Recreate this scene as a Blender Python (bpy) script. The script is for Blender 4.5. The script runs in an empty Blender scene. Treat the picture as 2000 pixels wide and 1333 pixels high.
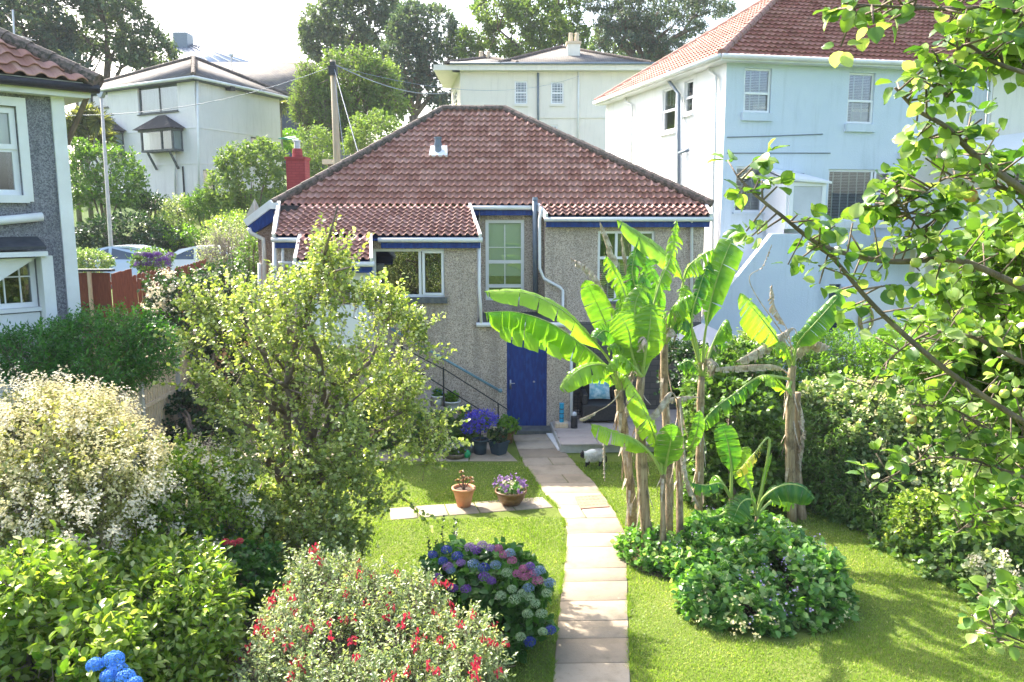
import bpy, math, random
import numpy as np
from mathutils import Vector
R = math.radians
random.seed(5)
rng = np.random.default_rng(11)
C = bpy.data.collections.new('Garden'); bpy.context.scene.collection.children.link(C)
sc = bpy.context.scene
# ---------------------------------------------------------------- camera, sky, sun, exposure
F = 1600.0; PITCH = math.atan(247/1600.0); CZ = 4.8
cp, sp = math.cos(PITCH), math.sin(PITCH)
cd = bpy.data.cameras.new('camera'); cam = bpy.data.objects.new('camera', cd); C.objects.link(cam)
cd.sensor_width = 36; cd.lens = F/2000*36; cd.clip_start = .05; cd.clip_end = 4000
cam.location = (0, 0, CZ); cam.rotation_euler = (math.pi/2-PITCH, 0, 0); sc.camera = cam
SUN = Vector((-.80, .86, 1.0)).normalized()
w = bpy.data.worlds.new('World'); sc.world = w; w.use_nodes = True
nt = w.node_tree; bg = nt.nodes['Background']; sky = nt.nodes.new('ShaderNodeTexSky')
sky.sky_type = 'NISHITA'; sky.sun_disc = False; sky.sun_elevation = math.asin(SUN.z)
sky.sun_rotation = math.atan2(SUN.x, SUN.y); sky.air_density = 1.0; sky.dust_density = 4.0; sky.ozone_density = 1.0; sky.altitude = 20
nt.links.new(sky.outputs[0], bg.inputs[0]); bg.inputs[1].default_value = .15
ld = bpy.data.lights.new('sun', 'SUN'); ld.energy = 4.3; ld.angle = R(.6); ld.color = (1, .93, .83)
lo = bpy.data.objects.new('sun', ld); C.objects.link(lo); lo.rotation_euler = SUN.to_track_quat('Z', 'Y').to_euler(); lo.location = (-30, 30, 40)
vs = sc.view_settings; vs.view_transform = 'Standard'; vs.look = 'None'; vs.exposure = 2.0; vs.gamma = 1
sc.cycles.max_bounces = 8; sc.cycles.transparent_max_bounces = 16; sc.cycles.use_denoising = True
sc.cycles.sample_clamp_indirect = 6; sc.cycles.volume_bounces = 0

def ray(px, py):
    a = (px-1000)/F; b = -(py-667)/F
    return Vector((a, cp+b*sp, -sp+b*cp))
def P(px, py, Y):
    d = ray(px, py); return Vector((0, 0, CZ))+d*(Y/d.y)
def G(px, py, z=0.0):
    d = ray(px, py); return Vector((0, 0, CZ))+d*((z-CZ)/d.z)

# ---------------------------------------------------------------- object helpers
WL = {}
def tag(o, label=None, cat=None, group=None, kind=None):
    if label: o['label'] = label
    if cat: o['category'] = cat
    if group: o['group'] = group
    if kind: o['kind'] = kind
    return o
def thing(name, label, cat, loc=(0, 0, 0), group=None):
    o = bpy.data.objects.new(name, None); C.objects.link(o); o.location = loc; o.empty_display_size = .1
    WL[o.name] = Vector(loc); return tag(o, label, cat, group)
def link(name, me, mat, parent=None, org=None):
    """mesh in world coordinates unless org given (then origin stands at org)"""
    o = bpy.data.objects.new(name, me); C.objects.link(o)
    if mat is not None: me.materials.append(mat)
    w0 = Vector(org) if org is not None else Vector((0, 0, 0))
    if parent is not None:
        o.parent = parent; o.location = w0-WL[parent.name]
    else: o.location = w0
    WL[o.name] = w0
    return o
def copy_thing(root, loc, label=None, rz=0, scale=1.0, group=None):
    r = root.copy(); C.objects.link(r); r.location = loc; r.rotation_euler.z = rz; r.scale = (scale,)*3; WL[r.name] = Vector(loc)
    if label: r['label'] = label
    if group: r['group'] = group
    for ch in list(root.children):
        c = ch.copy(); C.objects.link(c); c.parent = r
        for g in list(ch.children):
            d = g.copy(); C.objects.link(d); d.parent = c
    return r
SPLIT = {'peeling_sheath', 'bracket', 'gutter', 'verge_board', 'support_post', 'fascia', 'downpipe', 'side_window', 'armrest', 'railing_post'}
class MB:
    def __init__(s): s.v = []; s.f = []
    def quad(s, *p):
        n = len(s.v); s.v += [tuple(q) for q in p]; s.f.append(tuple(range(n, n+len(p)))); return s
    def obox(s, O, X, Y, Z):
        O, X, Y, Z = map(Vector, (O, X, Y, Z))
        n = len(s.v)
        for k in (0, 1):
            for j in (0, 1):
                for i in (0, 1): s.v.append(tuple(O+X*i+Y*j+Z*k))
        q = [(0, 2, 3, 1), (4, 5, 7, 6), (0, 1, 5, 4), (2, 6, 7, 3), (0, 4, 6, 2), (1, 3, 7, 5)]
        s.f += [tuple(n+a for a in t) for t in q]; return s
    def box(s, x0, x1, y0, y1, z0, z1): return s.obox((x0, y0, z0), (x1-x0, 0, 0), (0, y1-y0, 0), (0, 0, z1-z0))
    def bar(s, a, b, w, h=None, up=(0, 0, 1)):
        a, b = Vector(a), Vector(b); h = h or w; d = (b-a); dn = d.normalized(); up = Vector(up)
        if abs(dn.dot(up)) > .95: up = Vector((0, 1, 0))
        x = dn.cross(up).normalized(); z = x.cross(dn)
        return s.obox(a-x*w/2-z*h/2, x*w, d, z*h)
    def tube(s, pts, r, n=8, cap=True):
        pts = [Vector(p) for p in pts]; rs = r if isinstance(r, (list, tuple)) else [r]*len(pts)
        b0 = len(s.v); prev = None
        for i, p in enumerate(pts):
            t = (pts[min(i+1, len(pts)-1)]-pts[max(i-1, 0)]).normalized()
            if prev is None:
                x = t.cross(Vector((0, 0, 1)) if abs(t.z) < .9 else Vector((1, 0, 0))).normalized()
            else: x = (prev-t*prev.dot(t)).normalized()
            prev = x; y = t.cross(x)
            for k in range(n):
                a = 2*math.pi*k/n; s.v.append(tuple(p+x*(math.cos(a)*rs[i])+y*(math.sin(a)*rs[i])))
        for i in range(len(pts)-1):
            for k in range(n):
                a = b0+i*n+k; b = b0+i*n+(k+1) % n; s.f.append((a, b, b+n, a+n))
        if cap:
            s.f.append(tuple(b0+k for k in reversed(range(n)))); e = b0+(len(pts)-1)*n; s.f.append(tuple(e+k for k in range(n)))
        return s
    def lathe(s, c, prof, n=24, sx=1, sy=1):
        c = Vector(c); b0 = len(s.v)
        for (r, z) in prof:
            for k in range(n):
                a = 2*math.pi*k/n; s.v.append((c.x+r*math.cos(a)*sx, c.y+r*math.sin(a)*sy, c.z+z))
        for i in range(len(prof)-1):
            for k in range(n):
                a = b0+i*n+k; b = b0+i*n+(k+1) % n; s.f.append((a, b, b+n, a+n))
        return s
    def prism(s, poly, D):
        """poly: list of 3D points, D extrude vector"""
        n = len(s.v); m = len(poly); D = Vector(D)
        s.v += [tuple(Vector(p)) for p in poly]+[tuple(Vector(p)+D) for p in poly]
        s.f.append(tuple(range(n, n+m))); s.f.append(tuple(reversed(range(n+m, n+2*m))))
        for i in range(m): j = (i+1) % m; s.f.append((n+i, n+m+i, n+m+j, n+j))
        return s
    def comps(s):
        par = list(range(len(s.v)))
        def fd(i):
            while par[i] != i: par[i] = par[par[i]]; i = par[i]
            return i
        for f in s.f:
            for k in f[1:]: par[fd(k)] = fd(f[0])
        gr = {}
        for f in s.f: gr.setdefault(fd(f[0]), []).append(f)
        out = []
        for fs_ in gr.values():
            ids = sorted({i for f in fs_ for i in f}); mp = {i: k for k, i in enumerate(ids)}; c = MB(); c.v = [s.v[i] for i in ids]; c.f = [tuple(mp[i] for i in f) for f in fs_]; out.append(c)
        return out
    def build(s, name, mat, parent=None, smooth=False, org=None, bevel=0):
        if name in SPLIT:
            cs = s.comps()
            if len(cs) > 1: return [c.build(name, mat, parent, smooth, org, bevel) for c in cs][0]
        me = bpy.data.meshes.new(name)
        o0 = Vector(org) if org is not None else Vector((0, 0, 0))
        me.from_pydata([tuple(Vector(v)-o0) for v in s.v], [], s.f); me.update()
        o = link(name, me, mat, parent, org)
        if smooth: me.polygons.foreach_set('use_smooth', [True]*len(me.polygons))
        if bevel:
            m = o.modifiers.new('b', 'BEVEL'); m.width = bevel; m.segments = 2; m.limit_method = 'ANGLE'
        return o
def npmesh(name, v, faces, mat, parent=None, r=None, smooth=False, uv=None, kind=None):
    """faces: list of int arrays (m,k)"""
    me = bpy.data.meshes.new(name); me.vertices.add(len(v)); me.vertices.foreach_set('co', np.asarray(v, np.float32).ravel())
    tot = sum(f.size for f in faces); me.loops.add(tot)
    me.loops.foreach_set('vertex_index', np.concatenate([f.ravel() for f in faces]).astype(np.int32))
    npoly = sum(len(f) for f in faces); me.polygons.add(npoly)
    cnt = np.concatenate([np.full(len(f), f.shape[1]) for f in faces]); st = np.concatenate([[0], np.cumsum(cnt)[:-1]])
    me.polygons.foreach_set('loop_start', st.astype(np.int32))
    try: me.polygons.foreach_set('loop_total', cnt.astype(np.int32))
    except Exception: pass
    if smooth: me.polygons.foreach_set('use_smooth', np.ones(npoly, bool))
    me.update(calc_edges=True)
    if r is not None:
        a = me.attributes.new('r', 'FLOAT', 'POINT'); a.data.foreach_set('value', np.asarray(r, np.float32))
    if uv is not None:
        a = me.attributes.new('tile', 'FLOAT_VECTOR', 'POINT')
        a.data.foreach_set('vector', np.c_[uv, np.zeros(len(uv))].astype(np.float32).ravel())
    o = link(name, me, mat, parent)
    if kind: o['kind'] = kind
    return o

# ---------------------------------------------------------------- materials
def _new(name):
    m = bpy.data.materials.new(name); m.use_nodes = True; t = m.node_tree; return m, t, t.nodes['Principled BSDF'], t.nodes['Material Output']
def N(t, k, **kw):
    n = t.nodes.new('ShaderNode'+k)
    for a, b in kw.items():
        if a.startswith('i_'): n.inputs[int(a[2:])].default_value = b
        else: setattr(n, a, b)
    return n
def ramp(t, fac, stops):
    n = N(t, 'ValToRGB'); e = n.color_ramp.elements
    while len(e) < len(stops): e.new(.5)
    for x, (p, c) in zip(e, stops): x.position = p; x.color = (*c, 1)
    t.links.new(fac, n.inputs[0]); return n.outputs[0]
def geo(t, scale=(1, 1, 1)):
    c = N(t, 'NewGeometry'); m = N(t, 'Mapping'); m.inputs['Scale'].default_value = scale
    t.links.new(c.outputs['Position'], m.inputs[0]); return m.outputs[0]
def noise(t, vec, s, d=4, r=.6):
    n = N(t, 'TexNoise'); n.inputs['Scale'].default_value = s; n.inputs['Detail'].default_value = d; n.inputs['Roughness'].default_value = r
    t.links.new(vec, n.inputs['Vector']); return n.outputs[0]
def mixc(t, f, a, b, mode='MIX'):
    n = N(t, 'Mix', data_type='RGBA', blend_type=mode)
    for i, x in ((0, f), (6, a), (7, b)):
        if hasattr(x, 'links') or hasattr(x, 'is_linked'): t.links.new(x, n.inputs[i])
        else: n.inputs[i].default_value = x if i == 0 else (*x, 1)
    return n.outputs[2]
def bump(t, bs, h, st, dist=.02):
    b = N(t, 'Bump'); b.inputs['Strength'].default_value = st; b.inputs['Distance'].default_value = dist
    t.links.new(h, b.inputs['Height']); t.links.new(b.outputs[0], bs.inputs['Normal'])
def pm(name, c1, c2=None, s=3, rough=.7, fine=None, fs=40, bs=.3, bscale=40, met=0, spec=.5, scale=(1, 1, 1), dist=.01, lo=.35, hi=.65):
    """paint-like material: colour varies c1..c2 with large noise, optional fine speckle colour"""
    m, t, b, o = _new(name); v = geo(t, scale)
    b.inputs['Roughness'].default_value = rough; b.inputs['Metallic'].default_value = met; b.inputs['Specular IOR Level'].default_value = spec
    col = ramp(t, noise(t, v, s, 6), [(lo, c1), (hi, c2 or c1)])
    if fine:
        f = N(t, 'MapRange'); f.inputs[1].default_value = .45; f.inputs[2].default_value = .62
        t.links.new(noise(t, v, fs, 2), f.inputs[0]); col = mixc(t, f.outputs[0], col, fine)
    t.links.new(col, b.inputs['Base Color'])
    if bs: bump(t, b, noise(t, v, bscale, 3), bs, dist)
    return m
def leafm(name, c1, c2, trans=.45, rough=.45, spec=.5, c3=None, back=None):
    m, t, b, o = _new(name); a = N(t, 'Attribute', attribute_name='r')
    st = [(0, c1), (.8, c2)] + ([(1, c3)] if c3 else [])
    col = ramp(t, a.outputs['Fac'], st); v = geo(t)
    col = mixc(t, noise(t, v, 1.3, 2), col, tuple(x*.55 for x in c1), 'MIX') if False else col
    t.links.new(col, b.inputs['Base Color']); b.inputs['Roughness'].default_value = rough; b.inputs['Specular IOR Level'].default_value = spec
    tr = N(t, 'BsdfTranslucent'); k = back or (1.25, 1.35, .5)
    t.links.new(mixc(t, 1.0, col, k, 'MULTIPLY'), tr.inputs[0])
    mx = N(t, 'MixShader'); mx.inputs[0].default_value = trans
    t.links.new(b.outputs[0], mx.inputs[1]); t.links.new(tr.outputs[0], mx.inputs[2]); t.links.new(mx.outputs[0], o.inputs[0])
    return m
M = {}
M['white'] = pm('white_paint', (.78, .79, .78), (.68, .68, .65), 1.5, .5, bs=.05)
M['upvc'] = pm('white_plastic', (.82, .83, .84), (.78, .78, .78), 2, .3, bs=0)
M['blue'] = pm('blue_gloss_paint', (.002, .022, .15), (.003, .032, .2), 2.5, .5, fine=(.006, .05, .24), fs=9, bs=.2, bscale=30, scale=(2, 2, .5), spec=.3)
M['grey_pipe'] = pm('grey_plastic', (.13, .17, .22), (.17, .21, .25), 5, .4, bs=0)
M['lead'] = pm('roof_felt', (.03, .035, .045), (.06, .065, .07), 6, .7)
M['stone_sill'] = pm('slate_sill', (.07, .08, .085), (.13, .14, .13), 8, .8)
M['black'] = pm('black_iron', (.012, .014, .018), (.03, .03, .035), 20, .5, bs=.1)
M['rail'] = pm('blue_grey_rail', (.12, .24, .3), (.2, .33, .38), 12, .5, bs=.1)
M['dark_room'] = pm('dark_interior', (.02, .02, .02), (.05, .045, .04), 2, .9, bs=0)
M['blind'] = pm('blind_slats', (.5, .52, .5), (.6, .6, .58), 6, .6, bs=0)
M['cream_blind'] = pm('roller_blind', (.62, .66, .6), (.68, .7, .64), 2, .8, bs=.1)
M['curtain'] = pm('curtain_cloth', (.5, .52, .55), (.65, .66, .7), 4, .9, bs=.4, bscale=8, scale=(6, 6, .2))
def pebble(name, a, b, c, stain):
    m, t, bs, o = _new(name); v = geo(t); vo = N(t, 'TexVoronoi'); vo.inputs['Scale'].default_value = 58; t.links.new(v, vo.inputs['Vector'])
    sx = N(t, 'SeparateColor'); t.links.new(vo.outputs['Color'], sx.inputs[0])
    col = ramp(t, sx.outputs[0], [(0, a), (.45, b), (1, c)])
    big = noise(t, geo(t, (1, 1, .6)), .9, 6, .65)
    mr = N(t, 'MapRange'); mr.inputs[1].default_value = .5; mr.inputs[2].default_value = .75; mr.inputs[4].default_value = .65; t.links.new(big, mr.inputs[0])
    col = mixc(t, mr.outputs[0], col, stain)
    m2 = N(t, 'MapRange'); m2.inputs[1].default_value = .5; m2.inputs[2].default_value = .7; m2.inputs[4].default_value = .5; t.links.new(noise(t, geo(t, (2.5, 2.5, .25)), 1.4, 5, .7), m2.inputs[0]); col = mixc(t, m2.outputs[0], col, tuple(x*.75 for x in stain))
    t.links.new(col, bs.inputs['Base Color']); bs.inputs['Roughness'].default_value = .9
    bump(t, bs, vo.outputs['Distance'], .7, .02); return m
M['pebble'] = pebble('pebbledash', (.26, .2, .16), (.52, .425, .335), (.7, .6, .49), (.27, .22, .175))
M['pebble_pink'] = pebble('pinkish_pebbledash', (.2, .13, .1), (.38, .27, .22), (.5, .4, .34), (.25, .18, .15))
M['pebble_grey'] = pebble('grey_roughcast', (.11, .112, .13), (.21, .215, .24), (.33, .33, .35), (.09, .092, .11))
def render_wall(name, a, b, stain, s=2.5):
    m, t, bs, o = _new(name); v = geo(t)
    col = ramp(t, noise(t, v, .7, 6, .6), [(.35, a), (.65, b)])
    st = noise(t, geo(t, (3, 3, .35)), 1.2, 5, .7)
    mr = N(t, 'MapRange'); mr.inputs[1].default_value = .52; mr.inputs[2].default_value = .74; mr.inputs[4].default_value = .5; t.links.new(st, mr.inputs[0])
    t.links.new(mixc(t, mr.outputs[0], col, stain), bs.inputs['Base Color']); bs.inputs['Roughness'].default_value = .85
    bump(t, bs, noise(t, geo(t, (s, s, s*2)), 9, 5), .45, .02); return m
M['wall_blue_shade'] = render_wall('blue_shaded_white_render', (.57, .65, .73), (.63, .7, .77), (.42, .49, .53))  # white wall; the blue of its sky-lit shade is put into the colour
M['wall_white'] = render_wall('white_render', (.76, .78, .79), (.82, .82, .82), (.55, .56, .53))
M['wall_cream'] = render_wall('cream_render', (.72, .68, .6), (.76, .72, .64), (.55, .52, .45))
M['wall_far'] = render_wall('offwhite_render', (.7, .68, .66), (.76, .74, .72), (.55, .52, .5))
def slate(name, a, b, lich, sc_=(1, 1, 1)):
    m, t, bs, o = _new(name); at = N(t, 'Attribute', attribute_name='tile')
    br = N(t, 'TexBrick'); br.inputs['Scale'].default_value = 1; br.inputs['Brick Width'].default_value = .3; br.inputs['Row Height'].default_value = .22
    br.inputs['Mortar Size'].default_value = .012; br.inputs['Color1'].default_value = (*a, 1); br.inputs['Color2'].default_value = (*b, 1); br.inputs['Mortar'].default_value = tuple(x*.4 for x in a)+(1,)
    t.links.new(at.outputs['Vector'], br.inputs['Vector'])
    mr = N(t, 'MapRange'); mr.inputs[1].default_value = .5; mr.inputs[2].default_value = .7; mr.inputs[4].default_value = .8; t.links.new(noise(t, geo(t), .6, 8, .7), mr.inputs[0])
    t.links.new(mixc(t, mr.outputs[0], br.outputs[0], lich), bs.inputs['Base Color']); bs.inputs['Roughness'].default_value = .95; bs.inputs['Specular IOR Level'].default_value = .12
    bump(t, bs, br.outputs['Fac'], -.5, .02); return m
M['slate'] = slate('slate_roofing', (.14, .13, .125), (.2, .185, .17), (.26, .23, .17))
M['slate_dark'] = slate('dark_slate_roofing', (.13, .13, .14), (.2, .19, .19), (.22, .2, .17))
def tilem(name, cols, lich, amt, pitch, gauge):
    m, t, bs, o = _new(name); at = N(t, 'Attribute', attribute_name='tile')
    d = N(t, 'VectorMath', operation='DIVIDE'); d.inputs[1].default_value = (pitch*2, gauge, 1); t.links.new(at.outputs['Vector'], d.inputs[0])
    fl = N(t, 'VectorMath', operation='FLOOR'); t.links.new(d.outputs[0], fl.inputs[0]); wn = N(t, 'TexWhiteNoise', noise_dimensions='3D'); t.links.new(fl.outputs[0], wn.inputs['Vector'])
    col = ramp(t, wn.outputs['Value'], [(0, tuple(x*.88 for x in cols[0])), (.12, cols[0]), (.5, cols[1]), (.95, cols[2]), (1, tuple(x*1.1 for x in cols[2]))])
    for (s_, lo, hi, a_, c_) in ((.8, .55, .8, .3, tuple(x*.6 for x in cols[0])), (3.5, .5, .68, amt, lich), (22, .6, .68, .7, (.06, .035, .03)), (60, .66, .72, .6, (.5, .46, .4))):
        mr = N(t, 'MapRange'); mr.inputs[1].default_value = lo; mr.inputs[2].default_value = hi; mr.inputs[4].default_value = a_; t.links.new(noise(t, geo(t), s_, 7, .7), mr.inputs[0])
        col = mixc(t, mr.outputs[0], col, c_)
    t.links.new(col, bs.inputs['Base Color']); bs.inputs['Roughness'].default_value = .7; bump(t, bs, noise(t, geo(t), 50, 3), .3, .01)
    return m
M['tiles'] = tilem('red_brown_concrete_tiles', [(.36, .16, .118), (.43, .21, .16), (.51, .28, .225)], (.22, .14, .11), .35, .165, .235)
M['tiles_red'] = tilem('orange_red_clay_tiles', [(.26, .085, .06), (.34, .12, .09), (.4, .18, .14)], (.3, .2, .1), .4, .2, .3)
M['ridge'] = pm('ridge_tiles', (.2, .14, .12), (.1, .085, .07), 5, .9, fine=(.06, .055, .04), fs=14, bs=.6, bscale=25)
M['ridge_red'] = pm('red_ridge_tiles', (.36, .18, .14), (.25, .15, .12), 5, .9, bs=.5)
m, t, b, o = _new('window_glass')
gl = N(t, 'BsdfGlossy'); gl.inputs['Roughness'].default_value = .02; gl.inputs[0].default_value = (.9, .95, 1, 1); tr = N(t, 'BsdfTransparent'); tr.inputs[0].default_value = (.7, .78, .76, 1)
fr = N(t, 'LayerWeight'); fr.inputs[0].default_value = .35; mr = N(t, 'MapRange'); mr.inputs[3].default_value = .12; mr.inputs[4].default_value = .9
t.links.new(fr.outputs['Fresnel'], mr.inputs[0]); mx = N(t, 'MixShader'); t.links.new(mr.outputs[0], mx.inputs[0]); t.links.new(tr.outputs[0], mx.inputs[1]); t.links.new(gl.outputs[0], mx.inputs[2]); t.links.new(mx.outputs[0], o.inputs[0])
M['glass'] = m
M['frost'] = pm('frosted_glass', (.5, .52, .56), (.6, .62, .66), 1.2, .25, bs=.05)
M['steel'] = pm('steel', (.35, .37, .4), (.45, .46, .48), 8, .35, met=.8, bs=0)
M['zinc'] = pm('zinc_sheet', (.5, .53, .56), (.58, .6, .62), 1, .4, met=.3, bs=0)
M['bark'] = pm('bark', (.1, .075, .055), (.22, .17, .13), 6, .95, bs=.9, bscale=18, scale=(1, 1, .35), dist=.03)
M['bark_pale'] = pm('pale_lichen_bark', (.28, .26, .2), (.15, .12, .09), 12, .9, bs=.6)
M['terracotta'] = pm('terracotta', (.5, .2, .09), (.58, .27, .14), 8, .75, bs=.2)
M['brown_glaze'] = pm('brown_glazed_clay', (.16, .085, .035), (.22, .12, .05), 6, .35, bs=.1)
M['navy_pot'] = pm('dark_blue_pot', (.02, .045, .07), (.03, .06, .09), 5, .5, bs=.1)
M['white_pot'] = pm('pale_pot', (.6, .6, .55), (.7, .7, .66), 5, .6, bs=.1)
M['soil'] = pm('soil', (.05, .035, .022), (.1, .07, .045), 14, .95, bs=.8)
M['wood_pale'] = pm('pale_fence_timber', (.55, .42, .28), (.7, .57, .42), 5, .85, bs=.5, scale=(9, 9, .8))
M['concrete'] = pm('concrete_post', (.4, .39, .36), (.5, .48, .44), 8, .9, bs=.3)
M['wood_red'] = pm('red_brown_stained_wood', (.14, .032, .018), (.22, .06, .03), 5, .7, bs=.4, scale=(8, 8, .8))
M['pole_wood'] = pm('weathered_pole', (.33, .27, .18), (.42, .35, .25), 6, .9, bs=.5, scale=(6, 6, .4))
M['car_silver'] = pm('silver_blue_car_paint', (.42, .5, .6), (.45, .52, .62), 2, .25, met=.4, bs=0)
M['car_white'] = pm('pale_car_paint', (.7, .72, .74), (.72, .74, .76), 2, .3, met=.1, bs=0)
M['tyre'] = pm('tyre_rubber', (.02, .02, .02), (.03, .03, .03), 6, .8, bs=0)
M['car_glass'] = pm('dark_car_glass', (.03, .05, .08), (.04, .06, .1), 2, .05, bs=0, spec=.9)
def brickm(name, a, b, mo, bw=.22, rh=.075):
    m, t, bs, o = _new(name); tc = N(t, 'TexCoord'); g = N(t, 'NewGeometry'); s = N(t, 'SeparateXYZ'); t.links.new(g.outputs['Position'], s.inputs[0])
    ad = N(t, 'MATH' if 0 else 'Math', operation='ADD'); t.links.new(s.outputs[0], ad.inputs[0]); t.links.new(s.outputs[1], ad.inputs[1])
    cb = N(t, 'CombineXYZ'); t.links.new(ad.outputs[0], cb.inputs[0]); t.links.new(s.outputs[2], cb.inputs[1])
    br = N(t, 'TexBrick'); br.inputs['Scale'].default_value = 1; br.inputs['Brick Width'].default_value = bw; br.inputs['Row Height'].default_value = rh; br.inputs['Mortar Size'].default_value = .008
    for k, c_ in (('Color1', a), ('Color2', b), ('Mortar', mo)): br.inputs[k].default_value = (*c_, 1)
    t.links.new(cb.outputs[0], br.inputs['Vector']); t.links.new(mixc(t, noise(t, geo(t), 6, 6), br.outputs[0], tuple(x*.7 for x in a)), bs.inputs['Base Color']); bs.inputs['Roughness'].default_value = .8
    bump(t, bs, br.outputs['Fac'], -.8, .015); return m
M['brick_red'] = brickm('red_painted_brick', (.36, .05, .05), (.42, .07, .065), (.22, .035, .035))
M['rubble'] = brickm('dark_rubble_stone', (.1, .095, .09), (.18, .165, .15), (.05, .05, .05), .34, .14)
# ground materials
def lawnm(name, a, b, c):
    m, t, bs, o = _new(name); v = geo(t)
    col = ramp(t, noise(t, v, .9, 8, .65), [(.3, a), (.55, b), (.75, c)])
    col = mixc(t, noise(t, v, 35, 4, .7), col, tuple(x*.6 for x in a), 'MIX')
    t.links.new(col, bs.inputs['Base Color']); bs.inputs['Roughness'].default_value = .9; bs.inputs['Specular IOR Level'].default_value = .2
    bump(t, bs, noise(t, v, 60, 4, .7), .9, .03); return m
M['lawn'] = lawnm('mown_lawn', (.14, .2, .03), (.22, .28, .05), (.34, .34, .11))
M['bank'] = lawnm('rough_grass_bank', (.06, .13, .015), (.12, .2, .03), (.2, .24, .06))
def slabm(name, cols, dark):
    m, t, bs, o = _new(name); v = geo(t); a = N(t, 'Attribute', attribute_name='r')
    col = ramp(t, a.outputs['Fac'], [(0, cols[0]), (.5, cols[1]), (1, cols[2])])
    for (s_, lo, hi, am, c_) in ((2.2, .48, .7, .55, dark), (11, .55, .75, .4, dark), (5, .68, .74, .5, (.5, .46, .36))):
        mr = N(t, 'MapRange'); mr.inputs[1].default_value = lo; mr.inputs[2].default_value = hi; mr.inputs[4].default_value = am; t.links.new(noise(t, v, s_, 7, .65), mr.inputs[0])
        col = mixc(t, mr.outputs[0], col, c_)
    t.links.new(col, bs.inputs['Base Color']); bs.inputs['Roughness'].default_value = .88; bump(t, bs, noise(t, v, 28, 5), .35, .01); return m
M['slab'] = slabm('paving_slabs', [(.27, .215, .15), (.33, .27, .195), (.38, .32, .24)], (.13, .11, .07))
M['patio'] = slabm('pinkish_patio_slabs', [(.38, .32, .28), (.42, .36, .32), (.45, .4, .36)], (.3, .25, .22))
M['asphalt'] = pm('asphalt', (.07, .07, .072), (.1, .1, .1), 3, .9, bs=.3)
M['mulch'] = pm('leaf_litter_soil', (.06, .045, .025), (.12, .085, .05), 5, .95, bs=.9, bscale=25, dist=.03)
# ---------------------------------------------------------------- terrain and paving
def tz(x, y):
    yl = [-50, 20.5, 22.5, 29, 37, 50, 62, 90, 140, 400, 2000]; zl = [0, 0, 1.3, 2.1, 2.1, 5.9, 7.6, 9.5, 12, 16, 40]
    yr = [-50, 20, 24.5, 28, 34, 40, 50, 62, 90, 140, 400, 2000]; zr = [0, 0, .1, 1.9, 2.1, 3, 5.5, 7.4, 9.5, 12, 16, 40]
    a = np.interp(y, yl, zl); b = np.interp(y, yr, zr); k = np.clip((np.asarray(x)+5.9)/2.2, 0, 1)
    return a*(1-k)+b*k
xs = np.concatenate([[-1500, -700, -300, -150, -90, -60], np.arange(-44, 44.1, .8), [60, 90, 150, 300, 700, 1500]])
ys = np.concatenate([[-400, -100, -40, -15], np.arange(-8, 70, .8), np.arange(72, 150, 5), [180, 250, 400, 700, 1200, 2000]])
X, Y = np.meshgrid(xs, ys); Z = tz(X, Y); far = Y > 38
Z = Z+np.where(Y > 23, (np.sin(X*.7+Y*.31)*np.sin(Y*.53-X*.2))*.12, 0)-.004
nx, ny = len(xs), len(ys); idx = np.arange(nx*ny).reshape(ny, nx)
gf = np.stack([idx[:-1, :-1], idx[:-1, 1:], idx[1:, 1:], idx[1:, :-1]], -1).reshape(-1, 4)
npmesh('ground', np.c_[X.ravel(), Y.ravel(), Z.ravel()], [gf], M['bank'], smooth=True)['kind'] = 'structure'
def sheet(name, pts, mat, z, kind='structure'):
    m = MB().prism([(p[0], p[1], z-.05) for p in pts], (0, 0, .05)); o = m.build(name, mat); o['kind'] = kind; return o
sheet('lawn', [(-7.2, 2), (9.5, 2), (9.5, 20.5), (-7.2, 20.5)], M['lawn'], .004)
road = MB()
for i in range(14):
    x0 = -60+i*7.0; road.quad((x0, 30.2, 2.16), (x0+7, 30.2, 2.16), (x0+7, 35.8, 2.17), (x0, 35.8, 2.17))
road.build('road', M['asphalt'])['kind'] = 'structure'
def blobpoly(cx, cy, rx, ry, n=28, wob=.12, seed=1):
    r = random.Random(seed); ph = [r.uniform(0, 6.28) for _ in range(4)]
    return [(cx+rx*math.cos(a)*(1+wob*math.sin(3*a+ph[0])*.6+wob*math.sin(5*a+ph[1])*.5), cy+ry*math.sin(a)*(1+wob*math.sin(2*a+ph[2]))) for a in [2*math.pi*k/n for k in range(n)]]
def bed(pts, z=.012): return sheet('flower_bed_soil', pts, M['mulch'], z)
bed([(-7.2, 4), (-1.2, 4), (-.9, 8.4), (-1.6, 9.8), (-3.3, 10.4), (-4.6, 13), (-7.2, 15)])
b1 = G(1290, 1080); bed(blobpoly(3.05, 10.15, .75, 1.1, seed=3)); bed(blobpoly(2.1, 11.2, .6, .8, seed=5), .016)
bed([(6.0, 9.4), (9.5, 7.5), (9.5, 20.5), (4.4, 20.5), (4.2, 16.5), (4.8, 13.4), (5.5, 11.5)])
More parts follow.
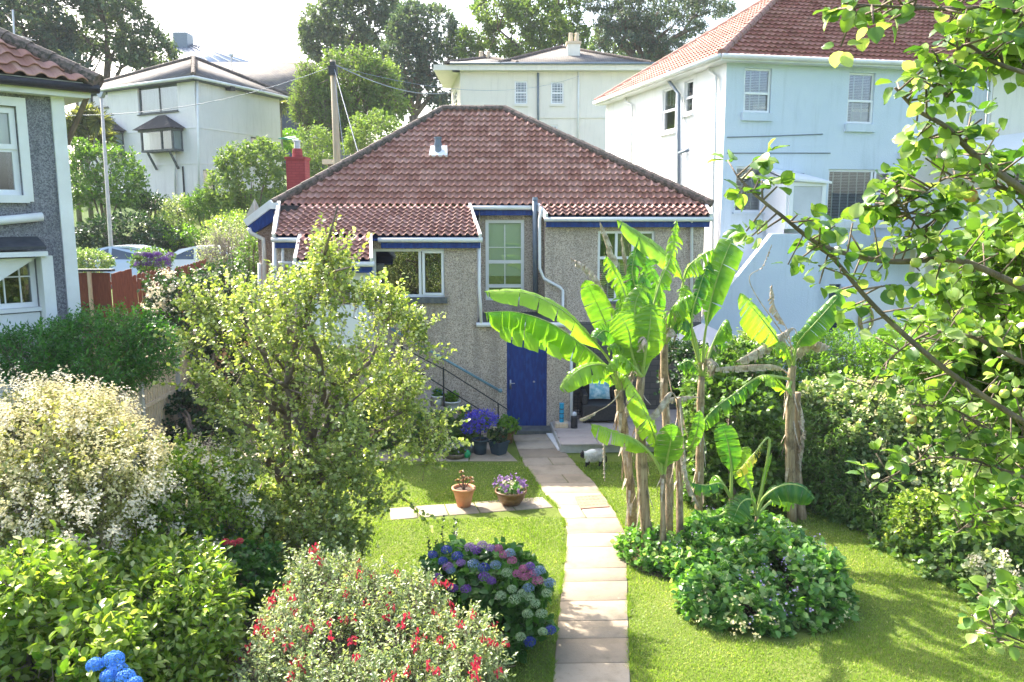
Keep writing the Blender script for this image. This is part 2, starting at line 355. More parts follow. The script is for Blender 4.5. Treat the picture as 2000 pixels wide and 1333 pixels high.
# garden path slabs
Lp = [(1000, 853), (1020, 905), (1062, 965), (1095, 1000), (1108, 1040), (1100, 1120), (1090, 1200), (1078, 1333), (1064, 1500)]
Rp = [(1073, 850), (1112, 896), (1160, 945), (1200, 1000), (1222, 1040), (1226, 1100), (1228, 1200), (1232, 1333), (1240, 1500)]
Ys = [852, 865, 880, 897, 912, 930, 947, 967, 990, 1016, 1046, 1072, 1114, 1140, 1178, 1217, 1252, 1300, 1360, 1430, 1500]
def ipl(L, y): return float(np.interp(y, [p[1] for p in L], [p[0] for p in L]))
def slabs(name, quads, mat, z, gap=.013, th=.035):
    v = []; f4 = []; r = []
    for q in quads:
        q = [Vector((a[0], a[1], 0)) for a in q]; c = sum(q, Vector())/4; n = len(v); rr = random.random(); dz = random.uniform(-.002, .002); tl = random.uniform(-.002, .002)
        q = [p+(c-p).normalized()*gap for p in q]; q2 = [p+(c-p).normalized()*.012 for p in q]
        for p in q: v.append((p.x, p.y, z-th))
        for k, p in enumerate(q): v.append((p.x, p.y, z-.006+dz+(tl if k < 2 else -tl)))
        for k, p in enumerate(q2): v.append((p.x, p.y, z+dz+(tl if k < 2 else -tl)))
        r += [rr]*12
        for b0 in (0, 4):
            for k in range(4): f4.append((n+b0+k, n+b0+(k+1) % 4, n+b0+4+(k+1) % 4, n+b0+4+k))
        f4.append((n+8, n+9, n+10, n+11))
    o = npmesh(name, np.array(v), [np.array(f4)], mat, r=r); o['kind'] = 'structure'; return o
qs = []
for a, b in zip(Ys[:-1], Ys[1:]):
    l0, r0, l1, r1 = G(ipl(Lp, a), a), G(ipl(Rp, a), a-2), G(ipl(Lp, b), b), G(ipl(Rp, b), b-2)
    if a in (897, 930, 990):
        k = .55 if a != 990 else .42
        m0 = l0.lerp(r0, k); m1 = l1.lerp(r1, k); qs += [(l1, m1, m0, l0), (m1, r1, r0, m0)]
    else: qs.append((l1, r1, r0, l0))
slabs('path', qs, M['slab'], .022)
qs = []
xa = [760, 812, 868, 925, 990, 1060]
for k in range(5):
    x0, x1 = xa[k], xa[k+1]; f = lambda x: (x-760)/300
    T0, T1 = G(x0, 995-23*f(x0)), G(x1, 995-23*f(x1)); B0, B1 = G(x0+2+20*f(x0), 1018-25*f(x0)), G(x1+2+20*f(x1), 1018-25*f(x1))
    qs.append((B0, B1, T1, T0))
slabs('cross_path', qs, M['slab'], .016)
qs = []
bx = [-7.1, -6.3, -5.5, -4.7, -3.9, -3.1, -2.35, -1.6, -.85, -.1]
for i in range(9):
    for (y0, y1) in ((15.55, 16.35), (16.35, 17.15)):
        xo = .22 if y0 < 16 and i == 8 else 0
        qs.append(((bx[i], y0), (bx[i+1]+xo, y0), (bx[i+1]-.02, y1), (bx[i], y1)))
slabs('terrace_paving', qs, M['slab'], .018)
# raised patio beside the door
pa = thing('raised_patio', 'raised patio of pinkish stone slabs with a low block edge, right of the blue door', 'patio', (2.8, 17.5, 0))
MB().prism([(.86, 18.0, 0), (.98, 16.12, 0), (4.3, 16.3, 0), (4.3, 19.1, 0), (1.36, 19.1, 0), (1.36, 18.0, 0)], (0, 0, .17)).build('patio_base', M['concrete'], pa)
qs = []
for j, (y0, y1) in enumerate(((16.1, 16.62), (16.62, 17.2), (17.2, 17.98), (18.0, 19.08))):
    e = [.98-(y0-16.1)*.063] + [1.75+.3*(j % 2), 2.55+.3*(j % 2), 3.4+.2*(j % 2), 4.32]
    if j == 3: e[0] = 1.38
    for i in range(4): qs.append(((e[i], y0), (e[i+1], y0), (e[i+1], y1), (e[i], y1)))
o = slabs('patio_slabs', qs, M['patio'], .205, th=.034); del o['kind']; o.parent = pa; o.location = -WL[pa.name]
ws = MB(); a, b_ = G(1076, 851), G(1101, 883); ws.prism([(a.x-.1, a.y, .0), (b_.x-.12, b_.y, .0), (b_.x+.03, b_.y-.02, .0), (a.x+.06, a.y, .0)], (0, 0, .05)); ws.build('edging_strip', M['white'], pa)
mh = thing('manhole_cover', 'rusty pinkish square drain cover set into the path slabs', 'drain cover', tuple(G(1152, 985, .02)))
mc = [G(1122, 974), G(1176, 970), G(1190, 994), G(1134, 998)]
MB().prism([(p.x, p.y, .024) for p in mc], (0, 0, .012)).build('cover_frame', pm('pink_stone_cover', (.3, .15, .1), (.36, .2, .14), 9, .85, bs=.5), mh)
g_ = MB()
for k in range(7):
    for j in range(4):
        f0 = (k+.5)/7.5; f1 = (j+.5)/4.5; p = mc[0].lerp(mc[1], f0).lerp(mc[3].lerp(mc[2], f0), f1); g_.box(p.x, p.x+.035, p.y, p.y+.03, .036, .040)
g_.build('tread_pattern', M['terracotta'], mh)

# ---------------------------------------------------------------- facades
class Fac:
    def __init__(s, A, B):
        s.A = Vector((A[0], A[1], 0)); B = Vector((B[0], B[1], 0)); s.L = (B-s.A).length; s.U = (B-s.A)/s.L; s.N = Vector((s.U.y, -s.U.x, 0))
    def pt(s, u, z, n=0): p = s.A+s.U*u+s.N*n; return Vector((p.x, p.y, z))
    def uv(s, px, py, n=0):
        d = ray(px, py); o = Vector((0, 0, CZ)); A = s.A+s.N*n; k = (A-o).dot(s.N)/d.dot(s.N); p = o+d*k; return (p-s.A).dot(s.U), p.z
    def rect(s, x0, y0, x1, y1, n=0):
        a, b, c, d = s.uv(x0, y0, n), s.uv(x1, y0, n), s.uv(x0, y1, n), s.uv(x1, y1, n)
        return ((a[0]+c[0])/2, (b[0]+d[0])/2, (c[1]+d[1])/2, (a[1]+b[1])/2)
    def bx(s, m, u0, u1, z0, z1, n0, n1): return m.obox(s.pt(u0, z0, n0), s.U*(u1-u0), s.N*(n1-n0), (0, 0, z1-z0))
    def wall(s, m, u0, u1, z0, z1, holes=(), dep=.14):
        us = sorted({u0, u1, *[min(max(h[i], u0), u1) for h in holes for i in (0, 1)]}); zs = sorted({z0, z1, *[min(max(h[i], z0), z1) for h in holes for i in (2, 3)]})
        for a, b in zip(us[:-1], us[1:]):
            for c, d in zip(zs[:-1], zs[1:]):
                mu, mz = (a+b)/2, (c+d)/2
                if any(h[0] < mu < h[1] and h[2] < mz < h[3] for h in holes): continue
                m.quad(s.pt(a, c), s.pt(b, c), s.pt(b, d), s.pt(a, d))
        for h in holes:
            a, b, c, d = h[:4]; q = s.pt
            m.quad(q(a, c), q(a, c, -dep), q(a, d, -dep), q(a, d)); m.quad(q(b, c), q(b, c, -dep), q(b, d, -dep), q(b, d))
            m.quad(q(a, c), q(b, c), q(b, c, -dep), q(a, c, -dep)); m.quad(q(a, d), q(b, d), q(b, d, -dep), q(a, d, -dep))
def win(fac, root, h, cols=(), rows=(), fw=.055, inset=.07, frame='upvc', sill='upvc', blind=None, back=True, bars=(), label=None, sillw=.1, sash=(), sillh=.05, arch=False):
    """window in hole h: frame > panes, sill, blind. cols/rows are fractions of full bars; bars are (u0,v0,u1,v1,w) thin glazing bars"""
    a, b, c, d = h; W, H = b-a, d-c; m = MB(); n0, n1 = -inset-.06, -inset
    e = .002
    fac.bx(m, a+e, b-e, d-fw, d-e, n0, n1); fac.bx(m, a+e, b-e, c+e, c+fw, n0, n1); fac.bx(m, a+e, a+fw, c+fw, d-fw, n0, n1); fac.bx(m, b-fw, b-e, c+fw, d-fw, n0, n1)
    for x in cols: fac.bx(m, a+x*W-fw*.5, a+x*W+fw*.5, c+fw, d-fw, n0+.003, n1-.003)
    for x in rows: fac.bx(m, a+fw, b-fw, c+x*H-fw*.5, c+x*H+fw*.5, n0+.005, n1+.006)
    for (x0, y0, x1, y1, tw) in bars:
        if x0 == x1: fac.bx(m, a+x0*W-tw/2, a+x0*W+tw/2, c+y0*H, c+y1*H, n0+.012, n1-.012)
        else: fac.bx(m, a+x0*W, a+x1*W, c+y0*H-tw/2, c+y0*H+tw/2, n0+.012, n1-.012)
    for (x0, y0, x1, y1) in sash:
        A_, B_, C_, D_ = a+x0*W, a+x1*W, c+y0*H, c+y1*H; s_ = fw*.9
        for q in ((A_, B_, D_-s_, D_), (A_, B_, C_, C_+s_), (A_, A_+s_, C_+s_, D_-s_), (B_-s_, B_, C_+s_, D_-s_)): fac.bx(m, *q, n1-.01, n1+.03)
    w_ = m.build('window', M[frame], root)
    if label: w_['label'] = label
    g = MB(); g.quad(fac.pt(a+.01, c+.01, n0+.03), fac.pt(b-.01, c+.01, n0+.03), fac.pt(b-.01, d-.01, n0+.03), fac.pt(a+.01, d-.01, n0+.03)); g.build('pane', M['glass'], w_)
    if sill:
        s_ = MB(); fac.bx(s_, a-.06, b+.06, c-sillh, c+.003, -inset, sillw); s_.build('sill', M[sill], w_)
    if blind:
        kind, y0, y1 = blind[:3]; bm_ = MB(); z0, z1 = c+y0*H, c+y1*H
        if kind == 'slats':
            k = z0
            while k < z1-.01:
                bm_.quad(fac.pt(a+.05, k, n0-.05), fac.pt(b-.05, k, n0-.05), fac.pt(b-.05, k+.018, n0-.085), fac.pt(a+.05, k+.018, n0-.085)); k += .045
            for q in range(1, 1+int(W/.3)):
                u = a+W*q/(1+int(W/.3)); fac.bx(bm_, u-.018, u+.018, z0, z1, n0-.05, n0-.046)
            bm_.build('blind', M['blind'], w_)
        else:
            fac.bx(bm_, a+.03, b-.03, z0, z1, n0-.1, n0-.08); bm_.build('blind' if kind == 'roller' else 'curtain', M['cream_blind' if kind == 'roller' else 'curtain'], w_)
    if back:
        r_ = MB(); fac.bx(r_, a-.15, b+.15, c-.2, d+.2, n0-1.25, n0-1.2); r_.build('dark_room_panel', M['dark_room'], w_)  # added near-black panel: the unlit room's darkness is in its colour
    return w_
def roofplane(name, pts, mat, parent, flip=False):
    p = [Vector(q) for q in pts]; U = (p[1]-p[0]).normalized(); n = U.cross(p[2]-p[0]).normalized(); V = n.cross(U)
    uv = [((q-p[0]).dot(U), (q-p[0]).dot(V)) for q in p]; k = len(p)
    v = [tuple(q) for q in p]+[tuple(q-n*.1) for q in p]; f = [np.arange(k)[None, :], np.arange(2*k-1, k-1, -1)[None, :]]
    f.append(np.array([(i, k+i, k+(i+1) % k, (i+1) % k) for i in range(k)]))
    return npmesh(name, np.array(v), f, mat, parent, uv=uv+uv)
def inpoly(u, v, poly):
    r = np.zeros(u.shape, bool); n = len(poly)
    for i in range(n):
        x1, y1 = poly[i]; x2, y2 = poly[(i+1) % n]
        c = ((y1 > v) != (y2 > v)) & (u < (x2-x1)*(v-y1)/((y2-y1) if y2 != y1 else 1e-9)+x1); r ^= c
    return r
def tiles(name, pts, mat, parent, pitch=.165, gauge=.3, su=8, hr=.05, st=.055, v0=0):
    """pts: 3D outline, first edge along the eave"""
    p = [Vector(q) for q in pts]; U = (p[1]-p[0]).normalized(); n = U.cross(p[2]-p[0]).normalized()
    if n.z < 0: n = -n
    V = n.cross(U); V = V if V.z > 0 else -V
    poly = [((q-p[0]).dot(U), (q-p[0]).dot(V)) for q in p]
    um, uM = min(a for a, b in poly), max(a for a, b in poly); vm, vM = min(b for a, b in poly), max(b for a, b in poly)
    us = np.arange(math.floor(um/pitch)*pitch, uM+pitch, pitch/su); k = np.arange(int(math.floor(vm/gauge)), int(vM/gauge)+1)
    vv = np.stack([k*gauge, k*gauge, k*gauge+.004, (k+1)*gauge+.07], 1).ravel(); hh = np.tile([st-.022, st-.004, st, -.004], len(k))
    UU, VV = np.meshgrid(us, vv); ph = (UU/pitch) % 1.0
    roll = hr*np.where(ph < .62, np.sin(np.pi*ph/.62)**.8, 0)
    ti = np.floor(UU/(pitch*2)+.001); ki = np.repeat(k, 4)[:, None]*np.ones_like(UU)
    jit = (np.abs(np.sin(ti*12.9898+ki*78.233)*43758.5453) % 1-.5)*.004
    Hh = roll+hh[:, None]+jit*(hh[:, None] > 0)
    UV = np.stack([UU, VV], -1)
    co = np.array(p[0])+UU[..., None]*np.array(U)+VV[..., None]*np.array(V)+Hh[..., None]*np.array(n)
    nu, nv = len(us), len(vv); ix = np.arange(nu*nv).reshape(nv, nu)
    f = np.stack([ix[:-1, :-1], ix[:-1, 1:], ix[1:, 1:], ix[1:, :-1]], -1).reshape(-1, 4)
    cu = (UU[:-1, :-1]+UU[1:, 1:]).ravel()/2; vm_ = np.repeat(k*gauge+gauge/2, 4)[:, None]*np.ones_like(VV); cv = np.where(np.abs(VV[:-1, :-1]-VV[1:, 1:]).ravel() > .1, (VV[:-1, :-1]+VV[1:, 1:]).ravel()/2, vm_[1:, 1:].ravel())
    f = f[inpoly(cu, cv, poly)]; used, inv = np.unique(f, return_inverse=True)
    tuv = np.stack([UU, ki*gauge+.1], -1).reshape(-1, 2)
    return npmesh(name, co.reshape(-1, 3)[used], [inv.reshape(-1, 4)], mat, parent, uv=tuv[used])
def gutter(m, a, b, r=.055):
    m.tube([a, b], r, 8)
def ridge(name, path, mat, parent, r=.11, seg=.42):
    """ridge tiles: overlapping half-round caps along a path"""
    m = MB()
    for a, b in zip(path[:-1], path[1:]):
        a, b = Vector(a), Vector(b); L = (b-a).length; k = max(1, int(L/seg)); d = (b-a)/k
        for i in range(k):
            p = a+d*i; j = Vector((random.uniform(-.008, .008),)*3); m.tube([p+j, p+d*1.04+j], [r*1.0, r*.88], 10)
    return m.build(name, mat, parent, smooth=False)

# ---------------------------------------------------------------- the cottage
ct = thing('pebbledash_cottage', 'pebbledash cottage with brown tiled hipped roof, blue fascias and a blue garden door', 'cottage', (-.5, 19, 0))
YL, YR, YM, YP = 18.0, 19.85, 19.15, 16.9
def xz(px, py, Y): p = P(px, py, Y); return p.x, p.z
fL = Fac((-5.15, YL), (5, YL)); off = 5.15
m = MB(); xl, zt = xz(540, 475, YL); zL = P(800, 472, YL).z
wL = fL.rect(728, 487, 868, 582); xr = P(932, 560, YL).x; x_door_end = P(1115, 760, YL).x
dr = fL.rect(990, 665, 1068, 839); ledge = P(980, 634, YL).z
fL.wall(m, 0, xr+off, ledge, zL, [wL]); fL.wall(m, 0, x_door_end+off, 0, ledge, [dr], .1)
# side faces
m.quad((xr, YL, ledge), (xr, YR, ledge), (xr, YR, 5.0), (xr, YL, zL)); m.quad((x_door_end, YL, 0), (x_door_end, YM, 0), (x_door_end, YM, ledge), (x_door_end, YL, ledge))
m.quad((-5.15, YL, 0), (-5.15, 26, 0), (-5.15, 26, 4.9), (-5.15, 19.6, 4.9), (-5.15, YL, zL))
fR = Fac((xr, YR), (2, YR)); xm = P(1064, 560, YM).x
wR = fR.rect(948, 430, 1024, 588); wR = (wR[0]+0, wR[1], wR[2], wR[3])
fR.wall(m, 0, xm-xr, ledge-.1, 4.98, [wR])
m.quad((xm, YM, ledge), (xm, YR, ledge), (xm, YR, 4.98), (xm, YM, 4.7))
fM = Fac((xm, YM), (6, YM)); xe = P(1372, 560, YM).x
wM = fM.rect(1167, 452, 1278, 590)
fM.wall(m, 0, xe-xm, 2.3, 4.72, [wM])
m.quad((xe, YM, 0), (xe, 26, 0), (xe, 26, 4.9), (xe, YM, 4.72)); m.quad((-5.15, 26, 0), (xe, 26, 0), (xe, 26, 4.9), (-5.15, 26, 4.9))
m.build('wall', M['pebble'], ct)
MB().quad((x_door_end, YM-.002, 0), (xe, YM-.002, 0), (xe, YM-.002, 2.3), (x_door_end, YM-.002, 2.3)).build('base_wall', M['rubble'], ct)
# ledge roof under the tall window
lr = MB(); lr.box(xr+.0, xm+.35, YL-.06, YR-.002, ledge-.01, ledge+.05); lr.build('ledge_roof', M['lead'], ct)
lg = MB(); zz = ledge+.0; lg.tube([(xr-.02, YL-.1, zz), (xm+.4, YL-.1, zz)], .05, 8); lg.build('ledge_gutter', M['white'], ct)
MB().box(xm, xm+.35, YL-.05, YM-.004, ledge-.005, ledge+.04).build('ledge_flashing', M['lead'], ct)
# roof
rL, rR = P(865, 215, 22.8), P(985, 217, 22.8); rL.z = rR.z = (rL.z+rR.z)/2
hL, hR = P(537, 396, 19.5), P(1386, 396, 19.5); zk = 5.0; kz = 19.6
kL, kR = Vector((hL.x, kz, zk)), Vector((hR.x, kz, zk))
rf = tiles('roof', [kL, kR, rR, rL], M['tiles'], ct, gauge=.235)
def shallow(px0k, px1k, px0e, px1e, pye, Ye):
    a, b = P(px0e, pye, Ye), P(px1e, pye, Ye); z = (a.z+b.z)/2
    return [Vector((a.x, Ye, z)), Vector((b.x, Ye, z)), Vector((P(px1k, 400, kz).x, kz, zk)), Vector((P(px0k, 400, kz).x, kz, zk))]
sA = shallow(541, 917, 535, 938, 464, 17.78); sB = shallow(1050, 1378, 1067, 1388, 424, 18.9)
rfs = [tiles('roof', sA, M['tiles'], ct, gauge=.235), tiles('roof', sB, M['tiles'], ct, gauge=.235)]
zE = sA[0].z; pe0, pe1 = P(577, 511, 16.6), P(726, 511, 16.6)
sP = [Vector((pe0.x, 16.6, pe0.z)), Vector((pe1.x, 16.6, pe0.z)), Vector((P(724, 464, 17.78).x, 17.78, zE)), Vector((P(586, 464, 17.78).x, 17.78, zE))]
tiles('roof', sP, M['tiles'], ct, gauge=.235, v0=0)
for k, q in enumerate((sA, sB, sP)):      # boarding under the tiles
    MB().prism([p-Vector((0, 0, .05)) for p in q], (0, 0, -.03)).build('roof_boarding', M['blue'], ct)
MB().prism([Vector((sA[2].x, kz, zk-.06)), Vector((sB[3].x, kz, zk-.06)), Vector((sB[3].x, kz+.4, zk+.2)), Vector((sA[2].x, kz+.4, zk+.2))], (0, 0, -.03)).build('roof_boarding', M['blue'], ct)
bE = 26.3; bL, bR = Vector((kL.x, bE, zk)), Vector((kR.x, bE, zk))
roofplane('rear_roof', [bR, bL, rL, rR], M['slate_dark'], ct)
roofplane('side_roof', [bL, kL, rL], M['slate_dark'], ct); roofplane('side_roof', [kR, bR, rR], M['slate_dark'], ct)
up = Vector((0, 0, .03))
ridge('ridge_tiles', [kL+Vector((-.04, -.1, .06)), rL+up, rR+up, kR+Vector((.04, -.1, .06))], M['ridge'], ct)
# fascias, gutters, verges
fs = MB(); gt = MB(); vg = MB()
def eave(a, b, Yf, z, wy):
    fs.box(a, b, Yf+.05, Yf+.08, z-.24, z-.05); fs.box(a, b, Yf+.08, wy, z-.24, z-.22); gutter(gt, (a-.05, Yf-.01, z-.06), (b+.05, Yf-.01, z-.06))
eave(sP[1].x, sA[1].x, 17.78, zE, YL); eave(sA[0].x, sP[0].x+.1, 17.78, zE, YL); eave(sB[0].x, sB[1].x, 18.9, sB[0].z, YM); eave(sP[0].x, sP[1].x, 16.6, sP[0].z, YP)
eave(sA[2].x-.02, sB[3].x, kz-.02, zk+.02, YR)
for a, b in ((sA[0], sA[3]), (sA[1], sA[2]), (sB[0], sB[3]), (sB[1], sB[2]), (sP[0], sP[3]), (sP[1], sP[2])): vg.bar(a+Vector((0, -.04, 0)), b+Vector((0, 0, .0)), .06, .15)
fs.build('fascia', M['blue'], ct); gt.build('gutter', M['white'], ct, smooth=True); vg.build('verge_board', M['white'], ct)
# windows and door
win(fL, ct, wL, cols=(.655,), fw=.06, sash=((.69, .04, .99, .96),), sill='stone_sill', sillh=.12, blind=('curtain', .02, .98) if 0 else None, label='white two-light casement window of the cottage')
win(fR, ct, wR, rows=(.18, .48), fw=.08, bars=((.5, .2, .5, .94, .022), (.06, .66, .94, .66, .02)), blind=('roller', .3, .97), sill=None, label='tall white sash window above the blue door')
win(fM, ct, wM, cols=(.33, .62), rows=(.62,), fw=.06, sill='stone_sill', blind=('slats', .0, .55), label='wide white window behind the banana plants')
d = MB(); fL.bx(d, dr[0]+.02, dr[1]-.02, dr[2]+.01, dr[3]-.02, -.08, -.04); dd = d.build('door', M['blue'], ct, bevel=.004); dd['label'] = 'plain blue door at garden level'
d = MB(); W_ = dr[1]-dr[0]
for k in range(1, 9): fL.bx(d, dr[0]+W_*k/9-.003, dr[0]+W_*k/9+.003, dr[2]+.05, dr[3]-.05, -.041, -.037)
d.build('board_groove', pm('dark_blue_groove', (.004, .02, .14), rough=.6, bs=0), dd)
hnd = MB(); u, z = fL.uv(997, 752); fL.bx(hnd, u-.02, u+.02, z-.11, z+.1, -.04, -.03); hnd.tube([fL.pt(u, z+.03, -.03), fL.pt(u, z+.03, .02), fL.pt(u+.1, z+.03, .02)], .01, 6); hnd.build('handle', M['steel'], dd, smooth=True)
kn = MB(); u, z = fL.uv(1043, 747); kn.lathe(fL.pt(u, z, -.03), [(.0, -.02), (.02, -.015), (.025, 0), (.02, .015), (0, .02)], 10); kn.build('knob', M['steel'], dd, smooth=True)
d = MB(); fL.bx(d, dr[0]-.0, dr[0]+.022, dr[2], dr[3], -.1, -.01); fL.bx(d, dr[1]-.022, dr[1], dr[2], dr[3], -.1, -.01); fL.bx(d, dr[0]+.022, dr[1]-.022, dr[3]-.02, dr[3], -.1, -.01); d.build('door_frame', M['blue'], ct)
d = MB(); d.box(-.16, .86, 17.55, 17.998, 0, .09); d.build('doorstep', M['stone_sill'], ct, bevel=.01)
lamp = MB(); u, z = fL.uv(1029, 657); lamp.lathe(fL.pt(u, z, .06), [(.0, -.09), (.05, -.08), (.065, -.03), (.06, .02), (.03, .05), (0, .055)], 14); fL.bx(lamp, u-.05, u+.05, z+.01, z+.05, 0, .05); lamp.build('outside_light', M['upvc'], ct, smooth=True)
# pipes
pp = MB(); q = lambda px, py, Y: P(px, py, Y)
pp.tube([q(1045, 392, 19.5), q(1046, 600, 19.74)], .065, 10); pp.build('soil_pipe', M['grey_pipe'], ct, smooth=True)
pp = MB(); pp.tube([q(1045, 392, 19.5)+Vector((0, 0, .0)), q(1045, 386, 19.5)], [.075, .06], 10); pp.tube([q(1046, 430, 19.6), q(1046, 436, 19.6)], .078, 10); pp.build('soil_pipe_collar', M['grey_pipe'], ct)
pp = MB(); pp.tube([q(1058, 405, 19.1), q(1054, 430, 19.08), q(1054, 525, 19.08), q(1062, 545, 19.06), q(1093, 562, 19.05), q(1099, 568, 19.05), q(1099, 640, 19.05), q(1116, 655, 17.9), q(1116, 850, 17.92)], .036, 8); pp.build('downpipe', M['white'], ct, smooth=True)
pp = MB(); pp.tube([q(936, 470, 17.9), q(936, 560, 17.9), q(940, 632, 17.9)], .036, 8); pp.build('downpipe', M['white'], ct, smooth=True)
pp = MB(); pp.tube([q(1351, 432, 18.95), q(1351, 445, 19.08), q(1350, 660, 19.1)], .036, 8); pp.build('downpipe', M['white'], ct, smooth=True)
for (xa_, ya_, xb_, yb_, Y_) in ((552, 470, 553, 560, 17.9), (567, 514, 567, 590, 17.9), (544, 514, 590, 514, 17.88)):
    pp = MB(); pp.tube([q(xa_, ya_, Y_), q(xb_, yb_, Y_)], .034, 8); pp.build('downpipe', M['white'], ct, smooth=True)
# glazed porch at the top of the stairs
x0, x1 = P(588, 560, YP).x, P(716, 560, YP).x; zp = sP[0].z-.2; fP = Fac((x0, YP), (x1, YP)); Wp = x1-x0
pm_ = MB(); hz = 2.95
for (a, b) in ((0, .32), (Wp-.34, Wp)): fP.bx(pm_, a, b, 2.1, zp, -.08, 0)
fP.bx(pm_, .32, Wp-.34, 2.1, hz, -.08, 0); fP.bx(pm_, .32, Wp-.34, zp-.1, zp, -.08, 0)
for k in (0, 1): pm_.box(x1-.06 if k else x0, x1 if k else x0+.06, YP+.001, YL-.002, 2.1, 2.95)
for k in (0, 1): pm_.box(x1-.06 if k else x0, x1 if k else x0+.06, YP+.001, YL-.002, zp-.1, zp)
pm_.box(x1-.06, x1, YP+.5, YP+.58, 2.95, zp-.1); po = pm_.build('porch', M['upvc'], ct)
g = MB(); g.quad((x0+.3, YP+.04, hz), (x1-.3, YP+.04, hz), (x1-.3, YP+.04, zp-.1), (x0+.3, YP+.04, zp-.1)); g.quad((x1-.03, YP+.03, 2.95), (x1-.03, YL-.01, 2.95), (x1-.03, YL-.01, zp-.1), (x1-.03, YP+.03, zp-.1)); g.build('porch_glass', M['glass'], po)
pb = MB(); pb.box(x0, x1, YP+.02, YL-.002, 0, 2.09); pb.build('porch_base', M['pebble'], ct)
# outside stairs
stn = MB(); n_ = 12
for k in range(n_):
    xs0 = -.55-.3*(k+1); stn.box(xs0, xs0+.3, 17.15, YL-.004, 0, .18*(k+1))
st_ = stn.build('outside_steps', M['pebble'], ct); st_['label'] = 'flight of pebbledash garden steps rising left from the blue door'
rl = MB(); rl.tube([q(764, 643, 17.85), q(976, 764, 17.85)], .028, 10); rl.lathe(q(977, 764, 17.85), [(0, -.05), (.045, -.03), (.045, .03), (0, .05)], 10); rl.build('wall_handrail', M['rail'], ct, smooth=True)
rl = MB()
for (a, b) in (((868, 722), (992, 801)), ((770, 672), (870, 724)), ((775, 700), (992, 835))): rl.bar(q(*a, 17.2), q(*b, 17.2), .022)
for (x, y, zb) in ((866, 718, .45), (973, 788, .17), (785, 668, 1.3)): t_ = q(x, y, 17.2); rl.bar(t_, (t_.x, 17.2, zb), .032)
rl.build('railing', M['black'], ct)
# chimney and roof vent
cm = MB(); a, b = P(558, 312, 23.6), P(595, 312, 23.6); cm.box(a.x, b.x, 23.6, 24.15, 3.5, a.z); cm.build('chimney', M['brick_red'], ct); ch = bpy.data.objects[C.objects[-1].name]
cc = MB(); cc.box(a.x-.03, b.x+.03, 23.57, 24.18, a.z, a.z+.07); cc.lathe(((a.x+b.x)/2, 23.87, a.z+.07), [(.15, 0), (.14, .2), (.13, .24), (0, .24)], 14); cc.build('chimney_pot', M['brick_red'], ch)
cc = MB(); cc.lathe(((a.x+b.x)/2, 23.87, a.z+.3), [(.09, 0), (.09, .2), (.12, .2), (.12, .24), (0, .26)], 12); cc.build('cowl', M['steel'], ch)
vt = P(856, 300, 21.25); m = MB(); kz2 = zk+(21.2-kz)*(rL.z-zk)/(22.8-kz)
m.lathe((vt.x, 21.2, kz2-.02), [(.09, 0), (.085, .25), (.1, .25), (.1, .3), (.085, .3), (.085, .42), (.1, .42), (.1, .46), (0, .47)], 14); m.build('roof_vent', M['grey_pipe'], ct, smooth=False)
m = MB(); m.prism([(vt.x-.22, 21.05, kz2-.06), (vt.x+.25, 21.05, kz2-.06), (vt.x+.22, 21.35, kz2+.2), (vt.x-.2, 21.35, kz2+.2)], (0, -.02, .04)); m.build('vent_flashing', M['white'], ct)
# side porch gable on the left
gx0, gx1 = P(505, 500, 19.3).x, P(541, 500, 19.3).x; sg = MB(); gz = P(505, 447, 19.3).z
sg.prism([(gx0, 19.3, 0), (gx1, 19.3, 0), (gx1, 19.3, gz+.45), (gx0, 19.3, gz)], (0, 2, 0)); sw = sg.build('side_wall', M['pebble_pink'], ct)
a, b, c_ = P(482, 441, 19.05), P(533, 402, 19.05), P(540, 424, 19.05)
MB().prism([a+Vector((0, .01, 0)), b+Vector((0, .01, -.02)), P(540, 410, 19.06), P(541, 428, 19.06), P(523, 440, 19.06), P(492, 458, 19.06)], (0, .2, 0)).build('bargeboard', M['blue'], ct)
m = MB(); m.bar(a+Vector((-.02, 0, .05)), b+Vector((0, 0, .06)), .12, .16); m.bar(P(527, 403, 19.0), P(545, 403, 19.0), .14, .14); m.bar(P(545, 398, 19.1), P(535, 463, 17.8), .07, .12); m.build('verge_board', M['white'], ct)
m = MB(); m.tube([P(486, 447, 19.0), P(490, 456, 19.05), P(514, 468, 19.1), P(516, 490, 19.15), P(517, 640, 19.2)], .05, 8); m.tube([P(507, 515, 19.2), P(508, 640, 19.22)], .045, 8); m.tube([P(537, 470, 18.1), P(540, 640, 18.1)], .06, 8); m.build('downpipe', M['white'], ct, smooth=True)
m = MB(); m.prism([(x, 19.1, z) for x, z in ((a.x, a.z), (b.x, b.z), (b.x+.5, b.z), (b.x+.5, b.z-.08), (a.x, a.z-.08))], (0, 2.2, 0)); m.build('side_porch_roof', M['slate_dark'], ct)
# ---------------------------------------------------------------- big white house, right
wh = thing('tall_white_semi', 'tall white house, blue shade put into its rear wall colour, and orange-red tiled hipped roof', 'house', (10, 25, 0))
cA = P(1420, 114, 24.0); zg = cA.z; Fc = Vector((cA.x, 24.0)); bk = P(1186, 200, 33); bk = Vector((bk.x, 33.0)); fr_ = P(1850, 130, 25.45); fr_ = Vector((fr_.x, 25.45))
U2 = (fr_-Fc).normalized(); W2 = Vector((-U2.y, U2.x)); W2 = (bk-Fc).normalized()
fF = Fac(Fc, fr_); fS = Fac(bk, Fc); usplit = fF.uv(1792, 300)[0]
H = {}
H['ul'] = fF.rect(1453, 134, 1506, 222); H['ur'] = fF.rect(1656, 143, 1707, 244); H['bl'] = fF.rect(1436, 326, 1491, 415); H['br'] = fF.rect(1616, 332, 1740, 433)
H['dr'] = fF.rect(1617, 556, 1640, 650)
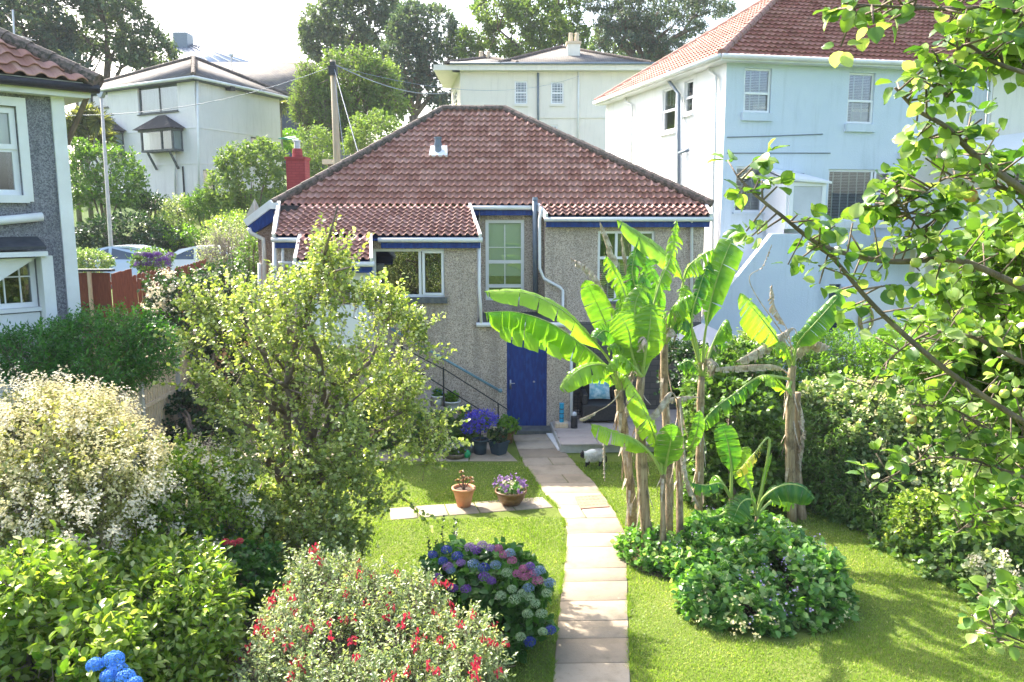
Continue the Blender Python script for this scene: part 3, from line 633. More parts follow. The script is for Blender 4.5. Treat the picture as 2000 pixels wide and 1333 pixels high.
m = MB(); fF.wall(m, 0, usplit, 0, zg-.12, list(H.values())); m.build('rear_wall', M['wall_blue_shade'], wh)
S1 = fS.rect(1293, 173, 1319, 258); S2 = fS.rect(1336, 158, 1353, 222); S3 = fS.rect(1318, 358, 1330, 400)
m = MB(); fS.wall(m, 0, fS.L, 0, zg-.12, [S1, S2]); m.build('side_wall', M['wall_white'], wh)
ub = fF.L+9; fC2 = fF
ch2 = thing('cream_semi', 'cream rendered half of the semi-detached house at far right behind the balcony', 'house', (17, 26, 0))
H2 = {'w': fF.rect(1891, 150, 1938, 262), 'g': fF.rect(1975, 330, 2060, 470)}
m = MB(); fF.wall(m, usplit, ub, 0, zg-.12, list(H2.values())); m.build('rear_wall', M['wall_cream'], ch2)
win(fF, wh, H['ul'], rows=(.45,), blind=('slats', 0, 1), fw=.06, sash=((.02, .02, .98, .46),), sill='wall_blue_shade', sillh=.22, label='upper left sash window with blinds')
win(fF, wh, H['ur'], rows=(.46,), blind=('slats', 0, 1), fw=.06, sash=((.0, .02, 1, .47),), sill='wall_blue_shade', sillh=.22, label='upper right sash window, lower pane tilted open')
win(fF, wh, H['bl'], blind=('slats', 0, 1), fw=.06, sill='wall_blue_shade')
win(fF, wh, H['br'], cols=(.7,), blind=('slats', 0, 1), fw=.07, sash=((.73, .05, .99, .56), (.73, .6, .99, .97)), sill='wall_white', sillh=.2, label='wide window with vertical-taped blinds and side casement')
for h in (S1, S2): win(fS, wh, h, rows=(.5,), blind=('slats', .5, 1), fw=.06, sash=((.02, .02, .98, .5),), sill='wall_white', sillh=.1)
win(fF, ch2, H2['w'], rows=(.42,), fw=.06, blind=('curtain', 0, 1), sash=((.0, .42, 1, 1),), sill='wall_cream', sillh=.15)
win(fF, ch2, H2['g'], cols=(.5,), fw=.07, sill='wall_cream')
d = MB(); h = H['dr']; fF.bx(d, h[0]+.01, h[1]-.01, h[2], h[3]-.01, -.1, -.06); d.build('basement_door', M['car_glass'], wh)
m = MB(); m.quad(fS.pt(0, 0), fF.pt(0, 0)+Vector((W2.x*9.4, W2.y*9.4, 0)), fF.pt(0, zg)+Vector((W2.x*9.4, W2.y*9.4, 0)), fS.pt(0, zg)); bw = [fF.pt(ub, 0), fF.pt(ub, 0)+fF.N*-9.4]
m.quad(fS.pt(0, 0), bw[1], bw[1]+Vector((0, 0, zg-.1)), fS.pt(0, zg-.1)); m.quad(bw[0], bw[1], bw[1]+Vector((0, 0, zg-.1)), bw[0]+Vector((0, 0, zg-.1))); m.build('back_wall', M['wall_white'], wh)
o_ = .35; Wd = Vector((W2.x, W2.y, 0)); Ud = Vector((U2.x, U2.y, 0)); SL = fS.L
e0 = fF.pt(0, zg)-Ud*o_-Wd*o_; eB = fF.pt(0, zg)+Wd*(SL+o_)-Ud*o_; eR = fF.pt(ub, zg)-Wd*o_; hw = SL/2+o_; rz_ = Vector((0, 0, hw*.66))
apx = e0+(Wd+Ud)*hw+rz_; apR = eR+Wd*hw+rz_; eRB = eR+Wd*(hw*2)
usp = fF.pt(usplit, zg)-Wd*o_; apS = usp+Wd*hw+rz_
tiles('roof', [e0, usp, apS, apx], M['tiles_red'], wh, pitch=.2, gauge=.3, su=6, hr=.04)
tiles('roof', [usp, eR, apR, apS], M['tiles_red'], ch2, pitch=.2, gauge=.3, su=6, hr=.04)
tiles('roof', [eB, e0, apx], M['tiles_red'], wh, pitch=.2, gauge=.3, su=6, hr=.04)
roofplane('rear_roof', [eRB, eB, apx, apR], M['slate_dark'], wh)
ridge('ridge_tiles', [e0+Vector((0, 0, .05)), apx+Vector((0, 0, .05)), apS+Vector((0, 0, .05))], M['ridge_red'], wh, r=.13); ridge('ridge_tiles', [eB+up, apx+up], M['ridge_red'], wh, r=.12)
m = MB(); m.prism([e0-Vector((0, 0, .03)), eR-Vector((0, 0, .03)), eR+Wd*o_*1.1-Vector((0, 0, .03)), e0+(Wd+Ud)*o_*1.1-Vector((0, 0, .03)), eB+(-Wd+Ud)*o_*1.1-Vector((0, 0, .03)), eB-Vector((0, 0, .03))], (0, 0, -.1)); m.build('soffit', M['white'], wh)
m = MB(); gutter(m, e0-Vector((0, 0, .02))-Wd*.05, eR-Vector((0, 0, .02))-Wd*.05, .07); gutter(m, e0-Vector((0, 0, .02))-Ud*.05, eB-Vector((0, 0, .02))-Ud*.05, .07); m.build('gutter', M['white'], wh, smooth=True)
def fpipe(fac, root, pts, r=.045, mat='white', name='downpipe', n=.1):
    m = MB(); m.tube([fac.pt(*fac.uv(x, y, n), n) for x, y in pts], r, 8); return m.build(name, M[mat], root, smooth=True)
fpipe(fS, wh, [(1383, 124), (1385, 140), (1398, 150), (1397, 300), (1394, 320), (1392, 600)]); fpipe(fS, wh, [(1221, 188), (1223, 200), (1234, 206), (1233, 330)])
fpipe(fS, wh, [(1306, 138), (1307, 160), (1326, 185), (1326, 420)], .06, 'grey_pipe', n=.16); fpipe(fS, wh, [(1325, 300), (1345, 294)], .05, 'grey_pipe', n=.16); fpipe(fS, wh, [(1331, 190), (1331, 420)], .04, 'white')
fpipe(fF, wh, [(1420, 269), (1500, 267), (1607, 263)], .014, 'grey_pipe', 'wall_cable', .02); fpipe(fF, wh, [(1420, 300), (1500, 300), (1622, 300)], .014, 'grey_pipe', 'wall_cable', .02)
m = MB(); u, z = fF.uv(1762, 305); fF.bx(m, u-.12, u+.1, z-.1, z+.08, 0, .12); m.build('wall_fan_vent', M['white'], wh, bevel=.01)
# porch on its stair block
uS0, zS0 = fF.uv(1380, 640, 1.7); uT, zT = fF.uv(1508, 458, 1.7); uE, _ = fF.uv(1597, 560, 1.7); uB, zB = fF.uv(1400, 585, 1.7)
m = MB(); m.prism([fF.pt(uB-1.5, 0, 1.7), fF.pt(uE, 0, 1.7), fF.pt(uE, zT, 1.7), fF.pt(uT, zT, 1.7), fF.pt(uB-1.5, zB-1.9, 1.7)], -fF.N*.2); m.build('stair_wall', M['wall_blue_shade'], wh)
m = MB()
for k in range(12):
    f_ = k/12; fF.bx(m, uT-(uT-uB)*1.4*(f_+1/12), uT-(uT-uB)*1.4*f_, 0, zT-1.0-(zT-zB)*1.4*f_+k*.001, .2, 1.49)
fF.bx(m, uT, uE, 0, zT-1.0, .002, 1.49); fF.bx(m, uE-.2, uE, zT-.999, zT, .002, 1.5)
m.build('stairs', M['wall_white'], wh)
m = MB(); pA = fF.rect(1541, 356, 1612, 448, 1.3); u0_, u1_, z0_, z1_ = pA; ul = fF.uv(1500, 400, .1)[0]
def frame(u0, u1, z0, z1, n, w_=.07, mid=()):
    for q_ in ((u0, u1, z1-w_, z1), (u0, u1, z0, z0+w_), (u0, u0+w_, z0+w_, z1-w_), (u1-w_, u1, z0+w_, z1-w_)): fF.bx(m, *q_, n-.06, n)
frame(u0_, u1_, z0_, z1_, 1.3, .12)
m.prism([fF.pt(u0_-.08, z1_+.03, 1.4), fF.pt(u1_+.1, z1_-.05, 1.4), fF.pt(u1_+.1, z1_+.22, .02), fF.pt(u0_-.08, z1_+.4, .02)], (0, 0, .06))
m.prism([fF.pt(u0_, z0_, 1.24), fF.pt(u0_, z1_, 1.24), fF.pt(u0_, z1_+.35, .01), fF.pt(u0_, z0_, .01)], fF.U*-.06)
m.prism([fF.pt(ul-.1, zT-.2, .3), fF.pt(ul-.1, z1_+.1, .3), fF.pt(u0_-.06, z1_+.05, 1.2), fF.pt(u0_-.06, zT-.2, 1.2)], -fF.N*.05)
pr = m.build('porch', M['upvc'], wh)
g = MB(); g.quad(fF.pt(u0_, z0_, 1.27), fF.pt(u1_, z0_, 1.27), fF.pt(u1_, z1_, 1.27), fF.pt(u0_, z1_, 1.27)); g.quad(fF.pt(u1_-.03, z0_, 1.27), fF.pt(u1_-.03, z0_, .01), fF.pt(u1_-.03, z1_, .01), fF.pt(u1_-.03, z1_, 1.27)); g.build('porch_glass', M['frost'], pr)
g = MB(); r0 = fF.rect(1498, 339, 1568, 345); fF.bx(g, r0[0], r0[1], r0[2], r0[3], 0, .08); g.build('flashing', M['grey_pipe'], wh)
# lower outbuilding bits
m = MB(); r0 = fF.rect(1648, 560, 1800, 660, .3); fF.bx(m, r0[0], r0[1], 0, r0[3], .004, .35); m.build('basement_pier', M['wall_white'], wh)
hs = thing('garden_hose', 'coiled yellow garden hose hung on the white basement wall', 'hose', tuple(fF.pt(fF.uv(1690, 625)[0], 2, .5)))
m = MB(); hu, hz_ = fF.uv(1692, 625, .42)
for k in range(7):
    a_ = .2+random.uniform(-.03, .04); b_2 = .36+random.uniform(-.04, .04)
    m.tube([fF.pt(hu+math.sin(t)*a_+random.uniform(-.01, .01), hz_-math.cos(t)*b_2, .37+.015*k) for t in [i*2*math.pi/22 for i in range(23)]], .013, 6)
m.build('hose_coil', pm('yellow_hose', (.5, .42, .12), (.42, .34, .08), 5, .5, bs=0), hs, smooth=True)
m = MB(); fF.bx(m, hu-.05, hu+.05, hz_+.28, hz_+.33, .35, .48); m.build('hose_hook', M['black'], hs)
# balcony with frosted glass
bl = thing('glass_balcony', 'balcony with tall frosted glass screens and steel posts on the cream house', 'balcony', tuple(fF.pt(fF.L, 0, 2)))
n_b = 2.2; r0 = fF.rect(1812, 372, 2120, 463, n_b); n_p = 8; m = MB(); g = MB()
for k in range(n_p+1):
    u = r0[0]+(r0[1]-r0[0])*k/n_p; fF.bx(m, u-.025, u+.025, r0[2]-.5, r0[3]+.03, n_b-.06, n_b-.01)
    for z in (r0[2]+.1, (r0[2]+r0[3])/2, r0[3]-.1): fF.bx(m, u-.06, u+.06, z-.02, z+.02, n_b-.04, n_b+.02)
m.build('post', M['steel'], bl)
for k in range(n_p):
    u = r0[0]+(r0[1]-r0[0])*k/n_p; g = MB(); fF.bx(g, u+.035, u+(r0[1]-r0[0])/n_p-.035, r0[2], r0[3], n_b-.04, n_b-.025); g.build('glass_screen', M['frost'], bl)
m = MB(); fF.bx(m, r0[0]-.05, r0[1], r0[2]-.35, r0[2]-.06, .004, n_b-.07); m.build('deck', M['wall_cream'], bl)
m = MB(); fF.bx(m, r0[0]-.05, r0[1], r0[2]-.16, r0[2]-.1, n_b-.07, n_b-.02); m.build('deck_rail', M['black'], bl)
m = MB()
for u in (r0[0]+.1, r0[0]+3, r0[0]+5.5): fF.bx(m, u, u+.2, 0, r0[2]-.35, n_b-.5, n_b-.3)
m.build('support_post', M['wall_cream'], bl)
m = MB(); q0 = fF.rect(1930, 318, 2120, 335, n_b); m.prism([fF.pt(q0[0], q0[2], n_b), fF.pt(q0[1], q0[2]+.4, n_b), fF.pt(q0[1], q0[3]+1, .01), fF.pt(q0[0], q0[3]+.6, .01)], (0, 0, .07)); m.build('canopy', M['upvc'], bl)

# ---------------------------------------------------------------- roughcast house, left foreground
lh = thing('roughcast_house', 'grey roughcast house with white corner board and window surrounds at the left edge', 'house', (-9, 13, 0))
cr = Vector((P(140, 400, 14).x, 14.0)); ddir = Vector((.70, .714)).normalized(); lf = cr-ddir*7
fH = Fac(lf, cr); L_ = fH.L; ze = fH.uv(113, 188)[1]
hU = fH.rect(-48, 206, 38, 382); hD = fH.rect(-90, 506, 74, 606)
m = MB(); fH.wall(m, 0, L_, 0, ze+.1, [hU, hD], .2); bkv = Vector((-ddir.y, ddir.x, 0))*8
m.quad(fH.pt(L_, 0), fH.pt(L_, 0)+bkv, fH.pt(L_, ze)+bkv, fH.pt(L_, ze)); m.quad(fH.pt(0, 0), fH.pt(0, 0)+bkv, fH.pt(0, ze)+bkv, fH.pt(0, ze)); m.quad(fH.pt(0, 0)+bkv, fH.pt(L_, 0)+bkv, fH.pt(L_, ze)+bkv, fH.pt(0, ze)+bkv)
m.build('wall', M['pebble_grey'], lh)
win(fH, lh, hU, rows=(.52,), fw=.09, inset=.08, sash=((.02, .52, .98, .98),), blind=('roller', .5, 1), sill='white', sillh=.12)
win(fH, lh, hD, cols=(.5,), fw=.08, inset=.08, bars=((.8, 0, .8, 1, .02), (.6, 0, .6, 1, .02), (.5, .62, 1, .62, .02)), sill='white', sillh=.06)
m = MB()
def sur(h, w_=.14):
    a, b, c, d = h; fH.bx(m, a-w_, b+w_, d, d+w_, 0, .03); fH.bx(m, b, b+w_, c-.1, d, 0, .03)
sur(hU); m.build('window_surround', M['white'], lh)
m = MB(); fH.bx(m, L_-.2, L_+.0, 0, ze+.0, .002, .05); m.build('corner_board', M['white'], lh)
m = MB(); fH.bx(m, 0, L_+.35, ze-.02, ze+.22, .1, .25); m.build('fascia', M['white'], lh)
m = MB(); fH.bx(m, -.1, L_+.3, ze-.03, ze-.02, 0, .25); fH.bx(m, L_+.02, L_+.35, ze-.03, ze-.02, -8, .0); m.build('soffit', M['white'], lh)
m = MB(); m.tube([fH.pt(L_+.33, ze+.05, .2), fH.pt(L_+.1, ze-.75, -.3)], .045, 6); m.build('bracket', M['bark'], lh)
e1 = fH.pt(L_+.45, ze+.2, .35); e2 = fH.pt(-1, ze+.2, .35); ap = fH.pt(L_-3.6, ze+2.9, -3.9); ap2 = fH.pt(-1, ze+2.9, -3.9); e3 = fH.pt(L_+.45, ze+.2, -8.3)
tiles('roof', [e2, e1, ap, ap2], M['tiles'], lh, pitch=.3, gauge=.33, su=10, hr=.06, st=.045)
roofplane('side_roof', [e1, e3, ap], M['slate_dark'], lh); roofplane('rear_roof', [e3, fH.pt(-1, ze+.2, -8.3), ap2, ap], M['slate_dark'], lh)
ridge('ridge_tiles', [e1+up, ap+Vector((0, 0, .08)), ap2+Vector((0, 0, .08))], M['ridge'], lh, r=.15, seg=.4)
m = MB(); gutter(m, e2-Vector((0, 0, .08)), e1-Vector((0, 0, .08)), .07); m.build('gutter', M['black'], lh, smooth=True)
m = MB(); r0 = fH.rect(-120, 490, 88, 500, .25); fH.bx(m, r0[0], r0[1], r0[2]-.03, r0[3]-.03, 0, .4); m.build('canopy_edge', M['white'], lh)
m = MB(); r1 = fH.rect(-120, 474, 86, 490, .3); m.prism([fH.pt(r1[0], r1[2], .42), fH.pt(r1[1], r1[2], .42), fH.pt(r1[1], r1[3]+.02, .0), fH.pt(r1[0], r1[3]+.02, .0)], (0, 0, .05)); m.build('canopy_roof', M['lead'], lh)
m = MB(); fH.bx(m, hD[1]+.0, hD[1]+.17, 0, r0[2]-.03, 0, .3); fH.bx(m, hD[0]-.5, hD[1]-.02, 0, hD[2]-.08, .0, .06)
for k in range(9): fH.bx(m, hD[0]-.5, hD[1]-.02, .1+k*.2, .12+k*.2, .06, .07)
m.prism([fH.pt(hD[1]-.03, hD[3], .05), fH.pt(hD[1]-3, hD[3], .05), fH.pt(hD[1]-3, hD[3]-1.9, .05)], fH.N*.1)
m.build('lean_to_boarding', M['white'], lh)
m = MB(); m.tube([fH.pt(*fH.uv(-60, 438, .12), .12), fH.pt(*fH.uv(83, 424, .12), .12)], .07, 12); m.build('overflow_pipe', M['white'], lh, smooth=True)
# flue and aerial standing on the roof
fl = P(50, 110, 17.5); ft = thing('roof_flue', 'steel chimney flue with domed cowl on the grey house roof', 'flue', tuple(fl))
m = MB(); m.box(fl.x-.28, fl.x+.3, 17.2, 17.8, fl.z-1.0, fl.z-.2); m.build('chimney_stack', M['pebble_grey'], ft)
m = MB(); m.box(fl.x-.32, fl.x+.36, 17.15, 17.85, fl.z-.2, fl.z-.12); m.build('stack_cap', M['stone_sill'], ft)
m = MB(); m.lathe((fl.x, 17.5, fl.z-.12), [(.1, 0), (.1, .2), (.06, .2), (.06, .3)], 16); m.build('flue_pipe', M['steel'], ft, smooth=False)
m = MB(); m.lathe((fl.x, 17.5, fl.z+.12), [(.17, 0), (.165, .04), (.1, .09), (0, .11)], 18); m.build('cowl', M['black'], ft, smooth=True)
ae = thing('tv_aerial', 'thin metal television aerial above the grey house roof', 'aerial', tuple(P(28, 100, 17)))
m = MB(); m.tube([P(31, 130, 17), P(25, 20, 17)], .018, 6); m.build('mast', M['steel'], ae)
m = MB(); a, b = P(-10, 74, 17.2), P(48, 74, 16.8); m.tube([a, b], .012, 5)
for k in range(8): p_ = a.lerp(b, k/7); m.tube([p_+Vector((-.05, -.3, 0)), p_+Vector((.05, .3, 0))], .006, 4)
m.build('boom', M['steel'], ae)

# ---------------------------------------------------------------- far white house on the hill
fw_ = thing('hillside_house', 'off-white rendered two-storey house with slate pyramid roof and oriel window on the hill at left', 'house', (-20, 52, 6))
K = P(378, 150, 48); zc = K.z; kc = Vector((K.x, 48)); Lq = P(152, 180, 54); lc = Vector((Lq.x, 54)); Rq = P(545, 186, 55.5); rc = Vector((Rq.x, 55.5))
f1 = Fac(lc, kc); f2 = Fac(kc, rc)
w1 = f1.rect(174, 181, 211, 213); w2 = f1.rect(269, 164, 347, 222); w3 = f2.rect(490, 270, 522, 284); g1 = f2.rect(398, 333, 421, 386)
m = MB(); f1.wall(m, 0, f1.L, 4, zc-.15, [w1, w2]); f2.wall(m, 0, f2.L, 4, zc-.15, [w3, g1])
far_c = Vector((lc.x+rc.x-kc.x, lc.y+rc.y-kc.y, 0)); A3 = Vector((lc.x, lc.y, 0)); B3 = Vector((rc.x, rc.y, 0))
for (a, b) in ((A3, far_c), (far_c, B3)): m.quad(a+Vector((0, 0, 4)), b+Vector((0, 0, 4)), b+Vector((0, 0, zc-.15)), a+Vector((0, 0, zc-.15)))
m.build('wall', M['wall_far'], fw_)
win(f1, fw_, w1, fw=.09, frame='stone_sill', sill='stone_sill', blind=('curtain', 0, 1), inset=.1); win(f1, fw_, w2, cols=(.52,), fw=.1, frame='stone_sill', sill='stone_sill', blind=('curtain', 0, 1), inset=.1)
win(f2, fw_, w3, fw=.08, frame='stone_sill', sill=None); win(f2, fw_, g1, fw=.05, frame='stone_sill', sill=None)
ov = .5; cen = (Vector((kc.x, kc.y, 0))+far_c)/2; apx_ = P(378, 114, 53.5); cen = Vector((apx_.x, 53.5, apx_.z))
def outc(p): d_ = (Vector((p.x, p.y, 0))-Vector((cen.x, cen.y, 0))).normalized(); return Vector((p.x+d_.x*ov*1.3, p.y+d_.y*ov*1.3, zc))
cs = [outc(lc), outc(kc), outc(rc), outc(far_c)]
for i in range(4): roofplane('roof', [cs[i], cs[(i+1) % 4], cen], M['slate'], fw_)
ridge('hip_tiles', [cs[1]+up, cen+up, cs[0]+up], M['ridge'], fw_, r=.14); ridge('hip_tiles', [cs[2]+up, cen+up], M['ridge'], fw_, r=.14)
m = MB(); gutter(m, cs[0]-up*4, cs[1]-up*4, .09); gutter(m, cs[1]-up*4, cs[2]-up*4, .09); m.build('gutter', M['white'], fw_, smooth=True)
m = MB(); m.prism([c+Vector((0, 0, -.12)) for c in cs], (0, 0, -.14)); m.build('soffit', M['stone_sill'], fw_)
for pts in ([(385, 158), (389, 384)],): fpipe(f2, fw_, pts, .07)
fpipe(f1, fw_, [(340, 250), (343, 380)], .06); fpipe(f1, fw_, [(153, 182), (163, 195), (163, 260)], .06)
m = MB()
for (x0, y0, x1, y1) in ((155, 270, 378, 250), (155, 325, 378, 320)):
    a = f1.pt(*f1.uv(x0, y0)); b = f1.pt(*f1.uv(x1, y1)); zm = b.z; f1.bx(m, 0, f1.L, zm-.03, zm+.03, 0, .03); f2.bx(m, 0, f2.L, zm-.03, zm+.03, 0, .03)
m.build('string_course', M['wall_far'], fw_)
def oriel(x0, y0, x1, y1, lab):
    r0 = f1.rect(x0, y0, x1, y1, .7); a, b, c, d = r0; m = MB(); t = .1
    for (u, w_) in ((a, t), (b-t, t), ((a+b)/2+.4, t)): f1.bx(m, u, u+w_, c, d, .6, .7)
    f1.bx(m, a, b, c-.12, c, 0, .72); f1.bx(m, a-.1, b+.1, d, d+.12, 0, .8)
    for u in (a+.02, b-.12): f1.bx(m, u, u+.1, c, d, .002, .1)
    for u in (a+.4, b-.5): m.bar(f1.pt(u, c-.1, .6), f1.pt(u, c-1.1, .05), .1)
    oo = m.build('oriel_window', M['stone_sill'], fw_); oo['label'] = lab
    g = MB(); g.quad(f1.pt(a, c, .65), f1.pt(b, c, .65), f1.pt(b, d, .65), f1.pt(a, d, .65)); g.quad(f1.pt(b-.04, c, .65), f1.pt(b-.04, c, .01), f1.pt(b-.04, d, .01), f1.pt(b-.04, d, .65)); g.build('pane', M['glass'], oo)
    e = .35; q = [f1.pt(a-e, d+.12, 1.0), f1.pt(b+e, d+.12, 1.0), f1.pt(b+e, d+.12, 0), f1.pt(a-e, d+.12, 0)]; t_ = [f1.pt((a+b)/2-.3, d+.95, .25), f1.pt((a+b)/2+.3, d+.95, .25)]
    g = MB(); g.quad(q[0], q[1], t_[1], t_[0]); g.quad(q[1], q[2], t_[1]); g.quad(q[3], q[0], t_[0]); g.quad(q[2], q[3], t_[0], t_[1]); g.build('oriel_roof', M['slate_dark'], oo)
    g = MB(); f1.bx(g, a+.05, b-.05, c, d, .1, .14); g.build('curtain', M['curtain'], oo)
oriel(275, 257, 337, 293, 'oriel window with hipped slate roof on wooden brackets'); oriel(170, 262, 222, 300, 'lower oriel window partly hidden by cordylines')
m = MB(); u, z = f2.uv(444, 172); f2.bx(m, u-.3, u+.1, z-.2, z+.1, .1, .5); m.build('security_lamp', M['black'], fw_)
# slate-roofed long building and zinc roof behind
sb = thing('slate_roofed_hall', 'long dark building with a big plain slate roof behind the hillside house', 'building', (-30, 76, 8))
Yb = 75; a, b = P(395, 178, Yb), P(645, 178, Yb); c_, d_ = P(612, 122, 82), P(400, 122, 82); roofplane('roof', [a, b, c_, d_], M['slate'], sb)
bb2 = Vector((b.x+1, 89, b.z)); aa2 = Vector((a.x, 89, a.z)); roofplane('rear_roof', [bb2, aa2, d_, c_], M['slate'], sb); roofplane('end_roof', [b, bb2, c_], M['slate'], sb)
m = MB(); m.box(a.x+.5, b.x-1, Yb+.6, 88.5, 4, a.z-.05); m.build('wall', pm('dark_blue_cladding', (.05, .06, .09), (.07, .08, .11), 3, .6), sb)
zb = thing('zinc_roofed_building', 'distant building with seamed grey zinc roof and square ventilator', 'building', (-40, 96, 10))
Yb = 95; q_ = [P(300, 122, Yb), P(492, 122, Yb), P(385, 88, Yb+9), P(338, 86, Yb+9)]; roofplane('roof', q_, M['zinc'], zb)
m = MB()
for k in range(9):
    f_ = k/9; a = q_[0].lerp(q_[1], f_); b = q_[3].lerp(q_[2], f_); m.bar(a, b, .12, .14)
m.build('roof_seam', M['grey_pipe'], zb)
m = MB(); a, b = P(345, 90, Yb+8), P(371, 67, Yb+8); m.box(a.x, b.x, Yb+7, Yb+9, a.z-.5, b.z); m.build('ventilator', M['grey_pipe'], zb); m = MB(); m.box(q_[0].x+1, q_[1].x-1, Yb+.4, Yb+16, 4, q_[0].z-.1); m.build('wall', M['wall_far'], zb)
# cream villa on the hill
vl = thing('cream_villa', 'large cream villa with grey slate roofs and tall chimney on the hill behind', 'house', (4, 57, 6))
Yv = 55; fV = Fac((P(899, 170, Yv).x, Yv), (P(1300, 170, Yv).x, Yv)); zv = fV.uv(1000, 141)[1]
v1 = fV.rect(1005, 159, 1030, 204); v2 = fV.rect(1076, 161, 1101, 204); v3 = fV.rect(1056, 245, 1089, 275)
m = MB(); fV.wall(m, 0, fV.L, 3, zv, [v1, v2, v3]); lbk = P(882, 172, 62)
fVs = Fac((lbk.x, 62), (fV.A.x, Yv)); sv = fVs.rect(885, 178, 893, 208); fVs.wall(m, 0, fVs.L, 3, zv, [sv])
m.quad((lbk.x, 62, 3), (fV.pt(fV.L, 0).x, 62, 3), (fV.pt(fV.L, 0).x, 62, zv), (lbk.x, 62, zv)); m.quad((fV.pt(fV.L, 0).x, Yv, 3), (fV.pt(fV.L, 0).x, 62, 3), (fV.pt(fV.L, 0).x, 62, zv), (fV.pt(fV.L, 0).x, Yv, zv)); m.build('wall', M['wall_cream'], vl)
for h in (v1, v2, v3): win(fV, vl, h, rows=(.5,), fw=.09, bars=tuple((k/4, .0, k/4, 1, .02) for k in (1, 2, 3))+tuple((0, k/8, 1, k/8, .02) for k in (1, 2, 3, 5, 6, 7)), sill='wall_cream', sillh=.15)
win(fVs, vl, sv, rows=(.5,), fw=.09, sill='wall_cream')
m = MB(); fV.bx(m, -.5, fV.L+.5, zv, zv+.35, -.2, .6); m.box(lbk.x-.6, fV.A.x, Yv-.6+.01, 62, zv, zv+.34); m.build('eaves_board', M['wall_cream'], vl)
m = MB(); a = fV.pt(-.6, zv+.4, .7); gutter(m, a, fV.pt(fV.L+.6, zv+.4, .7), .08); m.build('gutter', M['grey_pipe'], vl, smooth=True)
m = MB(); z = fV.uv(1000, 229)[1]; fV.bx(m, 0, fV.L, z-.1, z+.1, 0, .06); m.build('string_course', M['wall_cream'], vl)
fpipe(fV, vl, [(1051, 143), (1051, 260)], .07, 'grey_pipe'); fpipe(fV, vl, [(1130, 140), (1129, 290)], .06)
def hip(x0, x1, xa, ya, d_=9):
    Yf = Yv-.7; a, b = P(x0, 137, Yf), P(x1, 137, Yf); z = zv+.42; a.z = b.z = z; p = P(xa, ya, Yf+d_/2); a2 = a+Vector((0, d_, 0)); b2 = b+Vector((0, d_, 0))
    for q in ([a, b, p], [b, b2, p], [b2, a2, p], [a2, a, p]): roofplane('roof', q, M['slate'], vl)
    ridge('hip_tiles', [a+up, p+up, b+up], M['ridge'], vl, r=.13)
hip(870, 1010, 953, 114, 8); hip(975, 1272, 1096, 93, 10)
m = MB(); r0 = fV.rect(1108, 86, 1133, 128, -1.5); fV.bx(m, r0[0], r0[1], zv, r0[3], -2.3, -1.5); chm = m.build('chimney', M['wall_cream'], vl)
m = MB(); fV.bx(m, r0[0]-.08, r0[1]+.08, r0[3], r0[3]+.15, -2.38, -1.42)
for k in (0, 1): m.lathe(fV.pt(r0[0]+.25+.4*k, r0[3]+.15, -1.9), [(.16, 0), (.13, .5), (.16, .55), (.12, .6)], 12)
m.build('chimney_pot', M['wood_pale'], chm)
m = MB(); pz = P(947, 122, 58); m.box(pz.x-.5, pz.x+.5, 57.6, 58.4, zv, pz.z); m.build('chimney', M['wall_cream'], vl)
for k in (0, 1): MB().lathe((pz.x-.25+.5*k, 58, pz.z), [(.17, 0), (.13, .6), (.16, .65), (.1, .7)], 12).build('chimney_pot', M['wood_pale'], vl)
# ---------------------------------------------------------------- foliage machinery
def unit(a): return a/np.maximum(np.linalg.norm(a, axis=-1, keepdims=True), 1e-9)
def rnd(n): return unit(rng.normal(size=(n, 3)))
TPL = {
 'dia': (np.array([(0, 0, 0), (-.5, .45, .10), (0, 1, -.05), (.5, .45, .10)]), [np.array([(0, 3, 2), (0, 2, 1)])]),
 'oval': (np.array([(0, 0, 0), (0, .5, -.04), (0, 1, -.16), (-.42, .25, .1), (-.46, .62, .06), (.42, .25, .1), (.46, .62, .06)]), [np.array([(0, 5, 6, 1), (0, 1, 4, 3)]), np.array([(1, 6, 2), (1, 2, 4)])]),
}
L = [(0, 0), (.12, .3), (.3, .47), (.52, .5), (.74, .38), (.9, .18), (1, 0)]
tv = []; tq = []
for i, (y, w) in enumerate(L):
    dz = -.22*y*y; tv += [(0, y, dz), (-w*.98, y-.02, dz+.16*w*1.2+.03*(i % 2)), (w, y-.02, dz+.2*w*1.2-.03*(i % 2)), (-w*.5, y, dz+.05), (w*.5, y, dz+.04)]
for i in range(len(L)-1):
    a, b = i*5, i*5+5; tq += [(a+1, a+3, b+3, b+1), (a+3, a, b, b+3), (a, a+4, b+4, b), (a+4, a+2, b+2, b+4)]
TPL['big'] = (np.array(tv, float), [np.array(tq)])
def petals(n, r=.5, lift=.25):
    v = [(0, 0, 0)]; f = []
    for k in range(n):
        a = 2*math.pi*k/n; d = .55*math.pi/n*1.6; v += [(r*.6*math.cos(a-d), r*.6*math.sin(a-d), lift*.5), (r*math.cos(a), r*math.sin(a), lift), (r*.6*math.cos(a+d), r*.6*math.sin(a+d), lift*.5)]
        f.append((0, 1+3*k, 2+3*k, 3+3*k))
    return np.array(v, float), [np.array(f)]
TPL['flower'] = petals(4); TPL['flower5'] = petals(5)
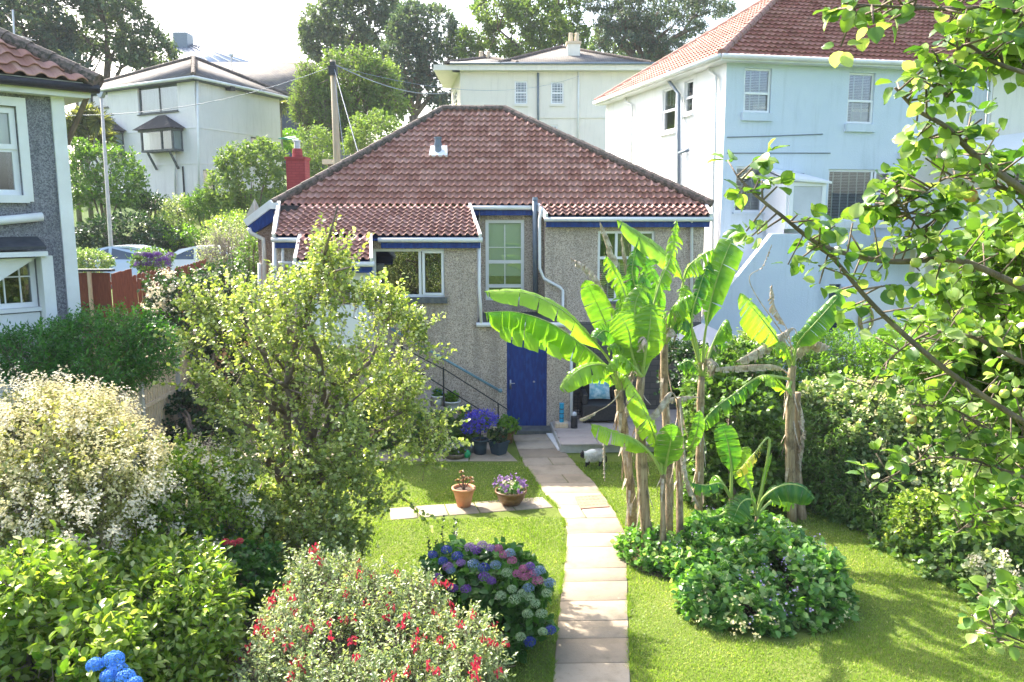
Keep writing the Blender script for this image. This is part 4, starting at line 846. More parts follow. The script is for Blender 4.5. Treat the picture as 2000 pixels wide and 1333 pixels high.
def stamp(pos, ax, nr, size, kind, width=1.0):
    """instance template; returns verts, faces"""
    tv, tf = TPL[kind]; n = len(pos); ax = unit(ax); nr = unit(nr-(nr*ax).sum(-1, keepdims=True)*ax); sd = np.cross(ax, nr); size = np.broadcast_to(np.asarray(size, float), (n,))[:, None, None]
    wv = np.broadcast_to(np.asarray(width, float), (n,))[:, None, None]
    v = pos[:, None, :]+size*(tv[None, :, 0:1]*wv*sd[:, None, :]+tv[None, :, 1:2]*ax[:, None, :]+tv[None, :, 2:3]*nr[:, None, :])
    k = len(tv); off = (np.arange(n)*k)[:, None, None]
    return v.reshape(-1, 3), [(f[None]+off).reshape(-1, f.shape[1]) for f in tf], k
def gapnoise(p, s, ph):
    return (np.sin(p[:, 0]*s+ph)*np.cos(p[:, 1]*s*1.13+2*ph)+np.sin(p[:, 2]*s*1.27+3*ph+p[:, 0]*s*.6)*np.cos(p[:, 1]*s*.7-ph)+.6*np.sin((p[:, 0]+p[:, 2])*s*2.3+ph))/2.0
def fill(blobs, n, shell=.45, gap=-.35, gs=3.0, ph=None, zmin=None, surf=.62):
    """points inside union of ellipsoids with outward directions"""
    b = np.array(blobs, float); wt = b[:, 6] if b.shape[1] > 6 else (b[:, 3]*b[:, 4]*b[:, 5])**.66; wt = wt/wt.sum(); ph = rng.uniform(0, 6) if ph is None else ph
    P_, O_ = [], []; got = 0
    while got < n:
        k = rng.choice(len(b), size=n*2, p=wt); d = rnd(n*2); rr = np.where(rng.random(n*2) < surf, 1-np.abs(rng.normal(0, .08, n*2)), shell+(1-shell)*rng.random(n*2)**.6)
        p = b[k, :3]+d*b[k, 3:6]*(rr*(1+.16*gapnoise(d*2.6+b[k, :3]*3, 1.0, ph)))[:, None]
        ok = gapnoise(p, gs, ph) > gap
        inside = np.zeros(len(p), bool)
        for q in b: inside |= (((p-q[:3])/q[3:6])**2).sum(1) < .5
        ok &= ~(inside & (rng.random(len(p)) < .75))
        if zmin is not None: ok &= p[:, 2] > zmin
        p, dd = p[ok], unit(d[ok]/b[k[ok], 3:6]); P_.append(p); O_.append(dd); got += len(p)
    return np.concatenate(P_)[:n], np.concatenate(O_)[:n]
def twigs(p, o, length, up=.4, jit=.5, inward=.6):
    d = unit(o*.7+np.array([0, 0, up])+rng.normal(size=p.shape)*jit); ln = length*(.5+.7*rng.random(len(p))+.9*(rng.random(len(p)) > .92)); return p-d*ln[:, None]*inward, d, ln
def twigleaves(base, d, ln, per, size, up=.6, droop=.15, spread=.9, sj=.35, kind='oval', width=1.0, t0=.15):
    n = len(base); t = t0+(1-t0)*(np.arange(per)+rng.random((n, per))*.7)/per
    pos = base[:, None, :]+d[:, None, :]*(ln[:, None, None]*t[..., None]); dd = np.repeat(d[:, None, :], per, 1).reshape(-1, 3); pos = pos.reshape(-1, 3)
    side = unit(np.cross(dd, rnd(len(pos)))); ax = unit(dd*(.45+.5*t.reshape(-1, 1))+side*spread+np.array([0, 0, -droop]))
    nr = unit(np.array([0, 0, up])+rng.normal(size=pos.shape)*.45+dd*.2)
    sz = size*(1-sj/2+sj*rng.random(len(pos)))
    return stamp(pos, ax, nr, sz, kind, width), len(pos)
def twigtubes(base, d, ln, r):
    n = len(base); s = unit(np.cross(d, rnd(n))); s2 = np.cross(d, s); tip = base+d*ln[:, None]
    v = np.stack([base+s*r, base-s*r*.5+s2*r*.87, base-s*r*.5-s2*r*.87, tip], 1).reshape(-1, 3); o = (np.arange(n)*4)[:, None, None]
    return v, [(np.array([(0, 1, 3), (1, 2, 3), (2, 0, 3)])[None]+o).reshape(-1, 3)]
def foliage(root, blobs, ntw, per, size, mat, length=.3, name='foliage', kind='oval', width=1.0, gap=-.35, gs=3.0, up=.4, jit=.5, droop=.15, twr=.004, twmat='bark', shell=.45, zmin=None, surf=.62, lup=.6, spread=.9, ph=None, rb=None):
    p, o = fill(blobs, ntw, shell, gap, gs, zmin=zmin, surf=surf, ph=ph); b, d, ln = twigs(p, o, length, up, jit)
    (v, f, k), n = twigleaves(b, d, ln, per, size, up=lup, droop=droop, kind=kind, width=width, spread=spread)
    r = np.repeat(np.clip(np.repeat(rng.normal(.5, .22, ntw), per)+rng.normal(0, .2, n), 0, 1), k)
    fo = npmesh(name, v, f, M[mat], root, r=r)
    if twr:
        tv_, tf_ = twigtubes(b, d, ln, twr); npmesh('twigs', tv_, tf_, M[twmat], root)
    return b, d, ln
def limbs(root, base, targets, r0, mat='bark', name='branch', subs=3, wob=.12, rt=None, fork=.35, trunk_h=None, tname='trunk'):
    """trunk to a fork then curved limbs to the targets"""
    base = Vector(base); c = sum((Vector(t) for t in targets), Vector())/len(targets); fk = base.lerp(c, fork); fk.z = base.z+(trunk_h if trunk_h else (c.z-base.z)*fork)
    m = MB(); pts = [base-Vector((0, 0, .1))]+[base.lerp(fk, t)+Vector((random.uniform(-1, 1), random.uniform(-1, 1), 0))*wob*r0*2 for t in (.15, .4, .7, 1)]
    m.tube(pts, [r0*1.35, r0*1.1, r0, r0*.9, r0*.82], 10); m.build(tname, M[mat], root, smooth=True)
    m = MB(); rt = rt or r0*.12
    for t in targets:
        t = Vector(t); L_ = (t-fk).length; q = [fk]
        for k in range(1, 6):
            s = k/5; w_ = L_*wob*math.sin(s*math.pi)*.6; q.append(fk.lerp(t, s)+Vector((random.uniform(-w_, w_), random.uniform(-w_, w_), L_*.08*math.sin(s*math.pi)+random.uniform(-w_, w_)*.3)))
        m.tube(q, [r0*.62*(1-s)+rt*s for s in (0, .2, .4, .6, .8, 1)], 6)
        for k in range(subs):
            a = q[random.choice((2, 3, 4))]; e = a+Vector((random.uniform(-1, 1), random.uniform(-1, 1), random.uniform(.1, 1))).normalized()*L_*random.uniform(.25, .45); m.tube([a, a.lerp(e, .5)+Vector((0, 0, .03)), e], [r0*.25, r0*.14, rt*.6], 5)
    m.build(name, M[mat], root, smooth=True)
def B(px, py, Y, rpx, rpy, ry, w=None):
    p = P(px, py, Y); s = Y/F; t = (p.x, Y, p.z, rpx*s, ry, rpy*s); return t+((w,) if w else ())
g = leafm
M['lf_pear'] = g('pear_leaves', (.13, .2, .035), (.44, .5, .17), .42, .26, c3=(.8, .8, .5))
M['lf_apple'] = g('apple_leaves', (.06, .15, .03), (.22, .34, .06), .45, .3, c3=(.45, .52, .25))
M['lf_privet'] = g('privet_leaves', (.025, .11, .015), (.09, .26, .035), .35, .4)
M['lf_cream'] = g('cream_tinted_leaves', (.12, .17, .04), (.5, .48, .2), .4, .5)
M['lf_dark'] = g('dark_leaves', (.012, .04, .012), (.045, .1, .03), .3, .4)
M['lf_mid'] = g('mid_green_leaves', (.06, .14, .03), (.17, .28, .06), .4, .4)
M['lf_bright'] = g('bright_leaves', (.09, .22, .02), (.22, .38, .04), .5, .38)
M['lf_laurel'] = g('glossy_leaves', (.07, .17, .015), (.34, .44, .07), .44, .26, c3=(.6, .64, .28))
M['lf_grey'] = g('grey_green_leaves', (.14, .21, .09), (.42, .48, .24), .35, .38, c3=(.7, .7, .42))
M['lf_hyd'] = g('hydrangea_leaves', (.03, .1, .02), (.08, .2, .035), .4, .4)
M['lf_far'] = g('far_tree_leaves', (.07, .11, .07), (.16, .22, .12), .35, .6, c3=(.24, .28, .14))  # leaf colours paled to carry distance haze
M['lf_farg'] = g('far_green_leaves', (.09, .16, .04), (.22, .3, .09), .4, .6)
M['lf_farb'] = g('far_haze_blue_leaves', (.05, .09, .075), (.12, .17, .12), .3, .6, c3=(.2, .24, .12))  # bluish distance haze is mixed into these leaf colours
M['lf_cov'] = g('ground_leaves', (.05, .16, .03), (.2, .38, .08), .42, .35, c3=(.5, .58, .26))
M['lf_euo'] = g('pale_rimmed_leaves', (.07, .16, .04), (.3, .38, .15), .38, .4, c3=(.66, .66, .45))
M['lf_cord'] = g('strap_leaves', (.14, .18, .05), (.34, .34, .12), .35, .5)
for k, c_ in dict(fl_white=(.88, .8, .58), fl_cream=(.8, .72, .36), fl_red=(.62, .04, .08), fl_purple=(.15, .05, .3), fl_blue=(.03, .05, .3), fl_sky=(.08, .3, .8), fl_pink=(.42, .12, .24), fl_mauve=(.3, .16, .4), fl_green=(.3, .42, .22), fl_lilac=(.5, .42, .7), fl_lobelia=(.1, .08, .62), fl_slate=(.16, .25, .38)).items():
    M[k] = g(k.replace('fl_', '')+'_petals', tuple(x*.7 for x in c_), c_, .3, .6, back=(1, 1, 1))
def scatterfl(root, blobs, n, per, rad, size, mat, name='blossom', kind='flower', zmin=None, gap=-.3, gs=3, upb=.4, surf=1.0, kindp='stuff', ph=None, elong=1.0):
    """clusters of small blossoms"""
    p, o = fill(blobs, n, .9, gap, gs, surf=surf, zmin=zmin, ph=ph); ok = o[:, 2] > -.25
    p, o = p[ok], o[ok]; n = len(p); o = unit(o+np.array([0, 0, upb])); q = np.repeat(p, per, 0)+np.repeat(o, per, 0)*(rng.random((n*per, 1))*rad*elong*1.6)+rng.normal(size=(n*per, 3))*rad*.45
    nn = unit(np.repeat(o, per, 0)+rng.normal(size=q.shape)*.5); v, f, k = stamp(q, unit(np.cross(nn, rnd(len(q)))), nn, size*(.7+.6*rng.random(len(q))), kind)
    return npmesh(name, v, f, M[mat], root, r=np.repeat(rng.random(len(q)), k), kind=kindp)
# --- 1 pear-like fruit tree, left of centre
pt = thing('fruit_tree', 'bushy pale green fruit tree on the lawn in front of the cottage porch', 'tree', tuple(G(590, 1092)))
pb_ = [B(620, 690, 11.2, 150, 150, 1.0), B(510, 660, 11.0, 120, 130, .9), B(720, 690, 11.3, 110, 140, .9), B(640, 570, 11.2, 60, 90, .5), B(480, 600, 11.2, 80, 60, .6), B(590, 830, 10.7, 165, 130, 1.1), B(690, 840, 11.0, 120, 110, 1.0), B(775, 770, 11.4, 50, 70, .5), B(435, 740, 10.9, 50, 80, .5), B(640, 500, 11.3, 28, 45, .3), B(745, 600, 11.3, 40, 50, .4), B(825, 660, 11.4, 18, 50, .2), B(500, 940, 10.6, 110, 80, .8), B(650, 960, 10.6, 120, 60, .7), B(460, 1030, 10.3, 80, 60, .5), B(620, 1030, 10.2, 110, 50, .5), B(540, 1060, 9.9, 70, 40, .4), B(610, 1075, 9.8, 90, 35, .4), B(720, 950, 10.6, 80, 60, .4), B(385, 600, 11.2, 30, 35, .3), B(840, 860, 11.2, 40, 60, .3), B(375, 670, 11, 30, 15, .2)]
foliage(pt, pb_, 2600, 12, .054, 'lf_pear', .42, gap=-.12, gs=3.2, jit=.35, up=.75, twr=.0045, shell=.1, surf=.45, width=.85)
spr = [(640, 445, 11.3), (600, 465, 11.3), (690, 470, 11.3), (730, 545, 11.3), (835, 625, 11.4), (770, 590, 11.3), (350, 560, 11.1), (330, 640, 11), (335, 735, 10.9), (870, 700, 11.4), (905, 860, 11.2), (890, 815, 11.2), (830, 1010, 10.8), (385, 545, 11.2), (545, 545, 11.2), (480, 560, 11.2), (590, 540, 11.3)]
b_ = np.array([tuple(P(*s)) for s in spr]); c_ = np.array(tuple(P(610, 760, 11.1))); d_ = unit(b_-c_+np.array([0, 0, .5])); b_ = np.repeat(b_, 3, 0)-np.repeat(d_, 3, 0)*.45+rng.normal(size=(len(spr)*3, 3))*.05; d_ = unit(np.repeat(d_, 3, 0)+rng.normal(size=b_.shape)*.15); ln_ = np.full(len(b_), .6)
(v, f, k), n = twigleaves(b_, d_, ln_, 13, .065, kind='oval', width=.85, spread=.8); npmesh('shoot_leaves', v, f, M['lf_pear'], pt, r=np.repeat(rng.random(n), k)); tv_, tf_ = twigtubes(b_, d_, ln_, .007); npmesh('shoots', tv_, tf_, M['bark'], pt)
limbs(pt, G(590, 1092), [P(620, 560, 11.2), P(480, 640, 11), P(740, 660, 11.3), P(560, 700, 10.6), P(660, 760, 11.6), P(420, 780, 10.8), P(800, 800, 11.3), P(500, 900, 10.3), P(640, 480, 11.3), P(460, 1010, 10.3), P(700, 930, 10.8), P(560, 600, 11.5)], .13, trunk_h=.75, wob=.22, mat='bark')
foliage(pt, [B(600, 1010, 10.0, 110, 60, .45), B(560, 1060, 9.8, 90, 45, .4), B(660, 1050, 10.1, 70, 40, .35), B(500, 1000, 10.1, 80, 50, .4)], 560, 11, .054, 'lf_pear', .36, gap=-.3, name='low_foliage', width=.85, twr=.004, shell=.1, surf=.3)
# --- left-hand bed
def shrub(name, label, cat, base, blobs, ntw, per, size, mat, stem=.05, group=None, ns=7, **k):
    t = thing(name, label, cat, tuple(base), group); foliage(t, blobs, ntw, per, size, mat, **k)
    if stem:
        m = MB()
        for i in range(ns):
            q = blobs[i % len(blobs)]; e = Vector((q[0]+random.uniform(-.5, .5)*q[3], q[1]+random.uniform(-.5, .5)*q[4], q[2]+random.uniform(0, .6)*q[5])); a = Vector(base)+Vector((random.uniform(-.1, .1), random.uniform(-.1, .1), -.03)); mid = a.lerp(e, .5)+Vector((random.uniform(-.1, .1), random.uniform(-.1, .1), .1*(e-a).length))
            m.tube([a, mid, e], [stem, stem*.6, stem*.2], 6)
        m.build('stem', M['bark'], t, smooth=True)
    return t
bl1 = [B(90, 880, 8.6, 160, 100, 1.1), B(50, 830, 8.8, 100, 60, .8), B(165, 835, 8.7, 60, 45, .5), B(200, 930, 8.3, 110, 90, .8), B(60, 980, 8.0, 120, 110, .9), B(235, 920, 8.5, 45, 50, .4)]
s1 = shrub('flowering_privet', 'huge rounded shrub smothered in creamy white blossom at the left edge', 'shrub', G(120, 1180), bl1, 1700, 9, .055, 'lf_cream', length=.28, up=.6, gap=-.5, width=.6)
scatterfl(s1, bl1, 1900, 13, .06, .032, 'fl_cream', upb=1.0, elong=1.6, gap=-.5)
scatterfl(s1, [B(130, 1010, 7.8, 170, 90, .7), B(50, 775, 9.0, 60, 30, .4), B(100, 835, 8.6, 150, 65, .8), B(260, 960, 8.1, 60, 70, .4), B(110, 1080, 7.6, 130, 50, .4)], 190, 40, .085, .032, 'fl_white', upb=.9, elong=1.5, gap=-.6, name='white_panicle')
bl2 = [B(400, 960, 9.6, 90, 80, .7), B(330, 1000, 9.2, 60, 80, .6), B(440, 1030, 9.2, 60, 60, .5), B(360, 900, 10, 50, 40, .4), B(300, 1050, 8.8, 60, 60, .5)]
s2 = shrub('mock_orange', 'leafy shrub with clusters of white flowers left of the fruit tree trunk', 'shrub', G(380, 1130), bl2, 950, 9, .06, 'lf_laurel', length=.32, up=.6, gap=-.5, width=.7)
scatterfl(s2, bl2, 190, 22, .075, .035, 'fl_white', name='white_flowers', upb=.6)
bl3 = [B(330, 1210, 7.3, 120, 110, .8), B(300, 1150, 7.6, 130, 70, .7), B(400, 1250, 7.1, 60, 90, .5), B(260, 1290, 6.8, 120, 80, .6)]
s3 = shrub('laurel_bush', 'rounded bright yellow-green bush with pointed glossy leaves, bottom left', 'shrub', G(320, 1420), bl3, 1900, 9, .085, 'lf_laurel', length=.38, up=.8, width=.48, gap=-.8, kind='oval')
bl4 = [B(60, 1190, 6.6, 140, 110, .7), B(120, 1290, 6.2, 160, 90, .6), B(10, 1300, 6.2, 80, 90, .5)]
s4 = shrub('hydrangea_bush', 'broad-leaved bush in the bottom left corner carrying vivid sky-blue flower heads', 'shrub', G(80, 1480), bl4, 1100, 8, .09, 'lf_laurel', length=.36, up=.8, width=.62, gap=-.8, kind='oval')
def head(center, r, petals_, psize, mat, seed=0, flat=.8):
    n = petals_; i = np.arange(n)+.5; ph = np.arccos(1-1.35*i/n); th = np.pi*(1+5**.5)*i; d = np.stack([np.cos(th)*np.sin(ph), np.sin(th)*np.sin(ph), np.cos(ph)], 1); p = np.array(center)+d*np.array([r, r, r*flat])+rng.normal(size=d.shape)*r*.05
    v, f, k = stamp(p, unit(np.cross(d, rnd(n))), d, psize*(.85+.3*rng.random(n)), 'flower'); return v, f, np.repeat(rng.random(n), k)
def heads(root, spots, Y, r, mat, n=90, ps=.03, name='flower_head', tilt=0):
    for s in spots:
        c_ = P(s[0], s[1], s[2] if len(s) > 2 else Y); v, f, rr = head(tuple(c_), r*random.uniform(.85, 1.15), n, ps, mat); npmesh(name, v, f, M[mat], root, r=rr)
        ms = MB(); ms.tube([c_, c_-Vector((0, 0, .25))], .006, 5)
heads(s4, [(185, 1300, 5.35), (222, 1290, 5.4), (228, 1312, 5.35), (212, 1322, 5.3), (245, 1325, 5.3), (262, 1338, 5.25)], 6, .06, 'fl_sky', 150, .022)
blf = [B(640, 1150, 7.9, 75, 50, .5), B(725, 1180, 7.7, 75, 48, .5), B(820, 1185, 7.7, 60, 45, .45), B(565, 1230, 7.4, 65, 60, .5), B(900, 1255, 7.3, 70, 50, .5), B(760, 1260, 7.2, 110, 60, .6), B(640, 1270, 7.1, 110, 65, .6), B(840, 1325, 6.8, 120, 50, .5), B(520, 1320, 6.9, 50, 60, .4), B(955, 1295, 7.1, 35, 40, .3), B(690, 1340, 6.6, 140, 50, .5), B(600, 1110, 8.0, 30, 30, .25)]
s5 = shrub('fuchsia_bush', 'wide grey-green fuchsia bush dotted with drooping red flowers, bottom centre', 'shrub', G(720, 1440), blf, 3000, 10, .042, 'lf_grey', length=.36, up=1.0, width=.5, gap=-.6, gs=5)
fp, fo_ = fill(blf, 300, .95, -.5, 5, surf=1.0); fp = fp+fo_*np.array([.07, .09, .1]); fp = fp[(fo_[:, 2] > .1) & (fo_[:, 1] < .4)][:97]
fproto = None
for i, q in enumerate(fp):
    if fproto is None or i % 12 == 0:
        n = 9; base_ = rng.normal(size=(n, 3))*np.array([.02, .02, .022]); ax = np.tile([0, 0, -1.0], (n, 1))+rng.normal(size=(n, 3))*.35; v, f, k = stamp(base_, ax, rnd(n), .042, 'oval', .55); fproto = npmesh('flower', v, f, M['fl_red'], s5, r=np.repeat(rng.random(n), k)); o_f = fproto
    else: o_f = fproto.copy(); C.objects.link(o_f)
    o_f.location = Vector(q)+Vector((0, 0, .01))-WL[s5.name]; o_f.rotation_euler.z = random.uniform(0, 6)
blh = [B(960, 1150, 8.9, 110, 75, .7), B(890, 1120, 9.0, 60, 50, .5), B(1010, 1180, 8.7, 65, 80, .5), B(960, 1230, 8.5, 90, 50, .6)]
s6 = shrub('hydrangea_bush', 'dense mounded hydrangea with blue, purple and pink flower heads beside the path', 'shrub', G(970, 1290), blh, 800, 7, .1, 'lf_hyd', length=.2, up=.5, width=.85, gap=-.9)
for mat, sp_ in dict(fl_blue=[(845, 1085), (872, 1075), (893, 1088), (865, 1097), (945, 1110), (850, 1140)], fl_purple=[(885, 1150), (910, 1152), (946, 1128), (960, 1136), (1035, 1108), (855, 1128), (930, 1076)], fl_mauve=[(918, 1070), (942, 1066), (900, 1100), (875, 1108), (958, 1072)], fl_pink=[(973, 1072), (1000, 1096), (1010, 1122), (1025, 1128), (1040, 1122), (1022, 1112), (985, 1085), (1050, 1135)], fl_slate=[(925, 1103), (995, 1082), (968, 1105), (1032, 1150), (1055, 1115), (880, 1115), (1046, 1120), (1074, 1140)], fl_green=[(1000, 1152), (1020, 1160), (1035, 1168), (1045, 1180), (978, 1165), (1005, 1172), (1068, 1160), (1058, 1200), (990, 1120), (1030, 1200), (1060, 1235), (1017, 1245)]).items(): heads(s6, [(x, y, 8.42 - (y-1070)*.003 + abs(x-960)*.0005) for x, y in sp_], 8, .052, mat, 60, .026)
heads(s6, [(1035, 1255, 8.05), (1075, 1232, 8.1)], 8, .06, 'fl_blue', 60, .03)
# tall wispy shoots behind the hydrangea
ws_ = shrub('weedy_shoots', 'thin upright leafy shoots standing on the lawn behind the hydrangea', 'plant', G(880, 1120), [B(880, 1100, 9.6, 20, 20, .2)], 20, 5, .04, 'lf_dark', stem=0, length=.2)
b_ = np.array([tuple(P(x, 1110, 9.7)) for x in (850, 862, 875, 890, 893, 905, 840)]); d_ = unit(np.array([(0, 0, 1)]*7)+rng.normal(size=(7, 3))*.08); ln_ = np.array([.35, .7, .5, .75, .6, .3, .4])
(v, f, k), n = twigleaves(b_, d_, ln_, 40, .032, kind='oval', width=.8, spread=1); npmesh('foliage', v, f, M['lf_dark'], ws_, r=np.repeat(rng.random(n), k)); tv_, tf_ = twigtubes(b_, d_, ln_, .006); npmesh('stems', tv_, tf_, M['bark'], ws_)
# dark under-shrub right of mock orange
shrub('rose_bush', 'dark green bush with a few deep red blooms beneath the fruit tree', 'shrub', G(480, 1190), [B(500, 1120, 8.9, 70, 60, .6), B(440, 1100, 8.9, 60, 60, .5), B(560, 1150, 8.6, 50, 40, .4)], 420, 9, .065, 'lf_hyd', length=.22, gap=-.8)
heads(bpy.data.objects[[o.name for o in C.objects if o.name.startswith('rose_bush')][0]], [(455, 1062, 8.6), (468, 1058, 8.6), (440, 1060, 8.6)], 8, .035, 'fl_red', 30, .03, 'bloom')
# green privet hedge bush by the roughcast house
blp = [B(190, 690, 13, 120, 70, .9), B(270, 690, 13.2, 70, 60, .8), B(110, 690, 12.6, 90, 60, .8), B(60, 700, 12, 70, 50, .7), B(160, 725, 12.4, 120, 45, .8), B(250, 640, 13.3, 50, 30, .5)]
shrub('privet_bush', 'dense deep green feathery bush in front of the roughcast house', 'shrub', G(200, 900), blp, 1900, 11, .075, 'lf_privet', length=.42, up=.7, width=.35, gap=-.7, kind='dia')
# far side of the fence: dark ceanothus with white roses
blc = [B(400, 620, 19.5, 90, 80, 1.0), B(340, 590, 20, 55, 60, .8), B(430, 560, 20, 70, 40, .8), B(360, 670, 18.8, 70, 50, .8), B(450, 690, 19, 60, 70, .8)]
sc1 = shrub('climbing_shrub', 'big dark shrub with white rose clusters above the timber fence', 'shrub', G(400, 860), blc, 1500, 9, .075, 'lf_dark', length=.4, gap=-.8, kind='dia')
scatterfl(sc1, [B(310, 590, 19, 28, 45, .3), B(330, 560, 19, 20, 20, .2)], 60, 14, .08, .06, 'fl_white', name='rose_blooms')
bls = [B(370, 820, 17.2, 50, 60, .6), B(410, 860, 16.6, 60, 50, .6), B(350, 790, 17.8, 25, 40, .3), B(330, 910, 15.5, 40, 30, .4)]
shrub('shady_shrub', 'dark shrub growing against the foot of the timber fence', 'shrub', G(390, 905), bls, 650, 9, .075, 'lf_dark', length=.3, kind='dia', gap=-.9)
# --- hillside shrubs
def far(name, label, cat, px, py, Y, rx, ry, n, mat, size=.16, group=None, extra=(), gap=-.6, kind='dia', d_=1.5, width=.6, length=.6, stem=.06):
    z0 = float(tz(P(px, py, Y).x, Y)); return shrub(name, label, cat, (P(px, py, Y).x, Y, z0), [B(px, py, Y, rx, ry, d_)]+[B(*e) for e in extra], n, 8, size, mat, stem=stem, length=length, gap=gap, kind=kind, width=width, group=group, ns=5)
far('garden_bush', 'large rounded green bush below the hillside house, behind the lamp post', 'shrub', 200, 345, 42, 75, 60, 700, 'lf_mid', .2, extra=[(150, 340, 42, 40, 60, 1.5), (250, 370, 41, 35, 35, 1.2)])
far('garden_bush', 'pale green rounded bush right of the hillside house, beside the red chimney', 'shrub', 485, 350, 42, 60, 62, 700, 'lf_farg', .2, extra=[(440, 370, 41, 35, 35, 1.2), (520, 310, 43, 35, 35, 1.3), (460, 320, 42, 30, 25, 1)])
far('garden_bush', 'dark spreading bush on the bank above the parked cars', 'shrub', 240, 455, 38.5, 90, 35, 650, 'lf_dark', .16, extra=[(310, 470, 38, 40, 25, 1), (190, 470, 38.4, 40, 25, .8)])
far('garden_bush', 'bright lime-green low bush in front of the stone bank', 'shrub', 362, 462, 39, 30, 17, 220, 'lf_bright', .12)
far('garden_bush', 'small grey-leaved shrub at the edge of the hillside lawn', 'shrub', 352, 408, 41.5, 22, 22, 180, 'lf_grey', .12)
far('garden_bush', 'spiky dark green clump on the edge of the hillside lawn', 'shrub', 400, 402, 41, 24, 22, 180, 'lf_mid', .3, width=.15)
far('garden_bush', 'yellow-green straggly bush behind the picket fence', 'shrub', 450, 450, 34, 45, 28, 320, 'lf_laurel', .1, extra=[(480, 440, 34, 25, 25, .8)])
tw = far('twiggy_bush', 'brown twiggy half-bare bush left of the cottage side porch', 'shrub', 450, 490, 27, 55, 50, 380, 'lf_grey', .06, length=.9)
b_, d_, ln_ = twigs(*fill([B(450, 500, 27, 55, 50, .9)], 500, .2), .9, .9, .4); tv_, tf_ = twigtubes(b_, d_, ln_, .012); npmesh('bare_twigs', tv_, tf_, M['bark_pale'], tw)
far('garden_bush', 'fresh green bush hugging the corner of the cottage side porch', 'shrub', 490, 510, 24, 20, 50, 260, 'lf_mid', .09, d_=.6)
far('flowering_bush', 'pale yellow-pink bush in front of the silver car', 'shrub', 178, 510, 27, 42, 20, 320, 'lf_euo', .08, d_=.7, length=.3)
rh = far('rhododendron', 'bush of vivid purple flower trusses above the picket fence', 'shrub', 295, 508, 26.5, 40, 18, 260, 'lf_mid', .09, d_=.7, length=.3)
heads(rh, [(262+random.uniform(0, 70), 497+random.uniform(0, 24), 25.9) for _ in range(26)], 26, .1, 'fl_purple', 40, .05)
far('garden_bush', 'low bush of mixed green on the bank beside the gate', 'shrub', 330, 440, 40, 40, 16, 250, 'lf_farg', .12)
far('garden_bush', 'rough green scrub under the hillside house wall', 'shrub', 290, 395, 43, 35, 12, 200, 'lf_dark', .14)
far('clipped_hedge', 'clipped bright green hedge below the dark blue building', 'hedge', 565, 275, 62, 22, 16, 260, 'lf_bright', .2, stem=0)
far('round_bush', 'bright green rounded bush right of the telegraph pole', 'shrub', 730, 265, 40, 48, 40, 500, 'lf_farg', .15, extra=[(700, 290, 40, 30, 25, 1)])
far('round_bush', 'dense olive-green bush left of the telegraph pole', 'shrub', 615, 290, 40, 32, 42, 500, 'lf_farg', .14, extra=[(625, 330, 40, 35, 40, 1.2)])
# --- big trees on the hill
def tree(label, px, py, Y, blobs, n, mat, tr=.35, size=.3, name='tree', gap=-.3, gs=.8, per=9, thick=1.0, trunks=None, width=.7, up=.3, length=1.0, surf=.5, th=None, kind='dia'):
    bx_ = P(px, py, Y).x; z0 = float(tz(bx_, Y)); t = thing(name, label, 'tree', (bx_, Y, z0), 'trees on the hill behind the houses'); bb = [B(q[0], q[1], Y+(q[5] if len(q) > 5 else 0), q[2], q[3], q[4]) for q in blobs]
    foliage(t, bb, n, per, size, mat, length=length, gap=gap, gs=gs, twr=.02*thick, kind=kind, up=up, width=width, surf=surf, shell=.2)
    limbs(t, (bx_, Y, z0), [q[:3] for q in bb], tr, trunk_h=th, wob=.15, rt=.05)
    return t
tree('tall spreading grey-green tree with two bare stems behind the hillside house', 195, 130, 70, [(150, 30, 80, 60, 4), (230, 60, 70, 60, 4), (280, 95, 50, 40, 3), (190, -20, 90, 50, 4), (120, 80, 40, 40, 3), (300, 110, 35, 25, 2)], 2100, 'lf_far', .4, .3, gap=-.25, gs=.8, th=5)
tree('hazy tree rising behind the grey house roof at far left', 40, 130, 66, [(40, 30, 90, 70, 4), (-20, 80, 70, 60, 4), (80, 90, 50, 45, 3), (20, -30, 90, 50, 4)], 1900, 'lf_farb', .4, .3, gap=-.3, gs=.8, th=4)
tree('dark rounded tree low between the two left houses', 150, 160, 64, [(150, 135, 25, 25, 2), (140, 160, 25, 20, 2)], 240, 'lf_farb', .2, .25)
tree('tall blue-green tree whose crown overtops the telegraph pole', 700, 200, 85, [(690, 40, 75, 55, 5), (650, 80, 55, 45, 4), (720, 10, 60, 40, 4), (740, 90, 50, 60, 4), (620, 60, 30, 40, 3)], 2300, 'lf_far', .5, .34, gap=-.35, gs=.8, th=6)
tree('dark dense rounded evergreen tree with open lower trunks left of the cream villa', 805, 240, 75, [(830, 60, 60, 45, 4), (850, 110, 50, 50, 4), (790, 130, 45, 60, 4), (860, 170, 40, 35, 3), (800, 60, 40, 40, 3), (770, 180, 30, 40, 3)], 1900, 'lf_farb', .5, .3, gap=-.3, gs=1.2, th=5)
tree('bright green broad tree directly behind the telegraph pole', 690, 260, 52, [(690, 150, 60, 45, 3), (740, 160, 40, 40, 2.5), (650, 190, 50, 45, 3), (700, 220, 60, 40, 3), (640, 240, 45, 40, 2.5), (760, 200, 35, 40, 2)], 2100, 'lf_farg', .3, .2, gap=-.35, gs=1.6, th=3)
tree('feathery grey-green conifer left of the telegraph pole', 615, 260, 50, [(610, 200, 28, 50, 2), (600, 150, 16, 25, 1.2), (640, 230, 35, 50, 2), (590, 215, 20, 25, 1.5)], 900, 'lf_farg', .2, .2, width=.3, up=.8, th=2)
